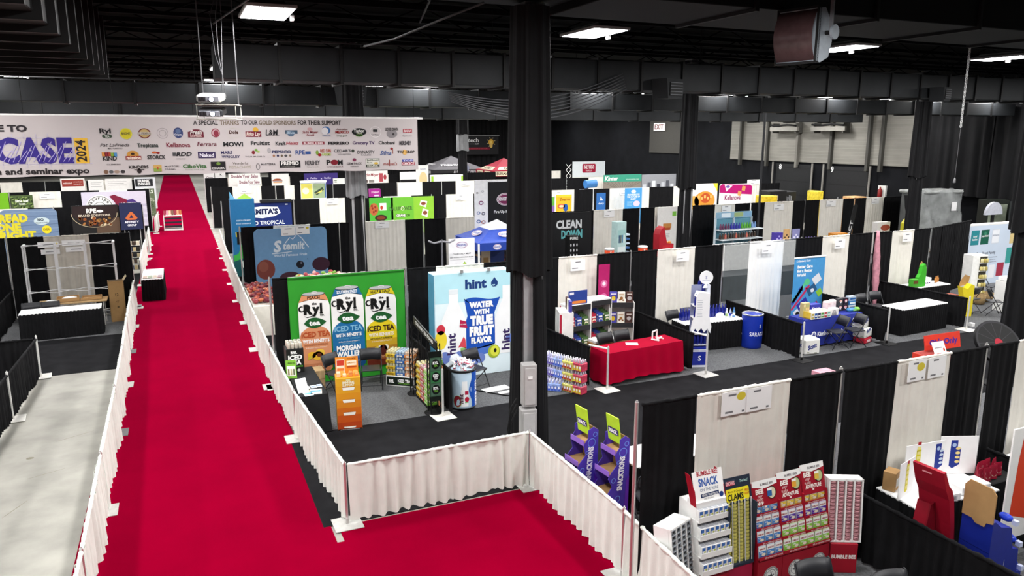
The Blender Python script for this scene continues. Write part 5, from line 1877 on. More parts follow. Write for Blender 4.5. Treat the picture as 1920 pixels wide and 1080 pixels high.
b.ell(.88, 1.9, .07, .07, '3f8a6c', 3)
b.text('Our Own Brand Family', .9, 1.12, .1, '3c4250', 1, bold=.6, w=1.35)
for k, w_ in enumerate((1.6, 1.45, 1.55)):
 b.text('From the everyday to the special occasions we', .9, .98 - .09 * k, .045, '59606e', 1, bold=.3, w=w_)
b.rect(2.3, 1.45, .5, .55, 'd9c48a', 1)
b.rect(2.2, .7, .6, .6, '3f9a94', 1)
for (x, y, w_, h_, c_) in [(.2, .15, .14, .5, '6b2430'), (.6, .2, .3, .55, 'dfe6dc'), (1.0, .25, .09, .6, '44202a'), (1.3, .2, .35, .5, 'eef0f4'), (1.75, .25, .4, .5, 'a83a4e')]:
 b.rect(x, y, w_, h_, c_, 1)
b.build('printed_face', t)
b = MB()
b.box(0, 3.0, .0, .25, 2.2, 2.25, WPAINT)
b.build('top_edge', t)
chair(24.75, 16.25, radians(25), 'black folding chair in front of the brand family board')
chair(22.62, 14.6, radians(50), 'black folding chair on the open grey carpet before the white goods shelf')
chair(22.35, 15.15, radians(180), 'black folding chair behind the yellow stand')
chair(24.4, 15.2, radians(160), 'black folding chair behind the white goods shelf')
t = thing('goods_shelf', 'low white shelf unit stacked with packets and a green side', 'shelf', (23.68, 14.9, .008), radians(-4))
b = MB()
for s_ in (-.3, .3):
 b.box(s_ - .012, s_ + .012, -.2, .2, 0, .95, WPAINT)
b.box(-.3, .3, .18, .2, 0, .95, WPAINT)
b.build('carcass', t)
for k in range(4):
 b = MB()
 b.box(-.29, .29, -.2, .18, .02 + .3 * k, .04 + .3 * k, WPAINT)
 b.build('shelf_board', t)
 if k < 3:
  b = MB()
  for j in range(4):
   b.box(-.26 + .13 * j, -.15 + .13 * j, -.16, .1, .041 + .3 * k, .041 + .3 * k + [.2, .16, .22, .18][(j + k) % 4], mat(['8a6ab0', 'd9d4dc', '5a5f6a', 'c9b9c9'][(j + k) % 4], rough=.5), .01)
  b.build('packet_row', t)
b = MB()
b.box(.32, .62, -.2, .2, .5, .95, mat('7ac63a', rough=.5), .01)
b.build('green_side_box', t)
b = MB()
b.box(.33, .61, -.19, .19, 0, .5, DARK, .01)
b.build('dark_foot', t)
item(MB.__call__() if False else carton(.7, .12, .35, mat('f6f6f6', rough=.5), None, .02), 'paper_pile', 'pile of white packets heaped on the low goods shelf', 'pile', 23.75, 14.9, .972)
for k, (x, y) in enumerate([(23.75, 15.85), (24.35, 16.0)]):
 b = MB()
 b.lathe([(.16, 0), (.2, .05), (.22, .3), (.2, .3), (.18, .06), (0, .05)], mat('8a7350', rough=.9, var=.25, scale=20), 16)
 item(b, 'wicker_basket', ['round wicker basket in front of the white shelf tower', 'round wicker basket beside the chair at the brand board'][k], 'basket', x, y, .008)
b = carton(.12, .1, .12, WPAINT)
item(b, 'small_box', 'tiny white box on the carpet behind the low post', 'box', 20.75, 13.95, .008)
# black wheel by the aisle
t = thing('prize_wheel', 'large black round wheel with a red centre standing behind the near wall', 'wheel', (16.35, 10.35, .01), radians(-16))
b = MB()
TW = Matrix.Translation((0, 0, .92)) @ Matrix.Rotation(radians(-38), 4, 'X')
b.M = TW
b.cyl((0, -.04, 0), (0, .04, 0), .53, mat('0d0d0e', rough=.5, spec=.2), n=56)
b.M = TW @ frame((0, -.04, 0)) @ Matrix.Diagonal((.75, .75, 1, 1))
b.ring(0, 0, .69, .69, .05, '2c2c30', 1, 48)
for k in range(12):
 a = 2 * pi * k / 12
 b.line([(.15 * cos(a), .15 * sin(a)), (.64 * cos(a), .64 * sin(a))], .012, '3a3a3e', 1)
b.ell(0, 0, .13, .13, 'a01c30', 2)
b.build('disc', t)
b = MB()
b.box(-.3, .3, -.2, .2, 0, .03, DARK)
b.box(-.05, .05, .05, .09, 0, .93, DARK)
b.build('stand', t)
# ================================================================ tuna booth in front
TRED = mat('9c1226', rough=.5, var=.05)
TWHITE = mat('f1f1ef', rough=.45, var=.02)
# leaning white tray display
t = thing('tray_display', 'tall white tray display of small dark packs leaning beside the ivory fence', 'display', (4.98, 6.32, .008), radians(20))
LT = Matrix.Rotation(radians(-7), 4, 'X')
b = MB(LT)
w_, h_, d_ = .42, 1.1, .2
b.box(-w_ / 2, w_ / 2, 0, d_, 0, h_, TWHITE)
b.build('tray_shell', t)
b = MB(LT)
for k in range(5):
 x = -w_ / 2 + .01 + (w_ - .02) * k / 4
 b.box(x - .006, x + .006, -.035, 0, .02, h_, TWHITE)
b.box(-w_ / 2, w_ / 2, -.035, 0, h_ - .02, h_, TWHITE)
b.box(-w_ / 2, w_ / 2, -.035, 0, 0, .02, TWHITE)
b.build('tray_dividers', t)
p0 = None
for c in range(4):
 for r in range(17):
  lab = 'grey and black pack in the leaning white tray, column %d' % (c + 1)
  x, z = -w_ / 2 + .0125 + (w_ - .025) * (c + .5) / 4, .03 + .063 * r
  q = LT @ Vector((x, -.018, z))
  a = radians(20)
  loc = (4.98 + q.x * cos(a) - q.y * sin(a), 6.32 + q.x * sin(a) + q.y * cos(a), .008 + q.z)
  if p0 is None:
   b = MB()
   b.box(-.038, .038, -.016, .016, 0, .046, mat('8f949a', rough=.4), .004)
   b.M = frame((0, -.0165, 0))
   b.rect(-.03, .008, .04, .03, '1b1d20', 1)
   p0 = b.one('small_pack', 'grey and black pack in the leaning white tray', 'pack', 'packs in the leaning white tray', loc=loc, rz=a)
  else:
   o = p0.copy()
   COL.objects.link(o)
   o.location = loc
# snack display: four white trays of boxes
SX, SW = 5.37, .42
t = thing('snack_display', 'white snack display with a slogan header, four box trays and a red foot', 'display', (SX, 6.62, .008))
b = MB()
b.box(-SW / 2, SW / 2, -.12, .12, .36, 1.24, TWHITE)
for s_ in (-1, 1):
 b.prism([(.12, .36), (-.32, .36), (-.3, .6), (-.2, 1.24), (.12, 1.24)], s_ * SW / 2 - .006, s_ * SW / 2 + .006, TWHITE, axis='x')
b.build('body', t)
b = MB()
b.prism([(-SW / 2, 0), (SW / 2, 0), (SW / 2, .43), (.1, .44), (0, .42), (-.1, .36), (-SW / 2, .34)], -.34, .12, TRED)
b.build('red_foot', t, label='red cardboard foot with a wavy top edge')
b = MB()
b.box(-SW / 2, SW / 2, -.2, -.02, 1.22, 1.3, TWHITE, .004)
b.prism([(-.2, 1.22), (-.1, 1.22), (.04, 1.58), (-.04, 1.58), (-.15, 1.42)], -SW / 2 - .004, -SW / 2 + .004, TRED, axis='x')
b.prism([(-.2, 1.22), (-.1, 1.22), (.04, 1.58), (-.04, 1.58), (-.15, 1.42)], SW / 2 - .004, SW / 2 + .004, TRED, axis='x')
b.M = frame((0, -.2, 1.24), (1, 0, 0), (0, .25, .8))
b.box(-SW / 2, SW / 2, 0, .4, -.01, 0, TWHITE)
b.text('BUMBLE BEE', 0, .35, .05, 'a3162a', 1, bold=1, w=.3)
b.text('SNACK', 0, .23, .085, '3f62a8', 1, bold=1.4, w=.28)
b.text('ON THE RUN!', 0, .17, .035, '6f7f9a', 1, bold=.3, w=.26)
b.poly([(-.13, .1), (.13, .11), (.13, .15), (-.13, .14)], '22335a', 1)
b.text('READY TO EAT KITS', 0, .112, .022, 'f2f2f2', 2, bold=.6, w=.22)
b.ell(.16, .1, .03, .03, '1f3a78', 2)
b.text('with Crackers', -.02, .075, .018, '55555a', 1, w=.14)
b.text('Delicious Protein - Ready To Eat!', 0, .025, .024, '3a3a3e', 1, w=.38)
b.build('header_card', t)
TZ = [.48, .68, .885, 1.09]
TY = [-.38, -.34, -.3, -.26]
snackbox = None
for k in range(4):
 b = MB()
 b.box(-SW / 2 - .01, SW / 2 + .01, TY[k], -.1, TZ[k] - .012, TZ[k], TWHITE)
 b.box(-SW / 2 - .01, SW / 2 + .01, TY[k] - .006, TY[k], TZ[k] - .012, TZ[k] + .055, TWHITE)
 b.build('tray', t)
 for i in range(6):
  loc = (SX - SW / 2 + .035 + .07 * i, 6.62 + TY[k] + .055, TZ[k] + .009)
  lab = 'white and blue snack box, %s in the %s tray of the snack display' % (ORD[i], ['bottom', 'third', 'second', 'top'][k])
  if snackbox is None:
   b = MB()
   b.box(-.033, .033, -.05, .1, 0, .135, TWHITE, .003)
   b.box(-.03, .03, -.045, .095, .1352, .136, mat('a9abb2', rough=.5))
   b.M = frame((0, -.05, 0))
   b.rect(-.032, .085, .045, .04, '3f6fb8', 1)
   b.rect(-.032, .05, .006, .08, '2f57a0', 2)
   b.ell(.008, .07, .014, .01, 'b8c24a', 2)
   b.ell(-.006, .045, .008, .007, '2a2a2a', 2)
   snackbox = b.one('snack_box', lab, 'box', 'snack boxes in the white trays', loc=loc)
  else:
   o = snackbox.copy()
   COL.objects.link(o)
   o.location, o['label'] = loc, lab
# clam can display
CX, CW = 5.77, .38
t = thing('can_display', 'navy headed display with four columns of yellow clam cans', 'display', (CX, 6.62, .008))
NAVY = mat('232c3c', rough=.5)
b = MB()
b.box(-CW / 2, CW / 2, -.1, .1, .42, 1.2, mat('6f7378', rough=.6))
b.box(-CW / 2 - .01, -CW / 2, -.3, .1, .42, 1.2, NAVY)
b.box(CW / 2, CW / 2 + .01, -.3, .1, .42, 1.2, NAVY)
b.box(-CW / 2, CW / 2, -.31, .1, .42, .45, NAVY)
b.build('body', t)
b = MB()
b.box(-CW / 2, CW / 2, -.3, .1, 0, .42, mat('a3163c', rough=.5), .004)
b.build('crimson_foot', t, label='crimson cardboard foot')
for k in range(5):
 b = MB()
 x = -CW / 2 + .004 + (CW - .008) * k / 4
 b.cyl((x, -.28, .45), (x, -.2, 1.22), .007, mat('c9cbcd', rough=.4), n=8)
 b.build('divider', t)
b = MB()
b.M = frame((0, -.2, 1.18), (1, 0, 0), (0, .25, 1))
b.box(-CW / 2 - .015, CW / 2 + .015, 0, .31, -.012, 0, NAVY)
b.rect(-.17, .24, .15, .045, '3a4354', 1, .01)
b.text("SNOW'S", -.095, .225, .042, 'f0aeb4', 2, bold=1.5, w=.13)
b.rect(-.165, .218, .14, .055, 'b01c3a', 1, .015)
b.text('The best!', .1, .24, .03, 'a9cfc9', 2, bold=.6, sh=.2, w=.12)
b.rect(-.17, .03, .34, .15, 'e9d92a', 1, .02)
b.text('Minced & Chopped', -.03, .135, .026, '8a7a1a', 2, bold=.3, w=.22)
b.text('CLAMS', -.035, .045, .07, '26281c', 2, bold=1.2, w=.24)
b.text('WILD', .135, .12, .028, 'c9532a', 2, bold=1, w=.06)
b.text('CAUGHT', .135, .085, .022, 'c9532a', 2, bold=.8, w=.07)
b.build('header_card', t)
clam = None
for c in range(4):
 for r in range(17):
  x = CX - CW / 2 + .004 + (CW - .008) * (c + .5) / 4
  z = .458 + .0445 * r
  y = 6.62 - .235 + .08 * (z - .45) / .77 + .0
  lab = 'yellow clam can in the navy display, %s column, %s from the bottom' % (ORD[c], ORD[r])
  if clam is None:
   b = MB()
   b.lathe([(.038, 0), (.041, .002), (.04, .006), (.04, .038), (.041, .042), (.037, .043), (0, .042)], mat('cdc568', rough=.4, var=.05), 16)
   b.lathe([(.0405, .014), (.0407, .028)], mat('9c9a52', rough=.4), 16)
   clam = b.one('clam_can', lab, 'can', 'clam cans in the navy display', loc=(x, y, z))
  else:
   o = clam.copy()
   COL.objects.link(o)
   o.location, o['label'] = (x, y, z), lab
def seal(b, cx, cy, r, l=1):
 b.ell(cx, cy, r, r, 'e9e9e6', l, 36)
 b.ring(cx, cy, r * .97, r * .97, r * .06, '3a3c40', l + 1, 36)
 b.ring(cx, cy, r * .66, r * .66, r * .05, '3a3c40', l + 1, 32)
 tx = 'THE BEE WELL FOR LIFE'
 for i, ch in enumerate(tx):
  a = radians(215 - 250 * i / (len(tx) - 1))
  if ch != ' ':
   b.text(ch, cx + r * .74 * cos(a), cy + r * .74 * sin(a), r * .15, '26282c', l + 1, bold=.6, rot=a - pi / 2)
 fan(b, [(cx, cy + r * .3), (cx + r * .14, cy), (cx + r * .06, cy - r * .36), (cx - r * .06, cy - r * .36), (cx - r * .14, cy)], '26282c', l + 1)
 for s in (-1, 1):
  b.ell(cx + s * r * .24, cy - r * .05, r * .2, r * .1, '6a6c70', l + 1, rot=s * .5)
  b.line([(cx, cy + r * .28), (cx + s * r * .2, cy + r * .45)], r * .04, '26282c', l + 1)
# three red pouch displays
def pouch_art(c, c2):
 def f(b):
  b.rect(-.055, .09, .11, .055, 'efefec', 1)
  b.text('BUMBLE BEE', 0, .105, .018, 'a3162a', 2, bold=.8, w=.09)
  b.poly([(-.055, .03), (.055, .05), (.055, .088), (-.055, .088)], c2, 1)
  b.rect(-.055, .0, .11, .03, c, 1)
  b.ell(.015, .045, .03, .018, 'e3d9c4', 3)
  b.text('TUNA', -.02, .062, .016, 'ffffff', 3, bold=.8, w=.05)
 return f
POU = {}
PC = {'blue': ('2f5fa0', '4a86c8', 'cfd8e2'), 'yellow': ('c98a3a', 'e6c64a', 'ecdca4'), 'purple': ('4a2f8c', '5a3aa0', 'd3cde6'), 'green': ('6fae3a', '8fc94a', 'cfe0b4')}
for k_, (c, c2, cb) in PC.items():
 POU[k_] = bag(.115, .155, .04, mat(cb, rough=.35), pouch_art(c, c2))
POUO = {}
RD = [(6.2, 1.35, ('blue', 'blue', 'blue', 'blue'), 'pantry', 'red pouch display of blue pouches beside the clam cans'),
      (6.59, 1.39, ('green', 'green', 'purple', 'yellow'), 'adventure', 'red pouch display with mixed pouches in the middle of the three'),
      (6.965, 1.42, ('green', 'green', 'purple', 'yellow'), 'adventure', 'red pouch display with mixed pouches next to the pink can tray')]
for di, (cx, ht, keys, kind, lab) in enumerate(RD):
 t = thing('pouch_display', lab, 'display', (cx, 6.62, .008), 0, 'red pouch displays')
 w_ = .385
 b = MB()
 b.box(-w_ / 2, w_ / 2, -.34, .1, 0, .42, TRED, .004)
 b.M = frame((0, -.34, 0))
 seal(b, .02, .2, .115)
 b.build('foot', t)
 b = MB()
 b.box(-w_ / 2, w_ / 2, -.06, .1, .42, 1.1, TRED)
 for s_ in (-1, 1):
  b.prism([(.1, .42), (-.34, .42), (-.22, 1.1), (.1, 1.1)], s_ * w_ / 2 - .004, s_ * w_ / 2 + .004, TRED, axis='x')
 b.build('body', t)
 b = MB()
 b.M = frame((0, -.2, 1.06), (1, 0, 0), (0, .24, 1))
 hh = ht - 1.06
 b.box(-w_ / 2 - .004, w_ / 2 + .004, 0, hh, -.01, 0, TRED)
 b.poly([(-w_ / 2, hh - .05), (0, hh - .085), (w_ / 2, hh - .05), (w_ / 2, hh + .02), (-w_ / 2, hh + .02)], 'efefec', 1)
 b.text('BUMBLE BEE', .03, hh - .045, .026, '6a6266', 2, bold=.8, w=.2)
 b.text('BEE', -.085, hh - .14, .055, 'f3e9e2', 2, bold=1.6, w=.12)
 b.text('my', -.085, hh - .185, .04, 'e2b4b4', 2, bold=.8, sh=.3, w=.07)
 if kind == 'pantry':
  b.text('PANTRY', -.085, hh - .225, .03, 'eac9c4', 2, bold=.6, w=.1)
  b.text('MVP', -.085, hh - .28, .045, 'f3e9e2', 2, bold=1.4, w=.1)
 else:
  b.text('FLAVOR', -.085, hh - .23, .026, 'eac9c4', 2, bold=.6, w=.1)
  b.text('ADVENTURE', -.0, hh - .285, .045, 'f3e9e2', 2, bold=1.2, w=.26)
 b.ell(.1, hh - .15, .065, .075, ['d9d2b0', 'b9c28a', 'b9c28a'][di], 2)
 b.ring(.1, hh - .15, .068, .078, .01, '2a2420', 3)
 b.rect(.03, hh - .19, .07, .1, ['2f5f9c', 'e0a03a', 'd9b44a'][di], 4)
 b.rect(.03, hh - .12, .07, .03, 'f0f0ec', 5)
 b.rect(-.02, hh - .315, .03, .02, 'f0d9d4', 2)
 b.build('header_card', t)
 for k in range(4):
  z = .46 + .165 * k
  y = -.36 + .045 * k
  b = MB()
  b.box(-w_ / 2, w_ / 2, y, -.04, z - .012, z, TRED)
  b.M = frame((0, y, z - .02), (1, 0, 0), (0, .1, 1))
  b.box(-w_ / 2, w_ / 2, 0, .045, -.006, 0, TRED)
  b.text('BEE my WEEKNIGHT WINNER', .03, .014, .02, 'f3dcd8', 1, bold=.6, w=.28)
  b.build('shelf', t)
  for i in range(3):
   for dp in range(2):
    loc = (cx - .128 + .128 * i, 6.62 + y + .045 + .05 * dp, z + .009 + .012 * dp)
    la = '%s tuna pouch, %s shelf, %s place, %s row, %s red display' % (keys[k], ['bottom', 'third', 'second', 'top'][k], ORD[i], ['front', 'back'][dp], ORD[di])
    if keys[k] not in POUO:
     POUO[keys[k]] = POU[keys[k]].one('tuna_pouch', la, 'pouch', 'tuna pouches in the red displays', loc=loc)
    else:
     o = POUO[keys[k]].copy()
     COL.objects.link(o)
     o.location, o['label'] = loc, la
# pink can tray on red foot
PXx, PYy, PRz = 7.38, 6.32, radians(-26)
t = thing('can_tray_display', 'white tray of pink cans in four columns on a lettered red foot', 'display', (PXx, PYy, .008), PRz)
b = MB()
b.box(-.17, .17, -.14, .14, 0, .4, TRED, .004)
b.M = frame((0, -.14, 0))
b.text('BUMBLE BEE', 0, .2, .048, 'f3e9e6', 1, bold=1.4, w=.3)
b.build('red_foot', t)
LT = Matrix.Translation((0, -.06, .4)) @ Matrix.Rotation(radians(-6), 4, 'X')
b = MB(LT)
b.box(-.215, .215, .03, .13, 0, .82, TWHITE)
b.build('tray_shell', t)
b = MB(LT)
for k in range(5):
 x = -.205 + .41 * k / 4
 b.box(x - .008, x + .008, -.05, .03, 0, .82, TWHITE)
b.box(-.215, .215, -.05, .03, .795, .82, TWHITE)
b.box(-.215, .215, -.05, .03, 0, .02, TWHITE)
b.build('tray_dividers', t)
pk = None
for c in range(4):
 for r in range(16):
  q = LT @ Vector((-.205 + .41 * (c + .5) / 4, -.01, .022 + .0483 * r))
  loc = (PXx + q.x * cos(PRz) - q.y * sin(PRz), PYy + q.x * sin(PRz) + q.y * cos(PRz), .008 + q.z)
  lab = 'pink can in the white tray, %s column, %s from the bottom' % (ORD[c], ORD[r])
  if pk is None:
   b = MB()
   b.lathe([(.034, 0), (.038, .003), (.038, .044), (.035, .047), (0, .046)], mat('d9a0a6', rough=.4, var=.05), 16)
   b.lathe([(.0385, .015), (.0385, .024)], mat('6a2a34', rough=.4), 16)
   b.lathe([(.0385, .036), (.0385, .044)], mat('8a5a60', rough=.4), 16)
   pk = b.one('pink_can', lab, 'can', 'pink cans in the white tray', loc=loc)
  else:
   o = pk.copy()
   COL.objects.link(o)
   o.location, o['label'] = loc, lab
chair(6.06, 5.36, radians(-8), 'black folding chair with only its backrest showing before the red pouch displays')
chair(6.64, 4.86, radians(-8), 'black folding chair barely showing below the pink can tray')
# candy booth
skirted_table(9.1, 6.3, 1.5, .66, radians(-3), 'white topped table with black skirt holding the white picture boards', seed=21)
def foam(p0, p1, h, z, name, lab, draw):
 p0, p1 = Vector(p0), Vector(p1)
 L = (p1 - p0).length
 b = MB()
 b.box(0, L, 0, .008, 0, h, mat('f4f4f4', rough=.5, var=.02))
 b.M = frame((0, 0, 0))
 draw(b, L, h)
 return b.one(name, lab, 'board', 'white picture boards', loc=(p0.x, p0.y, z), rz=atan2(p1.y - p0.y, p1.x - p0.x))
def ytower(b, x, z, h):
 b.poly([(x - .035, z + .02), (x, z), (x + .045, z + .02), (x + .045, z + h), (x - .035, z + h)], 'd9cf2c', 1)
 b.ell(x + .005, z + h, .04, .03, 'd9cf2c', 1)
 for k in range(6):
  b.rect(x - .025, z + .05 + .07 * k, .06, .045, 'e9df8a' if k < 5 else 'b02a30', 2)
def btower(b, x, z, h, yl):
 b.poly([(x - .07, z + .04), (x - .02, z), (x + .08, z + .06), (x + .08, z + h), (x + .03, z + h), (x + .03, z + h + .12), (x - .07, z + h + .12)], '26378c', 1)
 for k in range(4):
  b.ell(x + .04, z + .1 + h * .22 * k, .035, h * .07, yl, 2)
 b.ell(x - .02, z + h + .05, .03, .03, 'a9bfe0', 2)
foam((8.28, 6.26, 0), (8.7, 6.38, 0), .5, .768, 'foam_board', 'small white board with a slim yellow tower picture at the kraft box', lambda b, L, h: ytower(b, L * .5, .05, .38))
foam((8.8, 6.6, 0), (9.5, 6.54, 0), .53, .768, 'foam_board', 'wide white board with a yellow and a blue tower picture behind the red stand', lambda b, L, h: (ytower(b, .22, .12, .32), btower(b, .6, .1, .27, 'c9d9ea')))
foam((9.48, 6.6, 0), (9.98, 6.4, 0), .56, .768, 'foam_board', 'white board with one blue and yellow tower picture, beside the red bags', lambda b, L, h: btower(b, .22, .08, .3, 'e9d48a'))
kb = carton(.2, .26, .16, KRAFT, lambda q: (q.rect(-.06, .05, .12, .12, 'd9d9d6', 1), [q.rect(-.05, .06 + .02 * k, .1, .006, '6a6a6a', 2) for k in range(5)]))
kb.one('shipping_box', 'brown shipping box with a white label at the end of the candy table', 'box', None, loc=(8.5, 6.55, .768), rz=.4)
for k, (x, y, rz, w_) in enumerate([(8.85, 6.08, -.05, .42), (9.45, 6.12, -.1, .5)]):
 b = MB()
 b.box(-w_ / 2, w_ / 2, -.13, .13, 0, .1, mat('f2f2f2', rough=.5), .004)
 b.box(-w_ * .3, w_ * .1, -.08, -.02, .1, .102, mat('d9d9d9', rough=.5))
 b.M = frame((0, -.13, 0))
 b.rect(w_ * .1, .015, w_ * .25, .06, 'c9ccd2', 1)
 b.rect(-w_ * .4, .02, .04, .06, ['c9c24a', 'b9bcc4'][k], 1)
 for j in range(6):
  b.rect(w_ * .12 + .012 * j, .02, .005, .05, '55585e', 2)
 b.one('flat_case', ['flat white case at the near edge of the candy table behind the red stand', 'flat white case at the near edge of the candy table behind the blue stand'][k], 'case', None, loc=(x, y, .768), rz=rz)
RB = mat('8f1830', rough=.35, var=.2, scale=10)
rb0 = None
for k, (x, y, z, rz) in enumerate([(9.78, 6.2, .768, .1), (9.9, 6.18, .768, -.1), (9.99, 6.35, .768, .2), (10.1, 6.36, .768, 0), (10.06, 6.2, .768, -.25), (10.2, 6.38, .768, .1), (10.22, 6.24, .768, -.2), (10.3, 6.35, .768, .3)]):
 lab = 'red candy bag, %s in the heap at the candy table end' % ORD[k]
 if rb0 is None:
  rb0 = bag(.13, .19, .07, RB, lambda b: (b.rect(-.045, .1, .09, .03, 'e3b9b9', 1), b.ell(0, .06, .04, .025, 'b9a090', 1))).one('candy_bag', lab, 'bag', 'red candy bags', loc=(x, y, z), rz=rz)
 else:
  o = rb0.copy()
  COL.objects.link(o)
  o.location, o.rotation_euler, o['label'] = (x, y, z), (0, 0, rz), lab
b = MB()
b.box(-.3, .3, -.22, .22, 0, .75, DARK, .01)
b.one('side_stand', 'small black draped stand carrying the outer red candy bags', 'stand', None, loc=(10.18, 6.3, .008))
# red cardboard stand seen from behind
t = thing('cardboard_stand', 'dark red cardboard stand seen from behind beside the candy table', 'stand', (8.3, 5.75, .008), radians(4))
b = MB()
b.prism([(.16, 0), (.24, 0), (.1, .75), (.03, 1.1), (-.02, 1.22), (-.1, 1.3), (-.2, 1.5), (-.24, 1.49), (-.16, 1.26), (-.07, 1.1), (.02, .75)], -.2, .2, mat('a5142c', rough=.5))
b.build('leaning_panel', t)
b = MB()
b.prism([(-.04, 1.0), (-.12, .98), (-.3, 0), (.1, 0)], -.02, .0, mat('7d0f20', rough=.5))
b.prism([(-.12, .98), (-.1, .98), (-.28, 0), (-.3, 0)], .0, .16, mat('8f1226', rough=.5))
b.build('back_strut', t)
b = MB()
b.M = frame((-.215, .02, 1.43), (0, -1, 0), (.42, 0, 1))
b.box(-.06, .06, -.02, .02, 0, .003, 'd98a92')
b.build('sticker', t)
t = thing('cardboard_stand', 'blue cardboard stand with a bare brown header, seen from behind', 'stand', (8.62, 5.25, .008), radians(-4))
BL = mat('16278a', rough=.45)
b = MB()
b.prism([(-.24, 0), (.36, 0), (.34, .28), (.26, .3), (.24, .6), (.14, .62), (.08, .9), (-.1, .94), (-.2, 1.02), (-.24, 1.02)], -.2, .2, BL)
b.M = frame((0, -.2, 0))
b.rect(-.23, .3, .25, .006, '0d1850', 1)
b.rect(.02, .0, .006, .5, 'a9b0d0', 1)
b.M = frame((-.24, 0, 0), (0, -1, 0))
b.rect(-.2, .62, .4, .006, '0d1850', 1)
b.rect(-.2, .3, .4, .006, '0d1850', 1)
b.build('blue_body', t)
b = MB()
b.prism([(-.2, 1.0), (-.12, .98), (-.1, .92), (.02, .92), (.06, .96), (.2, .96), (.2, 1.34), (.14, 1.42), (-.14, 1.42), (-.2, 1.36)], -.25, -.235, KRAFT, axis='x')
b.build('brown_header', t, label='plain brown back of the header')
for k, (x, z) in enumerate([(.17, .92), (.28, .63), (.36, .3)]):
 b = MB()
 b.ball((x, -.05, z + .03), .05, .09, .05, mat('2a45c0', rough=.25, var=.3, scale=12), 10, 6)
 b.box(x - .02, x + .03, -.2, -.14, z - .02, z + .04, mat('c9d2ee', rough=.4))
 b.build('candy_packet', t)
# poster on the right border
t = thing('foam_poster', 'tall white poster with an orange red shape at the right edge', 'poster', (9.42, 5.6, .008))
b = MB(frame((0, 0, .25)))
b.box(0, .9, 0, 1.55, -.02, 0, mat('f3f3f1', rough=.5, var=.02))
b.poly([(.12, .35), (.9, .1), (.9, 1.3), (.2, 1.4), (.16, 1.1)], 'd9472c', 1)
b.text('NEW', .3, 1.46, .04, '8a8a8a', 1)
b.build('printed_face', t)
b = MB()
b.box(.05, .08, .0, .3, 0, .3, DARK)
b.box(.6, .63, .0, .3, 0, .3, DARK)
b.box(.05, .63, .01, .03, .2, .3, DARK)
b.build('easel_foot', t)
skirted_table(11.6, 6.3, 1.6, .7, 0, 'white topped table partly out of frame beyond the orange red poster', seed=31)
# purple cardboard stands beside the low fence
LIME = mat('b4d92a', rough=.45)
PUR = mat('4b35a4', rough=.45, var=.15, scale=5)
PURL = mat('8a5fc0', rough=.45)
def purple_stand(x, y, rz, lab):
 t = thing('snack_stand', lab, 'stand', (x, y, .008), rz, 'purple cut-out stands')
 prof = [(.2, 0), (.2, 1.18), (.12, 1.24), (.02, 1.2), (.02, 1.08), (-.06, .98), (-.02, .82), (-.12, .72), (-.17, .64), (-.1, .5), (-.2, .38), (-.22, .0)]
 for s in (-1, 1):
  b = MB()
  b.prism(prof, s * .17 - .005, s * .17 + .005, PUR)
  if s > 0:
   b.build('side_wing', t)
   continue
  b.M = frame((0, s * .17 - .007, 0)) if s < 0 else frame((0, s * .17 + .007, 0), (-1, 0, 0))
  b.text('SNACKTIONS', .09, .68, .085, 'efe9f6', 3, bold=1.8, rot=pi / 2 - .08, w=.52)
  for (px, pz, r) in [(.08, 1.0, .07), (.14, 1.12, .04), (-.0, .86, .03), (-.08, .6, .04), (.0, .3, .05)]:
   b.ring(px, pz, r, r, .012, '6f8ae0', 1)
  b.poly([(.12, .0), (.2, .0), (.2, .62), (.15, .56)], '6a2fb0', 1)
  b.build('side_wing', t)
 b = MB()
 b.box(.17, .185, -.165, .165, 0, 1.2, KRAFT_D)
 b.build('back_panel', t)
 for z, f in ((.38, -.2), (.7, -.15), (1.0, -.05)):
  b = MB()
  b.box(f, .17, -.165, .165, z - .012, z, KRAFT)
  b.box(f - .01, f, -.17, .17, z - .03, z + .05, PURL)
  b.build('shelf', t)
 b = MB()
 b.prism([(.04, 1.12), (.06, 1.12), (.0, 1.52), (-.02, 1.52)], -.16, .12, LIME)
 b.M = frame((.035, 0, 1.12), (0, -1, 0), (-.15, 0, 1))
 b.rect(-.1, .12, .24, .1, '3a2f6a', 1, .03)
 b.text('SNACK', .02, .14, .055, 'ffffff', 2, bold=1.5, w=.2)
 b.build('lime_header', t)
 return t
purple_stand(5.18, 9.2, radians(6), 'purple cut-out stand with lime header, the one closer to the black column')
purple_stand(5.42, 8.72, radians(6), 'purple cut-out stand with lime header, the one closer to the near drape wall')
skirted_table(6.62, 8.85, 1.8, .68, 0, 'white topped table half hidden behind the near drape wall edge', seed=33)
chair(5.75, 8.2, radians(165), 'black folding chair pushed at the white table behind the purple stands')
# boxes peeking over the near wall
t = thing('open_carton', 'bright red open carton with a white card, peeking over the near drape wall', 'carton', (12.75, 9.0, .008), 0)
RO = mat('d23a2a', rough=.45)
b = MB()
b.box(-.55, .1, -.25, .25, 0, 1.5, RO)
b.box(-.52, .07, -.22, .22, 1.5, 1.505, mat('8a2018', rough=.6))
b.build('red_bin', t)
b = MB(frame((-.25, .22, 1.48), (1, -.02, 0), (0, .2, 1)))
b.box(0, .95, 0, .3, -.01, 0, RO)
b.text("Oh's Only", .5, .1, .1, '4a2a8a', 1, bold=1.5, w=.75)
b.build('red_lid', t)
b = MB(frame((-.28, .0, 1.5), (1, 0, 0), (0, .5, 1)))
b.box(0, .32, 0, .22, -.006, 0, PAPER)
b.rect(.04, .1, .2, .012, '55555a', 1)
b.ell(.27, .06, .025, .03, 'b8402a', 1)
b.build('white_card', t)
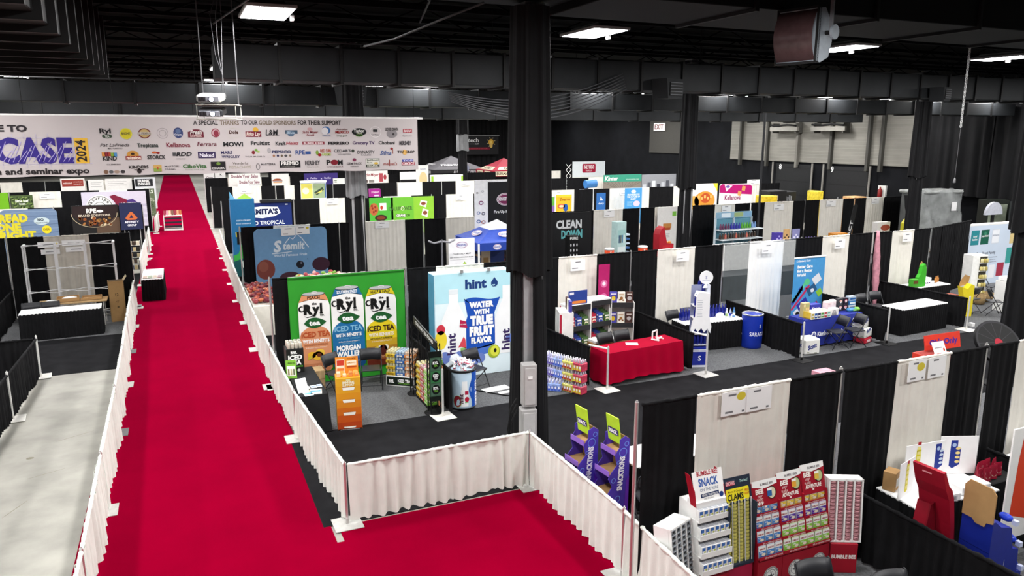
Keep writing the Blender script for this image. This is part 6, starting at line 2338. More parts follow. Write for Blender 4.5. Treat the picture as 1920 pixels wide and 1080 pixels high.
b = carton(.34, 1.48, .3, mat('c98a9a', rough=.45, var=.2, scale=10), lambda q: (q.rect(-.15, 1.36, .3, .1, 'd94a4a', 1), q.rect(-.1, 1.38, .2, .05, 'f0e0e0', 2)))
b.one('colourful_carton', 'pink and red carton whose top peeks over the near wall beside the second tall post', 'carton', None, loc=(9.9, 9.1, .008))
# sign cards on the near wall
for x, w_, lab, dot in [(5.95, .4, 'sign card on the near white drape, first of the pair above the clam cans', (.75, .75, .07)), (6.33, .4, 'sign card on the near white drape, second of the pair above the clam cans', None),
      (9.1, .36, 'sign card with a yellow seal on the white drape behind the picture boards', (.7, .65, .08)), (9.5, .36, 'sign card without seal on the white drape behind the picture boards', None)]:
 sign_card(x, 6.8, 2.28, w_, .3, lab, dot=dot, lines=((.4, .85, .3), (.3, .14, .3), (.85, .1, .1)), u=(1, .03, 0))
# ================================================================ hanging sponsor banner
t = thing('hanging_banner', 'long white sponsor banner hanging across the red carpet aisle', 'banner', (0, 20.6, 4.5))
b = MB(frame((0, 0, -4.5)))
vs, fs = [], []
N = 90
for i in range(N + 1):
 x = -7.2 + (13.43) * i / N
 sag = .02 * abs(sin(i * pi / 6))
 for j in range(5):
  v = j / 4
  z = 4.5 + .012 * sin(i * .7) * (1 - v) + (5.89 - sag * .5 - 4.5) * v
  vs.append((x, z, .006 * sin(i * .55 + v * 1.5) * (.4 + v * .2) - .006))
for i in range(N):
 for j in range(4):
  a = i * 5 + j
  fs.append((a, a + 5, a + 6, a + 1))
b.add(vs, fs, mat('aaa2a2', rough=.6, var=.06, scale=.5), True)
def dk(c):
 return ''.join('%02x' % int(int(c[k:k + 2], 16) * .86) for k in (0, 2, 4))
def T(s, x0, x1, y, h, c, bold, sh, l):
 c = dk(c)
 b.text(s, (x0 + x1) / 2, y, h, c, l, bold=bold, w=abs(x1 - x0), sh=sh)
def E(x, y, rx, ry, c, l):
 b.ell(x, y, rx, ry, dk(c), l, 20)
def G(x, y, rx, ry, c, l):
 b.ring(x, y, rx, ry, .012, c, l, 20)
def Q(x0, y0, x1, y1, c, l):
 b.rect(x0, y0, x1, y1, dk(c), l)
# welcome wording, grid lines and the hatched show name
for k in range(22):
 b.rect(-6.9 + .235 * k, 4.7, .012, .78, 'a9a2b4', 1)
for k in range(5):
 b.rect(-7.0, 4.78 + .15 * k, 5.2, .012, 'a9a2b4', 1)
b.text('WELCOME TO', -3.05, 5.53, .135, '221d22', 2, bold=1.8, al='r', w=1.75)
b.text('SHOWCASE', -2.18, 4.83, .53, '2c1f6e', 3, bold=1.5, al='r', w=3.55)
for k in range(36):
 x = -5.7 + .1 * k
 b.line([(x, 4.84), (x + .2, 5.2 + .1 * (k % 3 - 1))], .012, '9a90c0', 4)
b.rect(-2.14, 4.79, .28, .59, 'c49a34', 2)
b.text('2024', -1.92, 4.83, .19, '1f1a1c', 5, bold=1, rot=pi / 2, w=.5, al='l')
b.text('design and seminar expo', -1.89, 4.56, .13, '1f1a1c', 3, bold=1.2, al='r', w=2.35)
T('A SPECIAL', 0.48, 1.05, 5.7, 0.1, '2a2628', 0.8, 0, 2)
T('THANKS', 1.1, 1.55, 5.7, 0.1, '7a6a58', 0.8, 0, 2)
T('TO OUR', 1.6, 2.0, 5.71, 0.1, '2a2628', 0.8, 0, 2)
T('GOLD SPONSORS', 2.03, 2.95, 5.71, 0.1, '7a6a58', 0.8, 0, 2)
T('FOR THEIR SUPPORT', 3.0, 4.12, 5.71, 0.11, '2a2628', 0.8, 0, 2)
T('Ryl', -1.59, -1.35, 5.49, 0.11, '1c1a1c', 1.2, 0, 2)
E(-1.44, 5.42, 0.11, 0.05, '3c4a3a', 1)
T('TEA', -1.49, -1.39, 5.39, 0.05, 'd0d0c8', 1, 0, 2)
E(-1.03, 5.48, 0.13, 0.13, 'd9cf3c', 1)
E(-1.03, 5.48, 0.11, 0.11, 'c9bc2c', 2)
T('BRIGHT', -1.13, -0.94, 5.46, 0.05, '4a4a30', 1, 0, 3)
E(-0.63, 5.49, 0.14, 0.12, '6a2626', 1)
E(-0.63, 5.49, 0.11, 0.1, 'b9a06a', 2)
Q(-0.77, 5.45, 0.29, 0.07, 'c7bfb6', 3)
T('GUERRERO', -0.77, -0.49, 5.45, 0.06, '6a5a4a', 0.8, 0, 4)
G(-0.23, 5.49, 0.13, 0.13, '8a8486', 1)
G(-0.23, 5.49, 0.08, 0.08, '8a8486', 1)
E(0.12, 5.5, 0.11, 0.13, '3a4470', 1)
E(0.12, 5.54, 0.06, 0.06, '5a6a90', 2)
T('Chiquita', 0.03, 0.2, 5.44, 0.04, 'e0e0ea', 0.8, 0, 3)
Q(0.34, 5.39, 0.36, 0.14, '6a1c2e', 1)
E(0.53, 5.53, 0.15, 0.06, '6a1c2e', 1)
T('Fresh', 0.39, 0.65, 5.47, 0.1, 'e6dad8', 0.8, 0.2, 3)
T('EXPRESS', 0.39, 0.65, 5.4, 0.05, 'd9bcb8', 0.8, 0, 3)
E(0.98, 5.5, 0.1, 0.11, '8a2a3e', 1)
E(0.98, 5.5, 0.08, 0.09, 'c9a9ae', 2)
E(0.99, 5.49, 0.06, 0.08, '8a2a3e', 3)
G(1.41, 5.5, 0.17, 0.13, 'a9a49c', 1)
T('Dole', 1.3, 1.52, 5.48, 0.08, '4a2a22', 1.2, 0, 2)
Q(1.69, 5.4, 0.38, 0.14, '7a1c30', 1)
E(1.94, 5.58, 0.07, 0.06, 'd9a83a', 1)
T('Frito Lay', 1.71, 2.04, 5.43, 0.09, 'e6d8cc', 0.9, 0.15, 3)
T('L&M', 2.18, 2.47, 5.44, 0.14, '1f1f22', 0.9, 0.1, 2)
T('~', 2.38, 2.52, 5.42, 0.07, '1f1f22', 0.5, 0, 2)
Q(2.67, 5.48, 0.31, 0.09, '3f5468', 1)
E(2.81, 5.49, 0.09, 0.08, '5a7088', 2)
T('Blue', 2.7, 2.91, 5.48, 0.06, 'a9bccb', 0.8, 0.2, 3)
T('Sadie Meyer', 3.1, 3.5, 5.49, 0.07, '8a2a34', 0.4, 0.25, 2)
T('Foods', 3.21, 3.4, 5.42, 0.06, '8a2a34', 0.4, 0.2, 2)
E(3.3, 5.6, 0.07, 0.04, 'c9a0a0', 1)
E(3.72, 5.57, 0.11, 0.1, '3f6aa4', 1)
E(3.69, 5.55, 0.09, 0.09, 'd9d4d6', 2)
T('DANONE', 3.62, 3.83, 5.41, 0.04, '6a7a9a', 0.6, 0, 2)
T('Avocados', 3.99, 4.29, 5.58, 0.04, '6a3a34', 0.6, 0, 2)
T('MEXICO', 3.96, 4.32, 5.49, 0.07, '9a2a2a', 1, 0, 2)
T('always good', 3.99, 4.27, 5.41, 0.04, '4a5a3a', 0.5, 0, 2)
E(4.6, 5.53, 0.2, 0.1, '1a1c1c', 1)
E(4.6, 5.45, 0.1, 0.05, '5a8a3a', 1)
T('Taylor', 4.45, 4.74, 5.52, 0.08, 'eceae6', 1, 0, 3)
T('FARMS', 4.53, 4.68, 5.47, 0.03, 'b9c9a0', 0.5, 0, 3)
G(5.04, 5.53, 0.16, 0.15, 'c9c4c4', 1)
Q(4.98, 5.53, 0.12, 0.07, '2a2a2c', 1)
T('Cal-Maine', 4.93, 5.15, 5.44, 0.04, '8a8688', 0.4, 0, 2)
T('LIQUID DEATH', 5.32, 5.68, 5.57, 0.07, '2a2628', 0.9, 0, 2)
E(5.5, 5.48, 0.15, 0.11, '8a8486', 1)
E(5.54, 5.47, 0.03, 0.03, '3a3436', 2)
Q(5.82, 5.51, 0.25, 0.1, 'a82a3c', 1)
T('BADIA', 5.85, 6.05, 5.53, 0.06, 'f0dede', 1, 0, 3)
T('Spices', 5.8, 6.07, 5.41, 0.04, 'b0a8a8', 0.4, 0, 2)
T('Pat LaFrieda', -1.61, -0.99, 5.18, 0.07, '2a2628', 0.2, 0.4, 2)
T('MEAT PURVEYORS', -1.45, -1.14, 5.12, 0.03, '5a5456', 0.3, 0, 2)
T('Tropicana', -0.81, -0.35, 5.16, 0.09, '2a3430', 1, 0, 2)
T('Kellanova', -0.17, 0.37, 5.16, 0.1, '7a1c34', 0.8, 0, 2)
T('Ferrara', 0.53, 0.98, 5.18, 0.1, '6a2a3a', 0.6, 0.2, 2)
T('MOWI', 1.14, 1.61, 5.17, 0.1, '17171a', 1.4, 0, 2)
T('Fruitist', 1.8, 2.27, 5.2, 0.09, '202024', 1.2, 0, 2)
T('Kraft', 2.41, 2.66, 5.19, 0.09, '2c2c30', 0.9, 0, 2)
T('Heinz', 2.67, 2.98, 5.2, 0.08, 'a83040', 0.6, 0.3, 2)
Q(3.09, 5.2, 0.57, 0.08, '8a1c30', 1)
T('BUMBLE BEE', 3.12, 3.63, 5.21, 0.05, 'e0c8c8', 1.4, 0, 3)
T('FERRERO', 3.76, 4.32, 5.2, 0.07, '201c1e', 1.6, 0, 2)
T('Grocery TV', 4.41, 5.01, 5.2, 0.08, '4a3060', 0.8, 0, 2)
T('Chobani', 5.12, 5.57, 5.2, 0.08, '2c2c2c', 0.9, 0, 2)
T('HERSHEY', 5.7, 6.04, 5.18, 0.1, '26222a', 1.0, 0, 2)
Q(-1.59, 4.95, 0.07, 0.1, 'c9823a', 1)
Q(-1.53, 4.95, 0.07, 0.1, '8a2430', 1)
Q(-1.47, 4.95, 0.07, 0.1, 'a03a2c', 1)
Q(-1.4, 4.94, 0.07, 0.1, '7a9a3a', 1)
Q(-1.34, 4.94, 0.07, 0.1, '4a86b8', 1)
T('KIND', -1.58, -1.28, 4.85, 0.1, '1c1c1e', 0.8, 0, 3)
E(-0.93, 4.98, 0.13, 0.1, 'c08a3c', 1)
Q(-1.09, 4.86, 0.34, 0.09, '8a2a2e', 2)
T('mission', -1.07, -0.76, 4.87, 0.07, 'f0dcd0', 1.2, 0, 3)
E(-0.93, 5.0, 0.04, 0.03, '3a2418', 3)
T('STORCK', -0.62, -0.21, 4.87, 0.09, '1c1c1e', 1.4, 0, 2)
E(-0.45, 5.03, 0.06, 0.03, 'c0582c', 1)
E(-0.37, 5.02, 0.04, 0.03, '8a1c24', 1)
T('RDD', 0.03, 0.38, 4.94, 0.09, '1f1f22', 1.6, 0.25, 2)
Q(-0.05, 4.94, 0.08, 0.09, '4a4a4c', 1)
T('LOGISTICS SERVICES', 0.02, 0.24, 4.86, 0.02, '4a4a4c', 0.3, 0, 2)
Q(0.53, 4.88, 0.41, 0.16, '3a2c54', 1)
T('Naked', 0.57, 0.9, 4.91, 0.09, 'e6e0ea', 1, 0, 3)
T('MARS', 1.07, 1.34, 4.98, 0.07, '2a2a5a', 1, 0, 2)
T('WRIGLEY', 1.08, 1.52, 4.88, 0.06, '2a2a5a', 1, 0, 2)
E(1.85, 5.01, 0.04, 0.05, '7a1c24', 1)
E(1.92, 5.07, 0.04, 0.03, '6a9a3a', 1)
E(1.97, 5.03, 0.04, 0.02, '9ab44a', 1)
T('THE J.M. SMUCKER Co', 1.64, 2.13, 4.89, 0.03, '5a5456', 0.4, 0, 2)
E(2.24, 5.06, 0.05, 0.06, 'a9a4a6', 1)
T('PEPSICO', 2.31, 2.79, 4.99, 0.06, '26305c', 1.2, 0, 2)
E(2.35, 4.92, 0.03, 0.03, '9a6a4a', 1)
E(2.45, 4.92, 0.03, 0.03, '3a3a5a', 1)
E(2.55, 4.92, 0.03, 0.03, '6a5a4a', 1)
E(2.65, 4.92, 0.04, 0.03, '4a4a4c', 1)
E(2.76, 4.92, 0.03, 0.03, '7a6a5a', 1)
T('RPE', 2.9, 3.14, 4.95, 0.1, '34508c', 0.8, 0, 2)
Q(3.15, 4.95, 0.14, 0.08, '34508c', 1)
T('RED SUN', 3.54, 3.82, 5.0, 0.08, 'b04a2a', 0.9, 0, 2)
T('FARMS', 3.58, 3.82, 4.91, 0.07, 'a9bc5a', 0.8, 0, 2)
E(3.52, 4.93, 0.05, 0.04, '9a1c24', 1)
E(3.46, 4.99, 0.04, 0.06, '7a9a3a', 1)
T("CEDAR'S", 3.9, 4.35, 5.0, 0.07, '3a3c40', 0.5, 0, 2)
T('TASTE IS EVERYTHING', 3.99, 4.35, 4.92, 0.04, '8a8688', 0.3, 0, 2)
E(4.41, 5.03, 0.04, 0.04, '3a4038', 1)
T('DYNASTY', 4.53, 5.0, 4.95, 0.08, '3c3a3c', 0.4, 0, 2)
T('FARMS', 4.63, 4.9, 4.9, 0.03, '5a5a5c', 0.3, 0, 2)
T('Sifma', 5.15, 5.46, 4.91, 0.11, '34508c', 0.6, 0.3, 2)
E(5.48, 5.08, 0.04, 0.03, '8a1c24', 1)
Q(5.5, 4.94, 0.02, 0.12, '9a5a4a', 1)
T('TOP CROP', 5.64, 6.13, 4.96, 0.06, '2a2220', 1.2, 0, 2)
E(5.85, 4.98, 0.07, 0.07, 'e0b060', 1)
T('CLEMENS', -1.51, -1.21, 4.74, 0.03, '5a5456', 0.4, 0, 2)
Q(-1.49, 4.66, 0.27, 0.0, '8a8486', 1)
E(-1.54, 4.58, 0.05, 0.05, '7a5a48', 1)
E(-1.43, 4.58, 0.05, 0.04, '5a5a5c', 1)
E(-1.31, 4.58, 0.06, 0.04, 'a08a7c', 1)
E(-1.18, 4.58, 0.05, 0.04, '3a3436', 1)
T('KINDERS', -1.04, -0.61, 4.65, 0.07, '201c1e', 1, 0, 2)
E(-0.82, 4.59, 0.05, 0.06, '2a2224', 1)
Q(-0.93, 4.61, 0.22, 0.02, '2a2224', 1)
Q(-0.5, 4.57, 0.18, 0.16, 'c9a05a', 1)
Q(-0.5, 4.57, 0.17, 0.08, '8aa04a', 2)
E(-0.41, 4.65, 0.02, 0.03, 'b0402a', 3)
T('MARTORI', -0.25, 0.07, 4.67, 0.04, '5a5456', 0.4, 0, 2)
T('FARMS', -0.25, -0.01, 4.6, 0.04, '8a8486', 0.3, 0, 2)
T('CiboVita', 0.16, 0.71, 4.64, 0.09, '3f6a3a', 1.2, 0, 2)
T('FOOD FOR LIFE', 0.22, 0.66, 4.59, 0.02, '7a8a70', 0.3, 0, 2)
Q(0.81, 4.57, 0.35, 0.22, '1c1a1c', 1)
T('CONAGRA', 0.83, 1.13, 4.6, 0.05, 'e6e2e0', 0.8, 0, 3)
E(0.99, 4.74, 0.05, 0.04, '6a8a3a', 3)
T('Wonderful', 1.33, 1.7, 4.71, 0.06, '6a625a', 0.3, 0, 2)
T('PISTACHIOS', 1.24, 1.77, 4.61, 0.07, 'b0a898', 0.3, 0, 2)
G(1.94, 4.65, 0.05, 0.08, '4a4648', 1)
T('MARTERRA', 2.02, 2.38, 4.68, 0.05, '5a5658', 0.6, 0, 2)
Q(2.48, 4.61, 0.53, 0.18, '1a181a', 1)
T('PREMIO', 2.52, 2.97, 4.68, 0.09, 'e8e4e0', 1.4, 0, 3)
T('AUTHENTIC SAUSAGES', 2.53, 2.87, 4.62, 0.03, 'a09a94', 0.4, 0, 3)
T('HERSHEY', 3.13, 3.52, 4.67, 0.11, '26222a', 1.1, 0, 2)
T('Salty Snacks', 3.17, 3.5, 4.61, 0.03, '9a9690', 0.3, 0, 2)
T('P', 3.69, 3.8, 4.67, 0.12, '1c1a1c', 1.2, 0, 2)
E(3.9, 4.73, 0.1, 0.07, '7a1426', 1)
T('M', 3.99, 4.12, 4.66, 0.13, '1c1a1c', 1.2, 0, 2)
T('WONDERFUL', 3.69, 4.14, 4.6, 0.03, '5a2430', 0.6, 0, 2)
T('GEM PACK', 4.23, 4.64, 4.66, 0.06, '6a6264', 0.6, 0, 2)
T('BERRIES', 4.33, 4.56, 4.6, 0.03, '7a7274', 0.4, 0, 2)
E(4.44, 4.79, 0.05, 0.04, '7a2a4a', 1)
Q(4.75, 4.58, 0.38, 0.24, '8a9088', 1)
Q(4.76, 4.66, 0.36, 0.14, 'd9d6cc', 2)
T('Earthbound', 4.78, 5.1, 4.75, 0.05, '3a4438', 0.6, 0, 3)
T('Farm', 4.78, 4.93, 4.69, 0.04, '3a4438', 0.6, 0, 3)
Q(4.76, 4.59, 0.35, 0.06, '1f2220', 3)
T('ORGANIC', 4.78, 5.09, 4.6, 0.04, 'e0ddd0', 1, 0, 4)
E(5.03, 4.69, 0.06, 0.03, 'd0a83a', 3)
T("melissa's", 5.24, 5.62, 4.63, 0.08, 'a04a44', 0.5, 0, 2)
Q(5.4, 4.61, 0.02, 0.17, '8a3a34', 1)
Q(5.75, 4.62, 0.38, 0.09, 'a0243c', 1)
Q(5.77, 4.72, 0.32, 0.06, '3a3f9a', 1)
T('CHOICE', 5.77, 6.11, 4.63, 0.07, 'f0dcdc', 1.2, 0, 3)
T('TOP', 5.79, 6.07, 4.73, 0.04, 'c9c9ea', 1, 0, 3)
b.build('printed_cloth', t)
b = MB()
b.cyl((-7.3, .06, 1.4), (6.4, .06, 1.4), .03, mat('d9d7d4', rough=.4), n=10)
b.build('top_pipe', t)
for k in range(8):
 b = MB()
 x = -6.8 + 1.85 * k
 b.cyl((x, .06, 1.4), (x, .06, 3.7), .008, DARK, n=5)
 b.build('hanger_wire', t)
# ---------------------------------------------------------------- ceiling projectors on a hanging shelf
PC_ = (0.66, 13.2, 5.69)
t = thing('projector_shelf', 'two tier hanging shelf carrying the ceiling projectors', 'shelf', PC_, radians(-14))
t.scale = (.85, .85, .85)
pale = mat('9a9a92', rough=.4, var=.05)
for z in (.0, .26):
 b = MB()
 b.box(-.3, .42, -.3, .3, z, z + .02, pale, .004)
 b.build('shelf_plate', t)
for x, y in ((-.28, -.28), (.4, -.28), (-.28, .28), (.4, .28)):
 b = MB()
 b.cyl((x, y, 0), (x, y, .27), .009, pale, n=6)
 b.build('tie_rod', t)
for x, y in ((-.25, .2), (.38, .2)):
 b = MB()
 b.cyl((x, y, .27), (x, y, 2.45), .012, mat('454547', rough=.4), n=8)
 b.build('hanging_pole', t)
for k in range(3):
 b = MB()
 b.tube([(.1 + .05 * k, .0, .42), (.16, .02, .8), (.05 + .06 * k, .05, 1.2), (.1 * k, .1, 1.9), (.2, .1, 2.45)], .007, mat('5a5a5c' if k else '333336', rough=.5), n=5)
 b.build('cable', t)
for k, z in enumerate((.239, .018)):
 q = thing('projector', ['white projector with a glowing lens on the upper tier of the hanging shelf', 'dark grey projector with a glowing lens on the lower tier of the hanging shelf'][k], 'projector', (PC_[0] - .06, PC_[1] - .05, PC_[2] + z + .035), radians(-14), 'ceiling projectors')
 q.rotation_euler[0] = radians(8)
 q.scale = (.75, .75, .75)
 pb = mat(['e9e9e4', '2a2b2e'][k], rough=.4)
 b = MB()
 b.box(-.25, .25, -.24, .26, .02, .17, pb, .03)
 b.build('housing', q)
 b = MB()
 b.box(-.22, .2, -.25, -.235, .03, .14, mat('8a8c94', rough=.4), .006)
 for j in range(8):
  b.box(-.2 + .018 * j, -.19 + .018 * j, -.256, -.25, .04, .13, DARK)
 b.build('front_grille', q)
 b = MB()
 b.cyl((.06, -.24, .085), (.06, -.275, .085), .06, mat('33343a', rough=.3), n=20)
 b.build('lens_ring', q)
 b = MB()
 b.cyl((.06, -.276, .085), (.06, -.28, .085), .045, mat('dfe8ff', rough=.3, emit=9.0, var=0.0), n=20)
 b.build('lens', q, label='glowing lens')
 for x in (-.2, .2):
  b = MB()
  b.cyl((x, 0, 0), (x, 0, .03), .02, DARK, n=8)
  b.build('foot', q)
# ---------------------------------------------------------------- big old floodlight near the ceiling
t = thing('floodlight', 'big grey floodlight with a dull reddish glass hanging from the near ceiling', 'lamp', (8.7, 9.0, 6.5), radians(-76))
t.scale = (1.05, 1.05, 1.05)
gl = mat('8b939b', rough=.5, var=.12, metal=.2)
b = MB()
pr = []
for i in range(9):
 a = i / 8
 pr.append((-.1 - .12 * sin(pi * a) * .6, .02 + .7 * a))
side = [(-.1, .02), (.0, .0), (.2, .08), (.27, .3), (.22, .55), (.05, .74), (-.1, .72)]
b.prism(side, -.32, .32, gl, axis='x')
b.build('housing', t)
b = MB()
vs, fs = [], []
for i in range(13):
 a = -1 + 2 * i / 12
 for x in (-.3, .3):
  vs.append((x, -.1 - .12 * (1 - a * a), .37 + .34 * a))
for i in range(12):
 fs.append((2 * i, 2 * i + 1, 2 * i + 3, 2 * i + 2))
b.add(vs, fs, mat('3d2c2d', rough=.25, var=.15, spec=.6), True)
b.build('front_glass', t, label='curved dull reddish glass')
b = MB()
for x in (-.32, .3):
 b.box(x, x + .02, -.13, -.05, 0, .74, DARK)
b.box(-.32, .32, -.13, -.05, .72, .75, DARK)
b.box(-.32, .32, -.13, -.05, -.01, .02, DARK)
b.build('glass_rim', t)
b = MB()
b.ball((.02, -.05, .35), .1, .06, .16, mat('a48c80', rough=.35), 14, 8)
b.build('reflector', t)
b = MB()
b.cyl((.33, .08, .4), (.46, .08, .4), .03, DARK, n=10)
b.cyl((.44, .08, .4), (.47, .08, .4), .1, gl, n=16)
b.build('tilt_wheel', t)
b = MB()
b.box(.38, .42, .06, .1, .4, 1.4, mat('6a6c70', rough=.4))
b.build('yoke_bar', t)
# ---------------------------------------------------------------- chain, cord, exit sign, tall pipe
t = thing('hanging_chain', 'pale steel chain hanging from the ceiling at the right with a thin pull cord', 'chain', (16.6, 12.0, 4.35))
b = MB()
for k in range(40):
 z = 1.3 + .048 * k
 pts = []
 for i in range(9):
  a = 2 * pi * i / 8
  u, v = .022 * cos(a), .034 * sin(a)
  pts.append((u, 0, z + v) if k % 2 else (0, u, z + v))
 b.tube(pts, .009, mat('dcdcdc', rough=.35, metal=.3), n=5, cap=False)
b.build('chain_links', t)
b = MB()
b.cyl((0, 0, .12), (0, 0, 1.3), .004, mat('77777a'), n=5)
b.build('pull_cord', t)
b = MB()
b.lathe([(.0, 0), (.03, .01), (.025, .08), (.01, .12)], mat('8f9092', rough=.4), 10)
b.build('pull_weight', t)
b = MB()
b.cyl((0, 0, 3.2), (0, 0, 3.88), .006, mat('9a9a9a'), n=5)
b.build('ceiling_hook', t)
t = thing('exit_sign', 'white exit sign lettered in dark red high on the right wall', 'sign', (36.0, 52.1, 5.75))
b = MB()
b.box(.05, .15, -.75, .75, 0, .62, mat('e6e2dc', rough=.5, emit=.35, var=0), .01)
b.M = frame((.045, 0, 0), (0, -1, 0))
b.text('EXIT', 0, .14, .36, '6a1e24', 1, bold=1.2, w=1.2)
b.build('sign_face', t)
b = MB()
b.box(.1, .3, -.1, .1, .2, .4, DARK)
b.build('wall_bracket', t)
b = MB()
b.cyl((23.35, 25.9, 0.02), (23.35, 25.9, 8.2), .05, mat('3a3b3e', rough=.5), n=10)
b.one('ceiling_pipe', 'tall dark vertical pipe standing before the white drapes right of the wire shelf', 'pipe')
# ================================================================ bare frame booth on the left
t = thing('popup_frame', 'bare white pop-up display frame of thin bars behind the left table', 'frame', (-3.05, 25.3, .01))
wf = mat('d6d6d8', rough=.4, var=.03)
XS = [-1.16, -.38, .38, 1.14]
ZS = [.25, .92, 1.6, 2.3]
for i, x in enumerate(XS):
 for y in (-.16, .16):
  b = MB()
  b.box(x - .02, x + .02, y - .012, y + .012, 0, 2.32, wf)
  b.build('upright_bar', t)
for j, z in enumerate(ZS):
 for i in range(3):
  b = MB()
  for (ya, yb) in ((-.16, .16), (.16, -.16)):
   b.cyl((XS[i], ya, z), (XS[i + 1], yb, z + .03 * (1 if ya < 0 else -1)), .012, wf, n=6)
  b.build('scissor_bar', t)
for i in (0, 3):
 for z in ZS:
  b = MB()
  b.box(XS[i] - .03, XS[i] + .03, -.18, .18, z - .03, z + .03, wf, .006)
  b.build('hub', t)
skirted_table(-3.2, 23.45, 1.95, .64, radians(3), 'white topped table with black skirt in front of the bare white frame', seed=41)
for k, (x, y, w_, h_, d_, rz, m, lab) in enumerate([(-3.15, 24.55, .55, .1, .4, .1, KRAFT, 'open brown carton lid behind the left table with white paper in it'), (-2.55, 24.6, .5, .06, .42, .05, KRAFT, 'flat brown carton behind the right end of the left table')]):
 b = MB()
 b.box(-w_ / 2, w_ / 2, -d_ / 2, d_ / 2, 0, .01, m)
 for s_ in (-1, 1):
  b.box(-w_ / 2, w_ / 2, s_ * d_ / 2 - .005, s_ * d_ / 2 + .005, 0, h_, m)
  b.box(s_ * w_ / 2 - .005, s_ * w_ / 2 + .005, -d_ / 2, d_ / 2, 0, h_, m)
 b.one('open_carton', lab, 'carton', None, loc=(x, y, .77), rz=rz)
b = MB()
b.box(-.9, .85, -.3, .3, .71, .75, mat('b49468', rough=.7), .006)
for x in (-.8, .75):
 for y in (-.25, .25):
  b.cyl((x, y, 0), (x, y, .71), .014, STEEL, n=6)
b.one('back_table', 'bare brown table behind the white topped table on the left', 'table', None, loc=(-3.0, 24.55, .008))
b = MB()
b.ball((0, 0, .035), .2, .15, .05, mat('f2f2f0', rough=.6), 12, 6, .15, random.Random(2))
b.one('crumpled_paper', 'crumpled white packing paper in the open brown carton', 'paper', None, loc=(-3.12, 24.55, .79))
b = MB()
b.box(-.14, .14, -.2, .2, 0, .012, PAPER)
b.one('white_folder', 'white folder lying left of the open brown carton', 'folder', None, loc=(-3.6, 24.5, .772), rz=-.3)
t = thing('tall_carton', 'tall brown cardboard box standing open beside the ivory fence', 'carton', (-1.92, 24.75, .008), radians(8))
b = MB()
b.box(-.2, .2, -.15, .15, 0, 1.22, mat('93734a', rough=.8, var=.06), .004)
b.box(-.19, .19, -.14, .14, 1.221, 1.222, mat('4a3820', rough=.9))
b.M = frame((0, -.15, 0))
b.text('12', 0, .78, .07, '3a2c1a', 1, bold=.6)
b.line([(-.05, .6), (.04, .64), (.0, .56)], .012, '4a3a24', 1)
b.rect(-.02, .42, .05, .04, '4a3a24', 1)
b.build('box_body', t)
b = MB()
b.M = Matrix.Translation((.2, 0, 1.22)) @ Matrix.Rotation(radians(35), 4, 'Y')
b.box(0, .012, -.15, .15, 0, .16, mat('cdbb98', rough=.8))
b.build('flap', t)
chair(-4.0, 24.0, .1, 'folding chair behind the far left end of the left table')
chair(-3.55, 24.0, 0, 'folding chair behind the left table, its back just over the white top')
b = MB()
b.tube([(-2.4, 25.7, .02), (-2.2, 25.85, .02), (-2.05, 25.7, .02), (-2.25, 25.6, .02), (-2.4, 25.75, .03)], .015, STEEL, n=6)
b.one('cable_coil', 'coiled cable on the carpet behind the cardboard box', 'cable')
for k, (x, z, w_, h_, lab) in enumerate([(-3.72, 2.2, .55, .17, 'upper left sign card on the greyish drape behind the bare frame'), (-3.05, 2.22, .62, .17, 'upper right sign card on the greyish drape behind the bare frame'), (-3.68, 1.98, .5, .15, 'lower left sign card on the greyish drape behind the bare frame'), (-3.0, 2.02, .55, .15, 'lower right sign card on the greyish drape behind the bare frame')]):
 sign_card(x, 26.25, z, w_, h_, lab, dot=(.9, .6, .04) if k == 0 else None, lines=((.5, .5, .5),))
# small black table on the red carpet
skirted_table(-1.02, 28.3, .66, 2.1, 0, 'small black skirted table with a white top standing on the red carpet', seed=43)
rnd = random.Random(5)
for k in range(8):
 b = MB()
 b.box(-.07, .07, -.1, .1, 0, .02, mat(['c9b9a9', 'a9b09a', 'd9cfc4', 'b08a8a'][k % 4], rough=.6), .003)
 b.box(-.05, .05, -.03, .06, .02, .021, mat(['8a5a5a', '6a7a6a', 'a08a6a', '8a8a9a'][k % 4], rough=.6))
 b.one('printed_booklet', 'printed booklet on the small black table, %s row, %s in the row' % (['front', 'back'][k // 4], ORD[k % 4]), 'booklet', 'booklets on the small black table', loc=(-1.24 + .15 * (k % 4), 27.45 + .26 * (k // 4), .772))
# display cart far up the carpet
t = thing('display_cart', 'island display cart with navy shelves standing on the far red carpet', 'cart', (-.4, 47.9, .014))
b = MB()
b.box(-.5, .5, -.35, .35, 0, .1, mat('e0dedc', rough=.5), .01)
for x in (-.5, .46):
 b.box(x, x + .04, -.38, .35, 0, .85, mat('efedea', rough=.5))
b.build('cart_body', t)
for z in (.2, .42, .64):
 b = MB()
 b.box(-.45, .45, -.36, .3, z, z + .03, mat('2b3040', rough=.5))
 b.box(-.45, .45, -.37, -.36, z + .03, z + .1, mat('20242f', rough=.5))
 b.build('shelf', t)
b = MB()
b.box(-.5, .5, -.4, .4, .82, .88, mat('e3dfda', rough=.5), .01)
b.build('cart_top', t)
bag0 = None
for k in range(14):
 lab = 'snack bag on the display cart, %s row, %s in the row' % (['front', 'back'][k // 7], ORD[k % 7])
 loc = (-.4 - .42 + .14 * (k % 7), 47.68 + .4 * (k // 7), .895 + .04 * (k // 7))
 cols = ['9c3048', 'd9a07a', '7a5a4a', 'c98a9a', 'b5653a', '8a2a3a', 'e0c0a0']
 bb_ = bag(.12, .2, .09, mat(cols[(k * 3) % 7], rough=.5), lambda b: b.rect(-.04, .08, .08, .06, 'e6dcd0', 1))
 bb_.one('snack_bag', lab, 'bag', 'snack bags on the display cart', loc=loc)
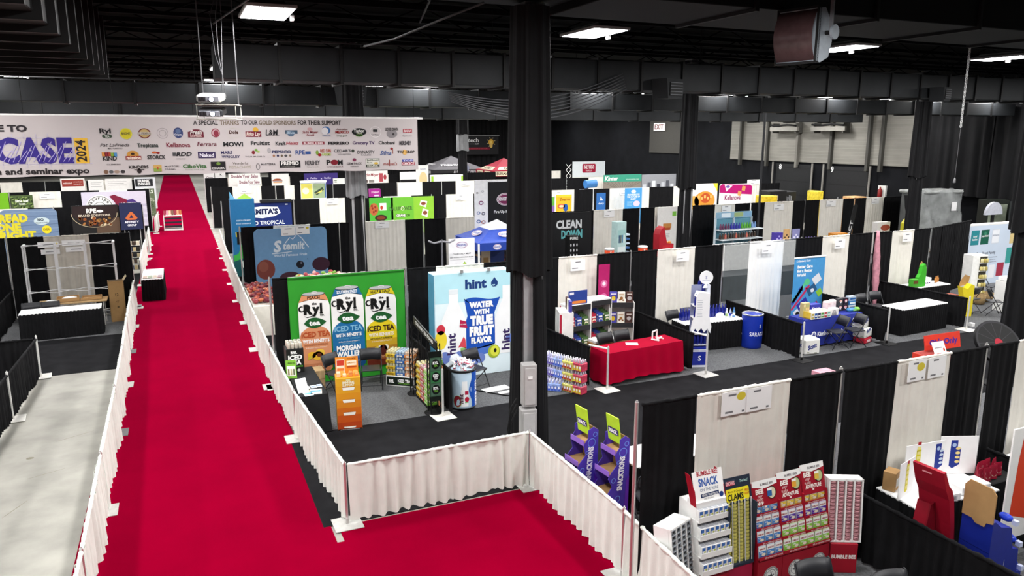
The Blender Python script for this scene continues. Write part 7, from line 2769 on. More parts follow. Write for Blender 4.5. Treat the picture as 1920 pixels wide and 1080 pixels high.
# magazine rack by the fence
t = thing('packet_rack', 'narrow steel rack of packets between the wall end and the ivory fence', 'rack', (-1.75, 32.9, .01))
b = MB()
for x in (-.2, .2):
 b.cyl((x, 0, 0), (x, .1, 1.35), .015, STEEL, n=6)
b.build('rack_frame', t)
for k in range(5):
 b = MB()
 z = .2 + .24 * k
 b.box(-.2, .2, -.12, .1, z, z + .02, STEEL)
 for j in range(3):
  b.box(-.19 + .13 * j, -.08 + .13 * j, -.1, .0, z + .02, z + .18, mat([['3a3f55', 'c9b58a', '26241f'], ['d9c9b0', '4a3a30', 'e0d6c0'], ['8a6a4a', '1f1f24', 'b9a98a']][k % 3][j], rough=.5), .006)
 b.build('packet_shelf', t)
# ================================================================ farther booths
def board(name, lab, cat, x0, x1, z0, z1, y, base, draw=None, r=0.0, thick=.03, group=None, x1y=None):
 W, H = x1 - x0, z1 - z0
 t = thing(name, lab, cat, (x0, y, 0.01), 0 if x1y is None else atan2(x1y - y, W), group)
 b = MB(frame((0, 0, z0)))
 if r:
  pts = []
  for cx, cy, a0 in ((W - .01, .01, -90), (W - r, H - r, 0), (r, H - r, 90), (.01, .01, 180)):
   rr = .01 if cy < .02 else r
   for k in range(6):
    a = radians(a0 + 18 * k)
    pts.append((cx + rr * cos(a), cy + rr * sin(a)))
  n = len(pts)
  vs = [(p[0], p[1], -thick) for p in pts] + [(p[0], p[1], 0) for p in pts]
  b.add(vs, [tuple(range(n))[::-1], tuple(range(n, 2 * n))] + [(i, (i + 1) % n, n + (i + 1) % n, n + i) for i in range(n)], mat(base, rough=.5, var=.04))
 else:
  b.box(0, W, 0, H, -thick, 0, mat(base, rough=.5, var=.04))
 if draw:
  draw(b, W, H)
 b.build('printed_face', t)
 if z0 > .02:
  for u in (.15, .85):
   b = MB()
   b.cyl((W * u, .05, 0), (W * u, .05, z0 + .1), .015, STEEL, n=6)
   b.build('support_leg', t)
 return t
def lines_(b, x, y, w, n, c='8a8a8e', dy=.07, l=1):
 for k in range(n):
  b.rect(x, y - dy * k, w * (1 - .15 * (k % 2)), .02, c, l)
# --- blue fruit board booth
def fruit(b, W, H):
 b.text('S', .72, H - .78, .36, 'dfe9f2', 2, bold=1.4, sh=.15)
 b.text('temilt', 1.26, H - .72, .24, 'dfe9f2', 2, bold=1.2, sh=.1, w=.72)
 b.line([(.55, H - .84), (1.0, H - .82), (1.2, H - .8)], .025, 'dfe9f2', 2)
 b.line([(1.0, H - .5), (1.15, H - .32), (1.25, H - .38), (1.4, H - .22), (1.55, H - .36), (1.76, H - .68)], .03, 'dfe9f2', 2)
 b.text('World Famous Fruit', 1.15, H - .95, .085, 'cfdfee', 2, bold=1, w=1.1)
 b.ell(.32, .95, .3, .34, '7c3f38', 1)
 b.ell(.25, 1.05, .16, .18, '8f5346', 2)
 b.ell(1.45, 1.05, .13, .13, '1c1d28', 1)
 b.ell(1.49, 1.1, .03, .05, '6a6c7a', 2)
 b.ell(2.15, 1.02, .3, .24, '3c2030', 1)
 b.ell(1.1, .62, .35, .2, '4a2a38', 1)
 b.line([(1.7, 1.25), (1.72, 1.18)], .012, '2a3a2a', 2)
board('fruit_board', 'big rounded light blue board with a white mountain logo and painted fruit', 'board', 2.17, 4.56, .05, 2.36, 26.1, '6f9cc6', fruit, r=.16)
sign_card(3.28, 26.03, 2.27, .46, .28, 'sign card on top of the blue fruit board, first of the pair', lines=((.5, .8, .5), (.3, .2, .35)))
sign_card(3.75, 26.03, 2.29, .46, .28, 'sign card on top of the blue fruit board, second of the pair with yellow mark', lines=((.4, .8, .4), (.3, .2, .35)), dot=(.85, .75, .05))
t = thing('fruit_bin', 'low display bin heaped with dark red bagged fruit beside the ivory fence', 'bin', (2.0, 22.6, .01), 0)
b = MB()
b.box(-.38, .38, -1.5, 1.5, 0, .85, mat('d9d4ca', rough=.6), .01)
b.build('bin_body', t)
t2 = thing('fruit_bin', 'second display bin heaped with wrapped produce behind the green tea banner', 'bin', (3.75, 22.9, .01), 0)
b = MB()
b.box(-.7, .7, -.5, .5, 0, 1.12, mat('cfc8ba', rough=.6), .01)
b.build('bin_body', t2)
rnd = random.Random(17)
fb = {}
for k in range(190):
 if k < 120:
  x, y = 2.0 + rnd.uniform(-.34, .34), 21.2 + 2.8 * (k / 120) + rnd.uniform(-.1, .1)
  z, key = .865 + rnd.uniform(0, .07), ['5c1626', '7a2a30', 'b0603a', '4a101c', '8f3a2c'][k % 5]
  lab, gp = 'dark red bagged fruit heaped in the bin beside the ivory fence', 'bagged fruit in the fence bin'
 else:
  x, y = 3.75 + rnd.uniform(-.62, .62), 22.9 + rnd.uniform(-.42, .42)
  z, key = 1.135 + rnd.uniform(0, .14), ['b84a52', '9cc25a', 'c98a4a', 'd9a0a0', '7fae4a', 'e0d6b0'][k % 6]
  lab, gp = 'wrapped produce pack heaped behind the green tea banner', 'produce packs behind the tea banner'
 if key not in fb:
  b = MB()
  b.ball((0, 0, .04), .08, .065, .05, mat(key, rough=.3, var=.3, scale=14), 9, 6, .18, rnd)
  fb[key] = o = b.build('fruit_bag', loc=(x, y, z))
 else:
  o = fb[key].copy()
  COL.objects.link(o)
  o.location = (x, y, z)
  o.rotation_euler = (rnd.uniform(-.4, .4), rnd.uniform(-.4, .4), rnd.uniform(0, 6))
 tag(o, lab, 'fruit', gp)
b = MB(frame((2.75, 22.6, 1.0), (1, 0, 0), (0, .2, 1)))
b.box(0, .28, 0, .24, -.006, 0, PAPER)
b.one('price_card', 'small white card standing over the red fruit bin', 'card')
b = MB()
b.box(-.03, .03, -.03, .03, 0, 1.0, DARK)
b.one('card_stand', 'thin black stand under the small white card at the fruit bin', 'stand', None, loc=(2.88, 22.66, .01))
# tower with blue and green curves
def tower(b, W, H):
 fan(b, [(0, 0), (W, 0), (W, H * .35), (W * .6, H * .6), (W * .2, H * .3), (0, H * .28)], '3fae4a', 1)
 fan(b, [(0, 0), (W * .7, 0), (W * .5, H * .25), (0, H * .2)], '1f5a60', 2)
 b.text('ABSOLUTE BEST', W / 2, H * .72, .05, 'cfe6f6', 2, bold=.6, w=W * .6)
 b.text('FOOD EXPERIENCE', W / 2, H * .68, .04, 'cfe6f6', 2, bold=.6, w=W * .6)
 b.rect(W * .18, H * .42, W * .62, H * .16, '0c0d0f', 3)
 b.rect(W * .14, H * .52, W * .04, H * .06, 'd9d04a', 3)
 b.ell(W * .55, H * .16, .2, .24, 'e9f2ee', 3)
t = board('brand_tower', 'tall blue and green tower with a black screen beside the red carpet fence', 'tower', 1.75, 2.62, .1, 3.05, 30.2, '1f6a9c', tower, thick=.6)
b = MB()
b.prism([(0, 3.05), (.0, 3.35), (.2, 3.05)], -.01, .01, mat('6fb4dc', rough=.5))
b.prism([(.25, 3.05), (.55, 3.25), (.82, 3.05)], .2, .22, mat('b9e05a', rough=.5))
b.build('top_fin', t)
# navy tropical banner
def tropical(b, W, H):
 pts = [(p + .72, q) for p, q in [(-.45, H - .42), (-.3, H - .22), (.3, H - .16), (1.05, H - .2), (1.16, H - .48), (.9, H - .62), (.35, H - .7), (-.3, H - .62)]]
 fan(b, pts, 'e6ecf2', 2)
 b.text("AMITA'S", 1.15, H - .51, .22, '16204a', 3, bold=2, w=1.25)
 b.text('Imported Cheese', 1.1, H - .63, .07, '8a9ab0', 3, sh=.2, w=.5)
 b.text('AND TROPICAL', 1.2, H - 1.0, .17, 'e6ecf2', 2, bold=.8, w=1.7)
 b.rect(2.1, H - .12, .12, .05, 'e6ecf2', 2)
board('tropical_banner', 'navy banner with a white wavy badge behind the blue fruit board', 'banner', 2.4, 4.78, .6, 2.37, 36.3, '14296c', tropical)
b = MB()
b.box(0, 1.4, -.25, .05, 0, .14, mat('1a1b1d', rough=.5), .02)
b.one('banner_roll', 'black roller case lying along the top of the navy banner', 'case', None, loc=(3.4, 36.45, 2.381), rz=0)
# green pizza banner
def pizza(b, W, H):
 b.rect(W * .33, 0, W * .67, H, '6fb93a', 1)
 b.rect(W * .0, 0, W * .36, H, '4fae3c', 1)
 b.rect(W * .68, 0, W * .32, H, '8cc43a', 2)
 b.ell(.22, H - .55, .22, .3, 'b5653a', 3)
 for (x, y) in [(.15, H - .5), (.28, H - .45), (.2, H - .68), (.3, H - .62), (.12, H - .38)]:
  b.ell(x, y, .05, .06, '8a2a20', 4)
 b.rect(.5, H - .62, .34, .36, 'eceadf', 3)
 b.ell(.6, H - .48, .07, .1, 'b5442c', 4)
 b.ell(.55, H - .98, .3, .16, '3a2a1c', 3)
 b.ell(.55, H - .98, .2, .09, '7a3a24', 4)
 b.text('CAULIPOWER', W * .5 - .08, H - .64, .17, '4a6a34', 3, bold=1, w=1.2)
 b.ring(W * .5 + .02, H - .56, .09, .1, .03, 'e6e8c8', 4)
 b.rect(W * .4, H - .98, .5, .15, '2f4a28', 3)
 b.text('CRAVE', W * .4 + .25, H - .96, .11, 'f0f4e4', 4, bold=1.6, w=.46)
 b.text('ON', W * .4 + .62, H - .96, .11, '2f4a28', 4, bold=1, w=.18)
 for (x, y, w_, h_) in [(W - .75, H - .5, .42, .32), (W - .65, H - 1.0, .38, .4)]:
  b.poly([(x, y + .08), (x + w_ * .8, y - .06), (x + w_, y + h_ * .8), (x + w_ * .2, y + h_)], 'eee6dc', 3)
  b.ell(x + w_ * .5, y + h_ * .45, w_ * .3, h_ * .26, '8a4a34', 4)
board('pizza_banner', 'bright green banner with a pizza and food packs behind the white drape', 'banner', 8.46, 11.73, .6, 2.42, 36.3, '58b03c', pizza)
sign_card(6.8, 36.85, 2.3, .5, .3, 'sign card on the white drape left of the grey column, far row')
# charcoal tower, tent and sign
def tower_front(b, W, H):
 b.rect(0, 0, W, H, '1a1b1e', 1)
 b.ell(W * .58, H - .62, .33, .22, 'e9e4ea', 2)
 b.ell(W * .58, H - .62, .31, .2, '8a2a5c', 3)
 b.ell(W * .58, H - .62, .29, .18, 'e9e4ea', 4)
 b.ell(W * .58, H - .62, .275, .165, '7a2a54', 5)
 b.text('KINGSFORD', W * .58, H - .67, .12, 'f0eef2', 6, bold=1.2, w=.5)
 b.text('Fire Up Flavor', W * .55, H - 1.1, .09, 'ececec', 3, bold=1, w=.8)
 r = random.Random(3)
 for k in range(34):
  x, y = r.uniform(.06, W - .08), r.uniform(1.0, H - 1.55)
  b.ell(x, y, r.uniform(.04, .1), r.uniform(.03, .07), r.choice(['6a2f1c', '8a4a2a', '3a2420', '4a4244', 'a85f34', '2a2224', '5a4a48']), 2 + k % 4, 10, r.uniform(0, 3))
 b.ell(W * .35, H - 1.75, .16, .2, 'a8683a', 6)
 b.line([(W * .4, H - 1.85), (W * .75, H - 1.7)], .08, 'b87a48', 6)
t = thing('charcoal_tower', 'very tall black and white charcoal brand tower behind the blue tent', 'tower', (9.95, 24.6, .01))
b = MB()
b.box(-.02, 1.15, 0, .45, 0, 3.87, mat('f2f2f2', rough=.5), .005)
b.M = frame((0, 0, 0))
tower_front(b, 1.14, 3.82)
b.build('tower_front', t)
b = MB()
b.box(-.5, -.03, 0, .04, 0, 3.9, mat('f4f4f4', rough=.5))
b.M = frame((-.5, 0, 0))
for (x, z, c_, rr) in [(.24, 3.1, '7a2a5c', .09), (.14, 2.75, '5a78a8', .07), (.32, 2.72, '4a4a5a', .07), (.14, 2.45, '4a6a9c', .08), (.32, 2.42, 'a05a4a', .08), (.14, 2.1, '5a6a8a', .07), (.32, 2.05, 'c9c9cc', .06), (.14, 1.8, '6a7a8a', .06), (.3, 3.5, 'b9b9bc', .05), (.1, 3.45, '2a2a2c', .04)]:
 b.ell(x, z, rr, rr * .8, c_, 1)
 b.ell(x, z, rr * .6, rr * .45, 'e6e6ea', 2)
b.build('logo_side', t)
def canopy(name, lab, cx, cy, hw, zt, ze, cloth, band, zlow, deco=None, band_deco=None, white_top=False, leg_m=WPAINT):
 t = thing(name, lab, 'tent', (cx, cy, .01))
 c = [(-hw, -hw), (hw, -hw), (hw, hw), (-hw, hw)]
 b = MB()
 n = 8
 for k in range(4):
  p, q = c[k], c[(k + 1) % 4]
  vs, fs = [], []
  for i in range(n + 1):
   v = i / n
   s = 1 - v
   z = ze + (zt - ze) * (v ** 1.15)
   for j in range(5):
    u = j / 4
    vs.append(((p[0] + (q[0] - p[0]) * u) * s, (p[1] + (q[1] - p[1]) * u) * s, z))
  for i in range(n):
   for j in range(4):
    a = i * 5 + j
    fs.append((a, a + 1, a + 6, a + 5))
  b.add(vs, fs, cloth)
  if white_top:
   vs = [(p[0] * .42, p[1] * .42, ze + (zt - ze) * (.58 ** 1.15) + .012), (q[0] * .42, q[1] * .42, ze + (zt - ze) * (.58 ** 1.15) + .012), (0, 0, zt + .012)]
   b.add(vs, [(0, 1, 2)], mat('e9ecf2', rough=.6))
 b.build('roof_cloth', t)
 b = MB()
 for k in range(4):
  p, q = c[k], c[(k + 1) % 4]
  b.add([(p[0], p[1], ze), (q[0], q[1], ze), (q[0], q[1], ze - zlow), (p[0], p[1], ze - zlow)], [(0, 1, 2, 3)], band)
 sl = atan2(zt - ze, hw)
 for (u, v) in (((1, 0, 0), (0, 1, (zt - ze) / hw)), ((0, -1, 0), (1, 0, (zt - ze) / hw))):
  o = (0, -hw, ze) if u[0] else (-hw, 0, ze)
  b.M = frame((o[0], o[1], o[2] + .01), u, v)
  if deco:
   deco(b, hw)
  b.M = frame((o[0], o[1] - .006, ze - zlow) if u[0] else (o[0] - .006, o[1], ze - zlow), u)
  if band_deco:
   band_deco(b, hw, zlow)
 b.build('valance', t)
 for p in c:
  b = MB()
  b.box(p[0] * .98 - .025, p[0] * .98 + .025, p[1] * .98 - .025, p[1] * .98 + .025, 0, ze - .02, leg_m)
  b.build('leg', t)
 return t
def kbadge(b, x, y, w, h, l=2):
 b.ell(x, y, w, h, 'e6e6f0', l)
 b.ell(x, y, w * .93, h * .88, '9a3a78', l + 1)
 b.ell(x, y, w * .86, h * .76, 'e6e6f0', l + 2)
 b.text('KINGSFORD', x, y - h * .28, h * .56, '2a3a9c', l + 3, bold=1, w=w * 1.5)
canopy('pop_up_tent', 'royal blue pop-up tent with a white peak behind the barrel booth wall', 9.7, 23.2, 1.1, 2.66, 2.05, mat('2a4cb4', rough=.5, var=.06), mat('22409c', rough=.5), .26,
       lambda b, hw: kbadge(b, 0.05, .4, .32, .16), lambda b, hw, zl: (kbadge(b, -.45, .12, .14, .09), kbadge(b, .45, .12, .14, .09)), True)
def meatsign(b, W, H):
 kbadge(b, W * .5, H - .2, .2, .11, 1)
 b.text('CHARCOAL + MEAT', W / 2, H - .5, .045, '3a3a44', 2, bold=.4, w=W * .7)
 b.text('BEST ON-SALE DURING PEAK SEASON', W / 2, H - .6, .03, '3a3a44', 2, bold=.8, w=W * .9)
 b.rect(W * .05, H - .66, W * .9, .006, '7a7a80', 2)
 b.poly([(W * .4, H - .98), (W * .82, H - .98), (W * .6, H - .72)], '9cc23a', 2)
 b.poly([(W * .5, H - .95), (W * .7, H - .95), (W * .6, H - .8)], 'e6ecd4', 3)
board('meat_sign', 'white sign with an oval badge and green triangle before the blue tent', 'sign', 7.5, 8.36, .5, 2.29, 21.8, 'efeff2', meatsign)
board('grill_poster', 'dark blue poster with a cook at a grill under the blue tent', 'poster', 8.9, 10.4, .3, 1.9, 24.2, '22346c',
      lambda b, W, H: (b.rect(.05, .6, .55, .5, '4a5a7a', 1), b.ell(.78, 1.28, .12, .14, '2a2624', 2), b.rect(.62, .6, .34, .55, 'd9c4a8', 1), b.rect(.7, .62, .2, .3, 'b08a5a', 2), b.line([(.62, .95), (.4, 1.05)], .07, 'c9a988', 2), b.rect(.6, .1, .5, .2, 'a02a30', 1)))
t = thing('tripod_stand', 'dark grey tripod stand with two thin arms in front of the black drapes', 'stand', (7.15, 21.4, .01))
b = MB()
b.cyl((0, 0, .5), (0, 0, 2.35), .03, mat('6a6a70', rough=.4), n=8)
b.build('column', t)
for s_ in (-1, 1):
 b = MB()
 b.tube([(0, 0, 2.3), (s_ * .25, 0, 2.25), (s_ * .42, 0, 2.33)], .03, mat('8a8a90', rough=.4), n=7)
 b.build('arm', t)
for k in range(3):
 a = 2 * pi * k / 3
 b = MB()
 b.cyl((0, 0, .7), (.4 * cos(a), .4 * sin(a), 0), .018, DARK, n=6)
 b.build('leg', t)
b = MB()
b.box(-.35, .35, -.2, .2, 1.2, 1.35, mat('2c2d30', rough=.5), .05)
b.build('tray', t)
sign_card(6.55, 26.25, 2.3, .5, .22, 'sign card on the white drape right of the grey column')
# --- row 47 and beyond, right of the carpet
board('yellow_board', 'lit board with yellow and white food pictures under the purple banner', 'board', 6.79, 8.32, .6, 2.6, 47.0, 'd9e0e6',
      lambda b, W, H: (b.rect(.03, H - .95, .68, .88, 'e6dc6a', 1), b.ell(.3, H - .5, .2, .2, 'f0ecd0', 2), b.rect(.75, H - .95, .74, .88, '9cb08a', 1), b.poly([(.8, H - .6), (1.3, H - .3), (1.4, H - .45), (.95, H - .8)], '3a4a3a', 2), b.poly([(.85, H - .7), (1.3, H - .45), (1.25, H - .6)], 'e0d86a', 3), b.rect(1.45, H - .95, .06, .88, '2a5aa8', 3)))
b = MB()
b.box(0, 1.55, -.12, .12, 0, .1, mat('f6f6f6', rough=.4, emit=.6, var=0))
b.one('light_bar', 'glowing white light bar along the top of the yellow food board', 'light', None, loc=(6.78, 46.95, 2.62))
board('purple_banner', 'deep purple banner with small white words under the hanging banner', 'banner', 8.58, 11.04, .5, 2.64, 57.3, '3a2a78',
      lambda b, W, H: [(b.text('x', .25 + 1.0 * k, H - .45, .14, 'd9d0ee', 1, bold=1) if k % 1 == 0 else None, b.text('Pacifica', .7 + 1.0 * k, H - .42, .13, 'd9d0ee', 1, bold=.6, sh=.2, w=.5)) for k in range(2)])
board('small_board', 'small white board with green dots right of the purple banner', 'board', 10.66, 11.54, .5, 2.24, 57.2, 'ecece8', lambda b, W, H: [b.ell(.15 + .1 * (k % 2), H - .15 - .12 * (k // 2), .04, .04, ['2a3a2a', '7a9a5a'][k % 2], 1) for k in range(4)])
board('burger_board', 'white board with a burger picture in the far row', 'board', 6.27, 7.47, .5, 2.66, 57.2, 'ecebe8', lambda b, W, H: (b.ell(.4, H - .5, .35, .16, '9a4a24', 1, a0=0, a1=180), b.rect(.06, H - .58, .68, .05, '5a2a1a', 2), b.rect(.1, H - .66, .62, .06, 'd9a46a', 2)))
for k, (x0, x1, z1) in enumerate([(3.36, 5.5, 2.73), (3.9, 5.5, 2.35)]):
 board('slogan_board', ['long white slogan board, the upper of the two under the hanging banner', 'long white slogan board, the lower of the two under the hanging banner'][k], 'board', x0, x1, .5, z1, 57.3 - .5 * k, 'f0eeea',
          lambda b, W, H: (b.text('Double Your Sales', W * .5, H - .3, .2, '7a2a4a', 1, bold=1, w=W * .85), b.text('start shopping', W * .72, H - .45, .09, '55505a', 1, w=W * .5)))
board('pink_board', 'pale board with a red script heading and meat pictures in the far row', 'board', 12.82, 14.84, .4, 2.75, 57.2, 'f0e9e6', lambda b, W, H: (b.text('Sadie Meyer', W * .35, H - .4, .2, 'a03a44', 1, bold=.6, sh=.2, w=1.2), b.rect(1.35, H - .85, .3, .65, 'b04a54', 1), b.ell(1.8, H - .5, .12, .2, 'a84048', 1), b.rect(.1, H - .9, .35, .22, '4a3a34', 1), b.rect(.55, H - .9, .4, .22, '8a8480', 1)))
board('magenta_block', 'magenta display block with white lettering in the far row', 'block', 10.84, 11.5, .1, 2.15, 46.2, 'a0208a', lambda b, W, H: (b.text('SYNERGY', W / 2, H - .25, .1, 'e6c9e0', 1, bold=1, w=.5), b.rect(.25, H - .45, .3, .1, 'e6c9e0', 1)), thick=.4)
b = MB()
b.lathe([(.2, 0), (.17, .5), (.1, .9), (.03, 1.0)], mat('c83a9c', rough=.4), 12)
b.lathe([(.03, -1.6), (.03, 0)], STEEL, 8)
b.one('flag_cone', 'pink fabric flag cone standing beside the magenta block', 'flag', None, loc=(11.62, 46.4, .01))
board('white_header', 'white header board over the black drape far right of the pink board', 'board', 15.81, 17.1, .5, 2.62, 57.2, 'f0f0ee', lambda b, W, H: b.rect(0, 0, W, H - .6, '1a1a1c', 1))
board('beige_banner', 'tall cream banner with a golden bottle picture at the end of the hanging banner', 'banner', 14.95, 15.83, .1, 3.4, 50.0, 'eceae6', lambda b, W, H: (b.ell(.5, H - .95, .28, .5, 'e6cf9a', 1), b.text('Sargento', .5, H - .3, .09, '6a7a9a', 2, bold=.4, w=.4)))
board('green_white_block', 'long white block with lime green ends before the grey tent', 'block', 17.95, 20.55, .1, 2.38, 56.0, 'eef0ec', lambda b, W, H: (b.rect(0, H - .5, .18, .4, '9ccc3a', 1), b.rect(W - .15, H - .5, .15, .4, '9ccc3a', 1)), thick=.4)
canopy('pop_up_tent', 'grey pop-up tent with a pale letter in the far corner', 23.6, 67.5, 2.6, 3.5, 2.35, mat('6a686c', rough=.6, var=.1), mat('2a2a2c', rough=.6), .45, lambda b, hw: b.text('PREMIO', -.6, .75, .32, 'd9d7da', 2, bold=1.2, w=2.0), lambda b, hw, zl: b.text('AUTHENTIC PREMIO', .6, .08, .26, 'c9c7ca', 2, bold=.8, w=2.6), leg_m=DARK)
canopy('pop_up_tent', 'red pop-up tent with cream name panels in the far corner', 26.6, 62.0, 1.9, 3.42, 2.4, mat('a81c38', rough=.5, var=.06), mat('8a1428', rough=.5), .5,
       lambda b, hw: (b.poly([(-hw * .7, .12), (hw * .9, .12), (hw * .72, .62), (-hw * .52, .62)], 'eadfc0', 2), b.text('BURMA', .2, .2, .3, '3a2418', 3, bold=1.4, w=1.7)),
       lambda b, hw, zl: [(b.rect(-hw + .3 + 1.8 * k, .06, 1.35, .38, 'eadfc0', 2), b.text('BURMA', -hw + .98 + 1.8 * k, .14, .22, '3a2418', 3, bold=1.2, w=1.1)) for k in range(2)])
b = MB()
b.M = frame((0, 0, 0))
vs = [(0, 0, 0), (1.4, 0, 0), (1.35, .8, 0), (.9, 1.6, 0), (.3, 2.1, 0), (0, 2.2, 0)]
b.prism([(0, 0), (1.4, 0), (1.35, .8), (.9, 1.6), (.3, 2.1), (0, 2.2)], -.03, 0, mat('b4b9c6', rough=.5))
b.M = frame((0, -.035, 0))
b.ell(.45, 1.0, .3, .3, '8a90a4', 1)
b.one('sail_banner', 'pale blue curved sail banner between the grey and red tents', 'banner', None, loc=(23.5, 64.45, 1.5))
b = MB()
b.cyl((0, 0, 0), (0, 0, 1.5), .05, DARK, n=8)
b.one('sail_pole', 'dark pole under the pale blue sail banner', 'pole', None, loc=(23.6, 64.45, .01))
def tech(b, W, H):
 b.text('>', .1, H - .55, .32, '5a1424', 1, bold=.6)
 b.text('tech', 1.05, H - .62, .42, 'ececec', 2, bold=.6, w=1.2)
 b.text('INNOVATION', .9, H - .85, .1, '8a8a8c', 2, w=.6)
 b.text('ALLEY', 1.45, H - .85, .11, 'd9d9d9', 2, bold=1, w=.45)
 b.rect(.02, H - 1.4, 2.9, .24, '6a1428', 1)
 b.text('BRINGING INNOVATION TO YOUR STORES', 1.4, H - 1.34, .1, 'c94a5a', 2, bold=.3, w=2.5)
 b.ell(3.05, H - .62, .3, .32, 'd9a83a', 2)
 fan(b, [(2.83, H - .75), (3.27, H - .75), (3.15, H - 1.2), (2.97, H - 1.2)], 'e0b860', 3)
 b.ell(3.05, H - .62, .14, .14, 'f0cf6a', 3)
 for k in range(8):
  a = 2 * pi * k / 8 + .3
  b.line([(3.05 + .38 * cos(a), H - .62 + .4 * sin(a)), (3.05 + .5 * cos(a), H - .62 + .52 * sin(a))], .05, 'e6d6a0', 2)
t = thing('tech_banner', 'black banner with a yellow light bulb hanging on the far back wall', 'banner', (27.6, 74.8, 3.4))
b = MB(frame((0, 0, 0)))
b.box(0, 3.9, 0, 1.9, -.03, 0, mat('141316', rough=.6))
tech(b, 3.9, 1.9)
b.build('printed_face', t)
b = MB()
b.cyl((-.1, 0, 1.95), (4.0, 0, 1.95), .03, mat('b9b9b9', rough=.4), n=8)
for x in (.1, 3.8):
 b.cyl((x, 0, 1.95), (x, 0, 5.9), .012, DARK, n=5)
b.build('hanging_rail', t)
# --- right of the near column, rows 36 to 57
board('sky_sign', 'pale sky coloured sign with a dark red badge in the far row', 'sign', 30.83, 34.02, .5, 3.2, 57.0, 'dfe6ea', lambda b, W, H: (b.rect(.95, H - .95, 1.3, .75, 'a01c3a', 1, .12), b.text('DAILY BREAD', 1.6, H - .62, .28, 'f0e0e4', 2, bold=1.4, w=1.0), b.text('FAMOUS', 1.6, H - .85, .14, 'e6c9cf', 2, bold=.6, w=.6), b.rect(0, .5, W, .9, 'd6dad4', 1)))
t = thing('scissor_frame', 'white folding lattice frame beside the pale sky sign', 'frame', (30.45, 57.0, .01))
b = MB()
for k in range(6):
 z = .5 * k
 b.cyl((-.25, 0, z), (.25, 0, z + .5), .02, WPAINT, n=5)
 b.cyl((.25, 0, z), (-.25, 0, z + .5), .02, WPAINT, n=5)
b.build('lattice', t)
board('teal_sign', 'wide teal sign with white lettering over a warehouse picture', 'sign', 27.65, 30.82, .4, 2.64, 46.5, '8a8278', lambda b, W, H: (b.rect(0, H - .5, W, .5, '3f9a80', 1), b.text('Kinter', .65, H - .4, .28, 'f0f6f2', 2, bold=1.4, sh=.15, w=1.1), b.text('WWW.KINTER.COM', 2.4, H - .4, .09, 'cfe6de', 2, w=1.1), [b.line([(W / 2, H - 1.2), (W * k / 10, H - .52)], .02, '5a544c', 2) for k in range(11)], b.ell(W / 2, H - 1.1, .15, .06, 'b9b0a4', 3)))
board('lab_poster', 'grey photo poster of kitchen machines beside the teal sign', 'poster', 30.87, 33.86, .4, 2.6, 46.5, '9a9ca2', lambda b, W, H: [b.rect(.1 + .4 * k, H - 1.0, .28, .3 + .12 * (k % 3), ['c9ccd2', '5a5c64', 'dfe2e6', '3a3c44'][k % 4], 1) for k in range(7)])
t = thing('blue_machine', 'pale and bright blue tabletop machine under the far white drape', 'machine', (26.1, 46.2, .01))
b = MB()
b.box(-.4, .6, -.3, .3, 0, 1.7, mat('e3e6ea', rough=.5), .02)
b.build('stand', t)
b = MB()
b.cyl((-.1, 0, 2.05), (.75, 0, 2.1), .28, mat('3f7ab8', rough=.4), n=20)
b.build('drum', t)
board('yellow_poster', 'yellow poster with red and blue blobs before the white drape', 'poster', 18.0, 18.9, .6, 2.37, 35.0, 'e6b82a', lambda b, W, H: (b.ell(.3, H - .6, .22, .13, 'd9604a', 1), b.ell(.3, H - .6, .14, .06, 'f0d9b0', 2), b.ell(.55, H - .68, .14, .2, '2a5aa8', 1), b.text('Swerve', .5, H - .32, .16, 'b06a1a', 2, bold=.8, sh=.2, w=.6), b.rect(0, H - .12, W, .12, 'f0cc3a', 1)))
board('green_poster', 'green and violet strip poster half hidden behind the yellow poster', 'poster', 17.72, 18.0, .6, 2.25, 35.2, '5fae4a', lambda b, W, H: b.rect(0, 0, W, H - .45, '8a6ac0', 1))
board('blue_poster', 'light blue poster with white lettering beside a black drape', 'poster', 22.94, 24.07, .5, 2.5, 36.2, '4a9ad6', lambda b, W, H: (b.ell(W / 2, H - .2, .16, .1, 'dfeefa', 1), b.text('PROVIDERS OF', W / 2, H - .42, .09, 'f0f6fc', 2, bold=1, w=.8), b.text('THE FUTURE OF', W / 2, H - .54, .09, 'f0f6fc', 2, bold=1, w=.85), b.text('DAIRY', W / 2, H - .66, .09, 'f0f6fc', 2, bold=1, w=.35), lines_(b, .15, H - .78, .4, 4, 'a9d0ee'), b.ell(.78, H - .88, .22, .16, 'd9c9e0', 2)))
board('blue_mini_poster', 'small blue poster with a white triangle beside dark blue flags', 'poster', 20.6, 21.15, .5, 2.36, 35.3, '2f6ab0', lambda b, W, H: (b.poly([(.2, H - .4), (.4, H - .4), (.24, H - .18)], 'dfe9f6', 1), b.text('dairy', W / 2, H - .6, .09, 'dfe9f6', 1, bold=.8, w=.35)))
b = MB()
b.prism([(-.5, 0), (.4, 0), (.45, .5), (.3, .75), (.12, .55), (-.05, .7), (-.2, .45), (-.4, .3)], -.2, .2, mat('2a2a8c', rough=.5))
b.prism([(-.3, -1.4), (.3, -1.4), (.3, 0), (-.3, 0)], -.15, .15, DARK)
b.one('blue_display', 'jagged dark blue display beside the small blue poster', 'display', None, loc=(20.1, 34.8, .01))
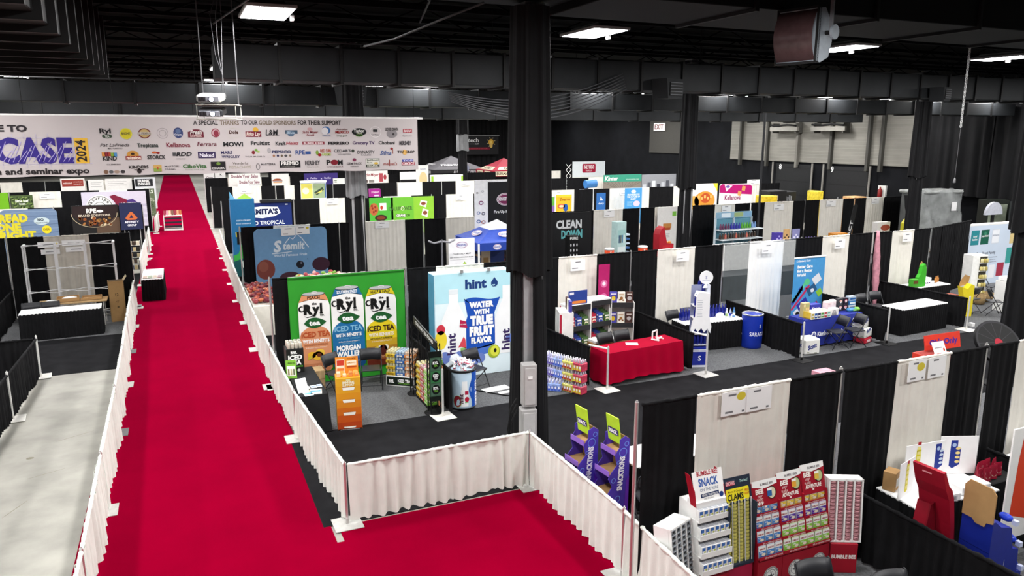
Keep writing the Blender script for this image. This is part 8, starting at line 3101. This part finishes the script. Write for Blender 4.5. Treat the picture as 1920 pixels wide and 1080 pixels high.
board('waffle_poster', 'large white poster with golden waffles in the middle distance', 'poster', 27.37, 29.37, .3, 2.62, 36.2, 'f0eeee', lambda b, W, H: (b.ell(1.1, H - 1.0, .75, .55, 'd9943a', 1), b.ell(.3, H - 1.1, .4, .4, 'd9a44a', 1), b.ell(1.15, H - .85, .35, .3, 'c0542a', 2), [b.rect(.6 + .22 * k, H - .85 - .1 * (k % 2), .14, .16, 'e6b86a', 3) for k in range(5)], b.poly([(W - .35, H), (W, H), (W, H - .5)], 'e6d83a', 1)))
def magenta(b, W, H):
 b.poly([(0, H - .5), (W, H - .68), (W, H - .2), (W - .15, H - .08), (.15, H), (0, H - .12)], 'b0186c', 1)
 b.poly([(.35, H - .02), (.95, H - .1), (.5, H - .45)], 'f0dcea', 2)
 b.ell(.6, H - .16, .15, .08, '6a5a9c', 3)
 for x, y in ((1.35, H - .7), (1.65, H - .4)):
  b.poly([(x, y), (x + .25, y - .05), (x + .3, y + .22), (x + .05, y + .28)], 'd99a5a', 3)
 b.text('Kellanova', 1.0, H - .95, .27, '8a1c5c', 2, bold=1, w=1.2)
board('magenta_poster', 'white poster with a magenta top band and orange crackers', 'poster', 29.54, 31.99, .3, 2.55, 36.2, 'efebec', magenta, r=.12)
sign_card(33.0, 37.24, 2.55, 1.0, .3, 'white card over the magenta poster corner')
board('clean_banner', 'black wall banner lettered in white and teal beside the near column', 'banner', 13.3, 15.15, .3, 2.42, 26.35, '141417', lambda b, W, H: (b.text('CLEAN', W * .45, H - .62, .3, 'e3e6e8', 1, bold=1.6, w=1.15), b.text('DOWN', W * .52, H - 1.02, .3, '6fc0c4', 1, bold=1.6, w=.95)))
t = thing('mini_rack', 'black and white patterned floor rack below the clean down lettering', 'rack', (13.55, 25.0, .01))
b = MB()
b.box(-.22, .22, -.15, .15, 0, 1.7, DARK, .005)
b.M = frame((0, -.15, 0))
b.text('PURE', 0, 1.56, .09, 'e0e0e0', 1, bold=1.4, w=.34)
for k in range(6):
 for j in range(3):
  b.ell(-.13 + .13 * j, 1.35 - .2 * k, .03, .06, 'c9c9cc', 1, 8)
b.build('rack_body', t)
t = thing('teal_tower', 'slim pale teal product tower between the two orange coolers', 'tower', (15.32, 24.5, .01), .15)
b = MB()
b.box(-.24, .2, -.18, .18, 0, 2.2, mat('b4d2d0', rough=.5), .008)
b.M = frame((-.02, -.18, 0))
b.rect(-.2, 1.6, .4, .3, '9cc4c2', 1)
for k in range(4):
 b.rect(-.15 + .08 * k, 1.4, .05, .3, ['2a4a6a', '3a3c44', '4a7a9a', 'dfe6e6'][k], 2)
b.rect(-.18, .9, .36, .35, 'd9e6e6', 1)
b.rect(-.18, .3, .36, .4, '9cc4c2', 1)
b.build('tower_body', t)
for k in range(9):
 b = MB()
 b.box(.2, .4, -.16, .16, .3 + .17 * k, .36 + .17 * k, mat('3a6aa4' if k % 2 else 'c9dcec', rough=.5))
 b.build('side_shelf', t)
for k, (x, lab) in enumerate([(14.6, 'orange drink cooler with white lid left of the teal tower'), (16.08, 'orange drink cooler with white lid right of the teal tower')]):
 t = thing('drink_cooler', lab, 'cooler', (x, 24.0, .85), 0, 'orange drink coolers')
 b = MB()
 b.lathe([(.15, 0), (.17, .03), (.18, .38)], mat('d9481c', rough=.45), 24)
 b.M = frame((-.04, -.178, 0))
 b.text('5', 0, .24, .1, 'f0e6e0', 1, bold=1.4)
 b.build('cooler_body', t)
 b = MB()
 b.lathe([(.185, .38), (.19, .42), (.16, .45), (0, .46)], WPAINT, 24)
 b.build('lid', t, label='white lid')
skirted_table(15.4, 24.0, 2.6, .5, 0, 'black skirted table carrying the two orange coolers', top=DARK, seed=61).location.z = .11
t = thing('red_stand', 'red torn-edge cardboard stand against a white drape', 'stand', (17.0, 24.0, .01))
b = MB()
b.prism([(-.3, 0), (.35, 0), (.35, 1.32), (.05, 1.35), (-.02, 1.6), (-.1, 2.0), (-.25, 1.9), (-.32, 1.7)], -.2, .2, mat('b01c2c', rough=.5))
b.M = frame((.05, -.2, 0))
b.rect(-.2, 1.0, .45, .28, 'c22a34', 1)
b.text('Utz', .05, 1.1, .08, 'f0d9d6', 2, bold=1, w=.2)
b.build('stand_body', t)
for k in range(3):
 b = MB()
 b.ball((.0 + .13 * k, -.05, 1.36), .07, .06, .06, mat('d99a4a', rough=.5), 8, 6)
 b.build('snack_bag', t)
board('white_sales_poster', 'white hanging poster with a small orange sofa picture beside the red stand', 'poster', 18.4, 19.4, .3, 2.45, 26.45, 'eeece8', lambda b, W, H: (b.rect(.3, H - .9, .42, .2, 'c98a4a', 1), b.rect(.34, H - .98, .34, .1, 'b5552a', 2), lines_(b, .35, H - 1.15, .3, 3, 'b9b9b6'), b.rect(.75, H - .4, .2, .2, '7fc24a', 2)))
# wire shelf unit
t = thing('wire_shelf', 'pale blue store shelf stocked with bottles and jars on a long white counter', 'shelf', (21.6, 25.4, .01), .05)
b = MB()
for x in (-1.05, -.05, .95):
 b.box(x - .02, x + .02, -.05, .05, 0, 2.0, mat('cfdce4', rough=.5))
b.box(-1.05, .95, .04, .06, .4, 2.0, mat('5f94a8', rough=.5))
b.build('shelf_frame', t)
b = MB()
b.M = frame((-1.05, -.02, 1.98))
b.box(0, 2.0, 0, .26, -.02, 0, mat('8ab0c8', rough=.5))
b.rect(.3, .04, .5, .18, 'd9e6ee', 1)
b.rect(1.0, .04, .5, .18, '9cb07a', 1)
b.rect(1.55, .04, .4, .18, '7fa9cc', 1)
b.build('shelf_header', t)
for k, z in enumerate((.75, 1.1, 1.5)):
 b = MB()
 b.box(-1.05, .95 + .25 * (k > 0), -.5, .04, z, z + .03, mat('d9e2e6', rough=.5))
 b.build('shelf_board', t)
itm = {}
for k, z in enumerate((.79, 1.14, 1.54)):
 for j in range(14):
  c_ = [['8a2a3a', 'd9d4d6', '5a3a4a', 'c9866a'], ['3a2a24', '4a3a30', 'c96a5a', '5a4a3a'], ['6a3a5a', '3a3aa4', '5fae3a', '7fa0d0']][k][j % 4 if k < 2 else min(3, j // 4)]
  lab = 'small jar or bottle on the %s of the pale blue store shelf, %s along' % (['lowest board', 'middle board', 'top board'][k], ORD[j])
  loc = (21.6 - .95 + .15 * j, 25.12 + .01 * j, z + .011)
  if c_ not in itm:
   itm[c_] = bottle(.05, .24 if k else .16, mat(c_, rough=.4), mat('d9d9d9' if k == 1 else c_, rough=.4), None, .5).one('shelf_jar', lab, 'jar', 'jars on the pale blue store shelf', loc=loc)
  else:
   o = itm[c_].copy()
   COL.objects.link(o)
   o.location, o['label'] = loc, lab
for k, (x0, x1, y, lab) in enumerate([(19.9, 22.45, 24.35, 'long white counter behind the sheer drapes, nearer the column'), (22.75, 24.1, 24.35, 'white counter behind the sheer drapes with a purple display')]):
 b = MB()
 b.box(x0, x1, y - .3, y + .3, .01, 1.05, mat('ececea', rough=.5), .01)
 b.one('white_counter', lab, 'counter')
# small goods on tables in row 26 right
for k, (x, z1, c_, lab) in enumerate([(22.98, .35, '4a3a9c', 'purple carton on the white counter behind the wall'), (23.6, .45, 'c9a06a', 'tan spotted card on the white counter behind the wall'), (24.0, .45, '8a8ab8', 'violet picture card at the end of the white counter')]):
 b = carton(.4 if k != 1 else .3, z1, .06 if k else .25, mat(c_, rough=.5), lambda b, k=k: [b.ell(-.1 + .1 * j, .1 + .1 * (j % 2), .04, .04, ['b9a9e6', '3a2a20', 'e0e0ee'][k], 1) for j in range(3)])
 b.one('display_card', lab, 'card', None, loc=(x, 24.3 + .12 * (k % 2), 1.062))
skirted_table(26.3, 24.9, 3.3, .8, 0, 'black topped table of bottles behind the wall right of the white counter', top=DARK, seed=71)
wb = None
for k in range(16):
 lab = '%s bottle on the black topped table, %s row, %s along' % (['white', 'tan'][k >= 8], ['front', 'back'][(k // 4) % 2], ORD[k % 4])
 b = bottle(.05, .26, mat(['e0dfe2', 'b98a5a'][k >= 8], rough=.4), mat(['6a5a9c', 'd9c06a'][k >= 8], rough=.4), None, .45)
 b.one('product_bottle', lab, 'bottle', 'bottles on the black topped table', loc=(25.2 + .17 * (k % 4) + .7 * (k >= 8), 24.75 + .15 * ((k // 4) % 2), .771))
b = carton(.75, .34, .4, mat('c9822a', rough=.5), lambda b: [b.rect(-.34 + .09 * k, .1, .06, .18, 'e6c06a', 1) for k in range(8)])
b.one('mustard_tray', 'orange yellow tray of tubes on the black topped table', 'tray', None, loc=(27.1, 24.9, .771))
for k, (x, lab) in enumerate([(29.2, 'white rack with a red pot picture standing behind the pink wrapped pole')]):
 board('pot_rack', lab, 'rack', x, x + .8, .05, 1.5, 24.6, 'e0dcd8', lambda b, W, H: (b.ell(.5, H - .25, .3, .14, '9c4a3a', 1), [b.rect(.08 + .22 * j, H - .95, .16, .3, 'f0eeea', 1) for j in range(4)], b.rect(0, H - 1.05, W, .06, '4a4a4c', 1)), thick=.3)
t = thing('yellow_stand', 'yellow cut-out stand with a white cat shaped top beside the draped column', 'stand', (30.3, 23.9, .01))
b = MB()
b.prism([(-.3, 0), (.42, 0), (.4, 1.6), (.25, 1.75), (.1, 1.62), (-.1, 1.7), (-.3, 1.5)], -.15, .15, mat('d6cc2a', rough=.5))
b.build('stand_body', t)
b = MB()
b.prism([(-.02, 1.62), (.25, 1.6), (.2, 1.9), (.1, 2.05), (.02, 1.9)], .0, .03, mat('e9e9e4', rough=.5))
b.build('white_top', t)
t = thing('feather_flag', 'black tapered feather flag with white letters leaning by the draped column', 'flag', (29.5, 23.7, .01), 0)
b = MB()
b.prism([(0, 0), (.35, .1), (.9, 1.0), (1.0, 1.6), (.7, 2.6), (.45, 2.78), (.1, 2.8), (.2, 2.3), (.6, 1.2), (.1, .2)], -.02, 0, mat('161618', rough=.6))
b.M = frame((0, -.025, 0))
b.text('acosta', .3, 2.55, .22, 'ececec', 1, bold=1.2, rot=-1.15, w=1.2, al='l')
b.build('flag_cloth', t)
b = MB()
b.box(-.3, .3, -.3, .3, 0, .03, DARK)
b.cyl((0, .02, 0), (0, .02, 1.0), .02, DARK, n=6)
b.build('flag_base', t)
b = MB()
b.prism([(0, .02), (.3, .02), (.75, 2.3), (.62, 2.42), (.5, 2.3)], -.02, 0, mat('161618', rough=.6))
b.M = frame((0, -.025, 0))
b.text('IMPACT', .25, .35, .16, 'e0dede', 1, bold=.8, rot=1.35, w=1.3, al='l')
b.one('feather_flag', 'narrow black feather flag with white letters before the black drape', 'flag', None, loc=(27.3, 24.8, .01))
# plastic wrapped pallets and dark fridges beyond
t = thing('wrapped_pallet', 'tall pallet load wrapped in wrinkled clear plastic behind the brand board', 'pallet', (32.6, 24.7, .01), -.1)
b = MB()
b.box(-1.15, 1.2, -.5, .6, .15, 2.75, mat('5a5c5c', rough=.5, var=.3, scale=1.2), .04)
b.build('load', t)
b = MB()
vs, fs = [], []
rnd = random.Random(9)
for j in range(13):
 for i in range(25):
  u, v = i / 24, j / 12
  vs.append((-1.25 + 2.6 * u, -.62 + .1 * sin(9 * u + 6 * v) + rnd.uniform(-.03, .03), .1 + 2.85 * v + .06 * sin(12 * u)))
for j in range(12):
 for i in range(24):
  a = j * 25 + i
  fs.append((a, a + 1, a + 26, a + 25))
b.add(vs, fs, mat('c9cdcc', rough=.25, var=.3, scale=2, alpha=.45), True)
b.box(-1.25, 1.35, -.65, .7, 2.74, 2.9, mat('b9bcba', rough=.4, var=.3, scale=5, alpha=.8), .06)
b.build('plastic_wrap', t)
b = MB()
b.box(.55, .85, -.76, -.74, 1.95, 2.35, PAPER)
b.build('paper_note', t)
b = MB()
b.box(-1.15, 1.15, -.5, .6, 0, .15, KRAFT_D)
b.build('wooden_skid', t)
for k, (x, y, w_, c_, lab) in enumerate([(34.7, 23.0, 1.0, '20241f', 'dark glass front cooler standing right of the wrapped pallet'), (34.75, 21.5, 1.1, '2a2d2f', 'dark steel cabinet right of the glass front cooler')]):
 t = thing('tall_cabinet', lab, 'cabinet', (x, y, .01), -.5)
 b = MB()
 b.box(-w_ / 2, w_ / 2, -.4, .4, 0, 2.5, mat(c_, rough=.4), .02)
 b.build('cabinet_body', t)
 b = MB()
 b.box(-w_ / 2 + .1, w_ / 2 - .1, -.42, -.4, .3, 2.3, mat('7a8272' if k == 0 else '3a3f42', rough=.2, var=.5, scale=1.5), .01)
 b.build('door', t)
b = MB()
vs = [(.5 * cos(pi * k / 16), .5 * sin(pi * k / 16)) for k in range(17)]
b.prism(vs, -.05, .05, mat('a9abb4', rough=.5, var=.1))
b.prism([(-.05, -2.33), (.05, -2.33), (.05, 0), (-.05, 0)], -.04, .04, DARK)
b.one('fan_sign', 'pale half-round ribbed sign above the brand family board', 'sign', None, loc=(29.6, 19.6, 2.34))
b = MB()
b.box(-1.6, 1.6, -.4, .4, 0, 2.2, mat('1c1a2c', rough=.5), .02)
b.M = frame((0, -.405, 0))
b.rect(-.3, 1.8, .3, .1, 'd0d0dc', 1)
b.one('dark_booth_block', 'dark violet booth block at the far right behind the brand board', 'block', None, loc=(34.3, 17.6, .01))
# dark goods and yellow boxes before the dock doors
for k, (x, y, w_, h_, c_, lab) in enumerate([(28.4, 31.0, .8, 2.3, 'd9b82a', 'yellow bin left of the dark machine before the dock doors'), (29.4, 31.6, 1.2, 2.5, '17181a', 'dark machine stack before the dock door eight'), (30.6, 32.0, .9, 2.4, '1d1e20', 'second dark machine stack before the dock door eight'), (31.8, 31.0, .4, 2.45, 'd9c23a', 'narrow yellow carton near the ladder before the dock doors'), (33.2, 29.6, .9, 2.2, 'c99a6a', 'tan carton on a dark stand before the last dock door')]):
 b = MB()
 b.box(-w_ / 2, w_ / 2, -.4, .4, 0, h_, mat(c_, rough=.5, var=.2), .03)
 if c_[0] == '1':
  for j in range(5):
   b.box(-w_ / 2 + .12 * j, -w_ / 2 + .12 * j + .07, -.44, -.4, h_ - .5, h_ - .2 - .04 * (j % 3), mat('8a8c90', rough=.4))
 b.one('goods_stack', lab, 'goods', None, loc=(x, y, .008))
t = thing('fire_extinguisher', 'white and dark fire extinguisher board on the dark dock wall', 'extinguisher', (36.2, 30.45, 1.9))
b = MB()
b.box(-.02, .1, -.25, .25, 0, .75, mat('c9c9c4', rough=.5))
b.build('board', t)
b = MB()
b.lathe([(.1, .1), (.12, .15), (.12, .5), (.05, .6), (.03, .7)], mat('7a1c1c', rough=.4), 14, (-.14, 0, 0))
b.build('cylinder', t)
# --- left of the carpet, rows 36 to 57
def yellow(b, W, H):
 for k in range(9):
  b.line([(0, H * (.2 + .09 * k)), (W * .5, H * (.24 + .09 * k)), (W, H * (.3 + .08 * k))], .03, ['8296b0', '5c6f8c'][k % 2], 1)
 b.text('BREAD', .35, H - .5, .3, 'd6c832', 3, bold=2.4, al='c', w=1.25)
 b.text('ONE', .25, H - .86, .28, 'd6c832', 3, bold=2.4, w=.9)
 b.text('RIGHT', .55, H - 1.2, .28, 'd6c832', 3, bold=2.4, w=1.3)
 b.ell(1.45, H - .5, .28, .16, 'c3d2d6', 3)
 b.text('NO', 1.42, H - .5, .11, '1f2a3a', 4, bold=1.4, w=.22)
 b.text('PRESERVATIVES', 1.45, H - .6, .05, '1f2a3a', 4, bold=.4, w=.45)
 b.ell(1.6, H - .86, .17, .17, 'e6cf2a', 4)
 b.text('EVER!', 1.6, H - .89, .08, '7a5a1a', 5, bold=1, w=.24)
board('bread_banner', 'rounded slate blue banner with big yellow letters left of the chestnut banner', 'banner', -6.75, -4.72, .3, 2.42, 36.5, '6f84a2', yellow, r=.2)
def nuts(b, W, H):
 pts = [(.06, H - .04), (W * .97, H - .04), (W * .99, H - .3), (W * .85, H - .65), (W * .6, H - .92), (W * .42, H - .94), (W * .2, H - .78), (.02, H - .4)]
 b.rect(W * .5, 0, W * .5, H - .55, '5a4638', 1)
 fan(b, pts, '2c2020', 2)
 r = random.Random(5)
 for k in range(26):
  x, y = r.uniform(.25, W - .3), r.uniform(H - .88, H - .55)
  if abs(x - W * .47) < .65:
   b.ell(x, y, r.uniform(.05, .1), r.uniform(.04, .07), r.choice(['8a4a24', '6a3a1c', 'a8703c', 'd9c4a0', '7a5a2a']), 3 + k % 3, 10, r.uniform(0, 3))
 b.ring(W * .48, H - .35, W * .49, .6, .02, 'c9b896', 6, a0=180, a1=360)
 b.text('RPE', W * .42, H - .32, .17, 'f0ece4', 7, bold=1.2, w=.38)
 b.ell(W * .6, H - .26, .13, .06, 'f0ece4', 7)
 b.text('BRAND SOLUTIONS', W * .48, H - .47, .08, 'e6d9c4', 7, bold=.6, w=1.2)
board('chestnut_banner', 'dark banner with a bowl of chestnuts in the left rows', 'banner', -4.2, -2.42, 1.3, 2.5, 36.55, '1a1818', nuts)
board('navy_banner', 'navy banner with an orange triangle beside the chestnut banner', 'banner', -2.38, -1.52, 1.4, 2.56, 36.45, '22284c', lambda b, W, H: (fan(b, [(.2, .5), (.28, .42), (.6, .42), (.68, .5), (.5, .74), (.44, .78), (.38, .74)], 'c96a3a', 1), b.poly([(.36, .5), (.52, .5), (.44, .66)], '22284c', 2), b.text('AFFINITY', .44, .28, .09, 'e6e6ee', 2, bold=1.2, w=.56), b.text('GROUP', .44, .15, .08, 'e6e6ee', 2, bold=1.2, w=.36)))
def berry(b, W, H):
 for k in range(4):
  b.rect(0, .2 + .3 * k, W, .15, ['c4bfd2', 'b9b4c9'][k % 2], 1)
 b.ell(.85, H - .85, .68, .68, 'e6e6e4', 2)
 b.ring(.85, H - .85, .62, .62, .03, '3a3c3a', 3)
 b.ring(.85, H - .85, .3, .3, .025, '3a3c3a', 3)
 for i, ch in enumerate('naturipe'):
  a = radians(165 - 130 * i / 7)
  b.text(ch, .85 + .44 * cos(a), H - .85 + .44 * sin(a), .16, '2a2c2a', 4, bold=.8, rot=a - pi / 2)
 fan(b, [(1.35, H - .25), (1.6, H - .16), (1.75, H - .25), (2.2, H - .45), (2.4, H - .9), (1.7, H - .9), (1.6, H - .6)], '7a1c38', 2)
 fan(b, [(2.2, H - .48), (2.5, H - .42), (2.85, H - .75), (2.5, H - .9), (2.2, H - .8)], '4a3478', 3)
 b.text('UNITED', 2.3, H - .78, .16, 'f0e9ee', 5, bold=.8, w=.8)
board('berry_banner', 'pale lilac banner with a round stamp and dark red and violet shapes', 'banner', -4.85, -1.68, .4, 2.36, 47.1, 'cdc8d8', berry)
board('lime_poster', 'plain lime green poster at the left picture edge', 'poster', -9.6, -8.2, .4, 2.46, 47.0, '6fb01c', lambda b, W, H: lines_(b, .5, H - .5, .4, 2, 'a9d86a'))
board('leaf_poster', 'green leafy photo poster with white lettering beside the white drape', 'poster', -8.1, -7.1, .4, 2.3, 47.0, '4a5c34', lambda b, W, H: ([b.ell((k * 37 % 100) / 100 * W * .9 + .05, H - .1 - (k * 53 % 100) / 100 * .75, .07, .04, ['6f8a4a', '3a4a28', '8aa05a', '2c3a20'][k % 4], 1 + k % 2, 8, k) for k in range(60)], b.text('little leaf', W / 2, H - .36, .12, 'f0f4ea', 4, bold=1, w=.6), b.text('FARMS', W / 2, H - .5, .08, 'f0f4ea', 4, bold=.8, w=.28)))
board('welcome_sign', 'brick red sign with small white words in the farthest left row', 'sign', -7.0, -5.6, .5, 2.62, 57.3, 'efece8', lambda b, W, H: (b.rect(.08, H - .52, W - .16, .44, '9a3a30', 1), b.text('welcome!', .4, H - .36, .13, 'f0dcd6', 2, bold=.8, w=.5), b.text('start your shopping', 1.0, H - .26, .07, 'f0dcd6', 2, w=.5), b.text('journey with us', 1.0, H - .4, .07, 'f0dcd6', 2, bold=.5, w=.5)))
for k, (x0, x1, z1) in enumerate([(-5.4, -4.5, 2.5), (-4.4, -2.8, 2.55)]):
 board('notice_board', ['small white notice board beside the brick red sign', 'wide white notice board with grey lines right of the small one'][k], 'board', x0, x1, .5, z1, 57.2, 'eeecea', lambda b, W, H: lines_(b, .15, H - .2, W * .7, 3, '9a9a9c', .12))
board('dark_name_sign', 'dark grey block lettered sign over a pale board by the carpet', 'sign', -2.64, -1.36, .5, 2.62, 56.8, 'dfe4e8', lambda b, W, H: (b.rect(.05, H - .6, W - .2, .5, '26282c', 1), b.text('FRANK', W * .46, H - .32, .16, 'ececec', 2, bold=2, w=.75), b.text('DONIO', W * .46, H - .52, .16, 'ececec', 2, bold=2, w=.75)))
board('field_poster', 'narrow green field poster with white letters beside the far carpet', 'poster', -2.0, -1.4, .3, 2.05, 54.0, '5a6a4e', lambda b, W, H: (b.text('ERS', W / 2, H - .3, .2, 'e6ece0', 1, bold=.8, w=.45), [b.ell((k * 29 % 50) / 100 + .05, .1 + (k * 41 % 120) / 100, .06, .05, ['7a8a6a', '3a4a34', 'a9b09a'][k % 3], 1, 8) for k in range(24)]))
for k, (x0, x1, y, z1) in enumerate([(1.75, 2.45, 58.0, 2.76), (2.5, 3.2, 58.0, 2.8)]):
 board('key_poster', ['white poster with a column of key shapes beside the far carpet end', 'white poster with a red ring beside the key poster'][k], 'poster', x0, x1, .4, z1, y, 'eceae8', lambda b, W, H, k=k: ([(b.ring(.25, H - .3 - .3 * j, .07, .07, .02, '6a4a4c', 1), b.rect(.3, H - .31 - .3 * j, .3, .025, '6a4a4c', 1)) for j in range(6)] if k == 0 else (b.ring(.3, H - .5, .12, .12, .03, 'a83a44', 1), b.text('K', .4, H - .22, .14, '2a2a2c', 1, bold=1), b.ring(.32, H - .9, .1, .1, .03, 'b9a08a', 1))))
b = MB()
b.box(-.6, .6, -.6, .6, .01, .8, mat('dcdad8', rough=.5), .01)
b.one('white_plinth', 'low white plinth at the foot of the key posters by the carpet', 'plinth', None, loc=(2.6, 54.5, 0))
# sign cards on the rows
for k, (x, y, z, w_, lab) in enumerate([(9.1, 16.455, 2.22, .42, 'sign card on the white drape behind the cereal racks'), (12.35, 16.455+.05, 2.24, .42, 'sign card on the white drape behind the blue bottles'), (15.4, 16.6, 2.25, .42, 'sign card on the bright white drape left of the blue roll-up'),
         (18.3, 16.7, 2.2, .42, 'sign card on the white drape right of the blue roll-up'), (21.35, 16.82, 2.22, .42, 'sign card on the white drape above the green stand'), (16.1, 26.555, 2.28, .5, 'sign card on the white drape behind the teal tower'),
         (22.1, 26.555, 2.25, .5, 'sign card on the white drape above the pale blue shelf'), (25.1, 26.555, 2.2, .6, 'sign card on the white drape above the purple carton'), (28.3, 26.555, 2.25, .6, 'sign card on the white drape above the orange tray'), (31.2, 26.555, 2.28, .5, 'sign card on the white drape beside the black feather flag'),
         (9.9, 36.86, 2.3, .5, 'sign card over the green pizza banner'), (23.6, 37.26, 2.2, .6, 'sign card on the wide white drape beside the blue poster'), (19.3, 37.26, 2.25, .5, 'sign card on the white drape above the yellow poster'), (13.4, 36.86, 2.25, .5, 'sign card on the white drape right of the green pizza banner'),
         (17.6, 47.46, 2.25, .6, 'sign card on the white drape in the row of the magenta block'), (3.7, 47.46, 2.2, .6, 'sign card on the white drape above the blue and green tower'), (-6.5, 47.46, 2.2, .7, 'sign card on the white drape beside the leaf poster')]):
 sign_card(x, y, z, w_, .28, lab)
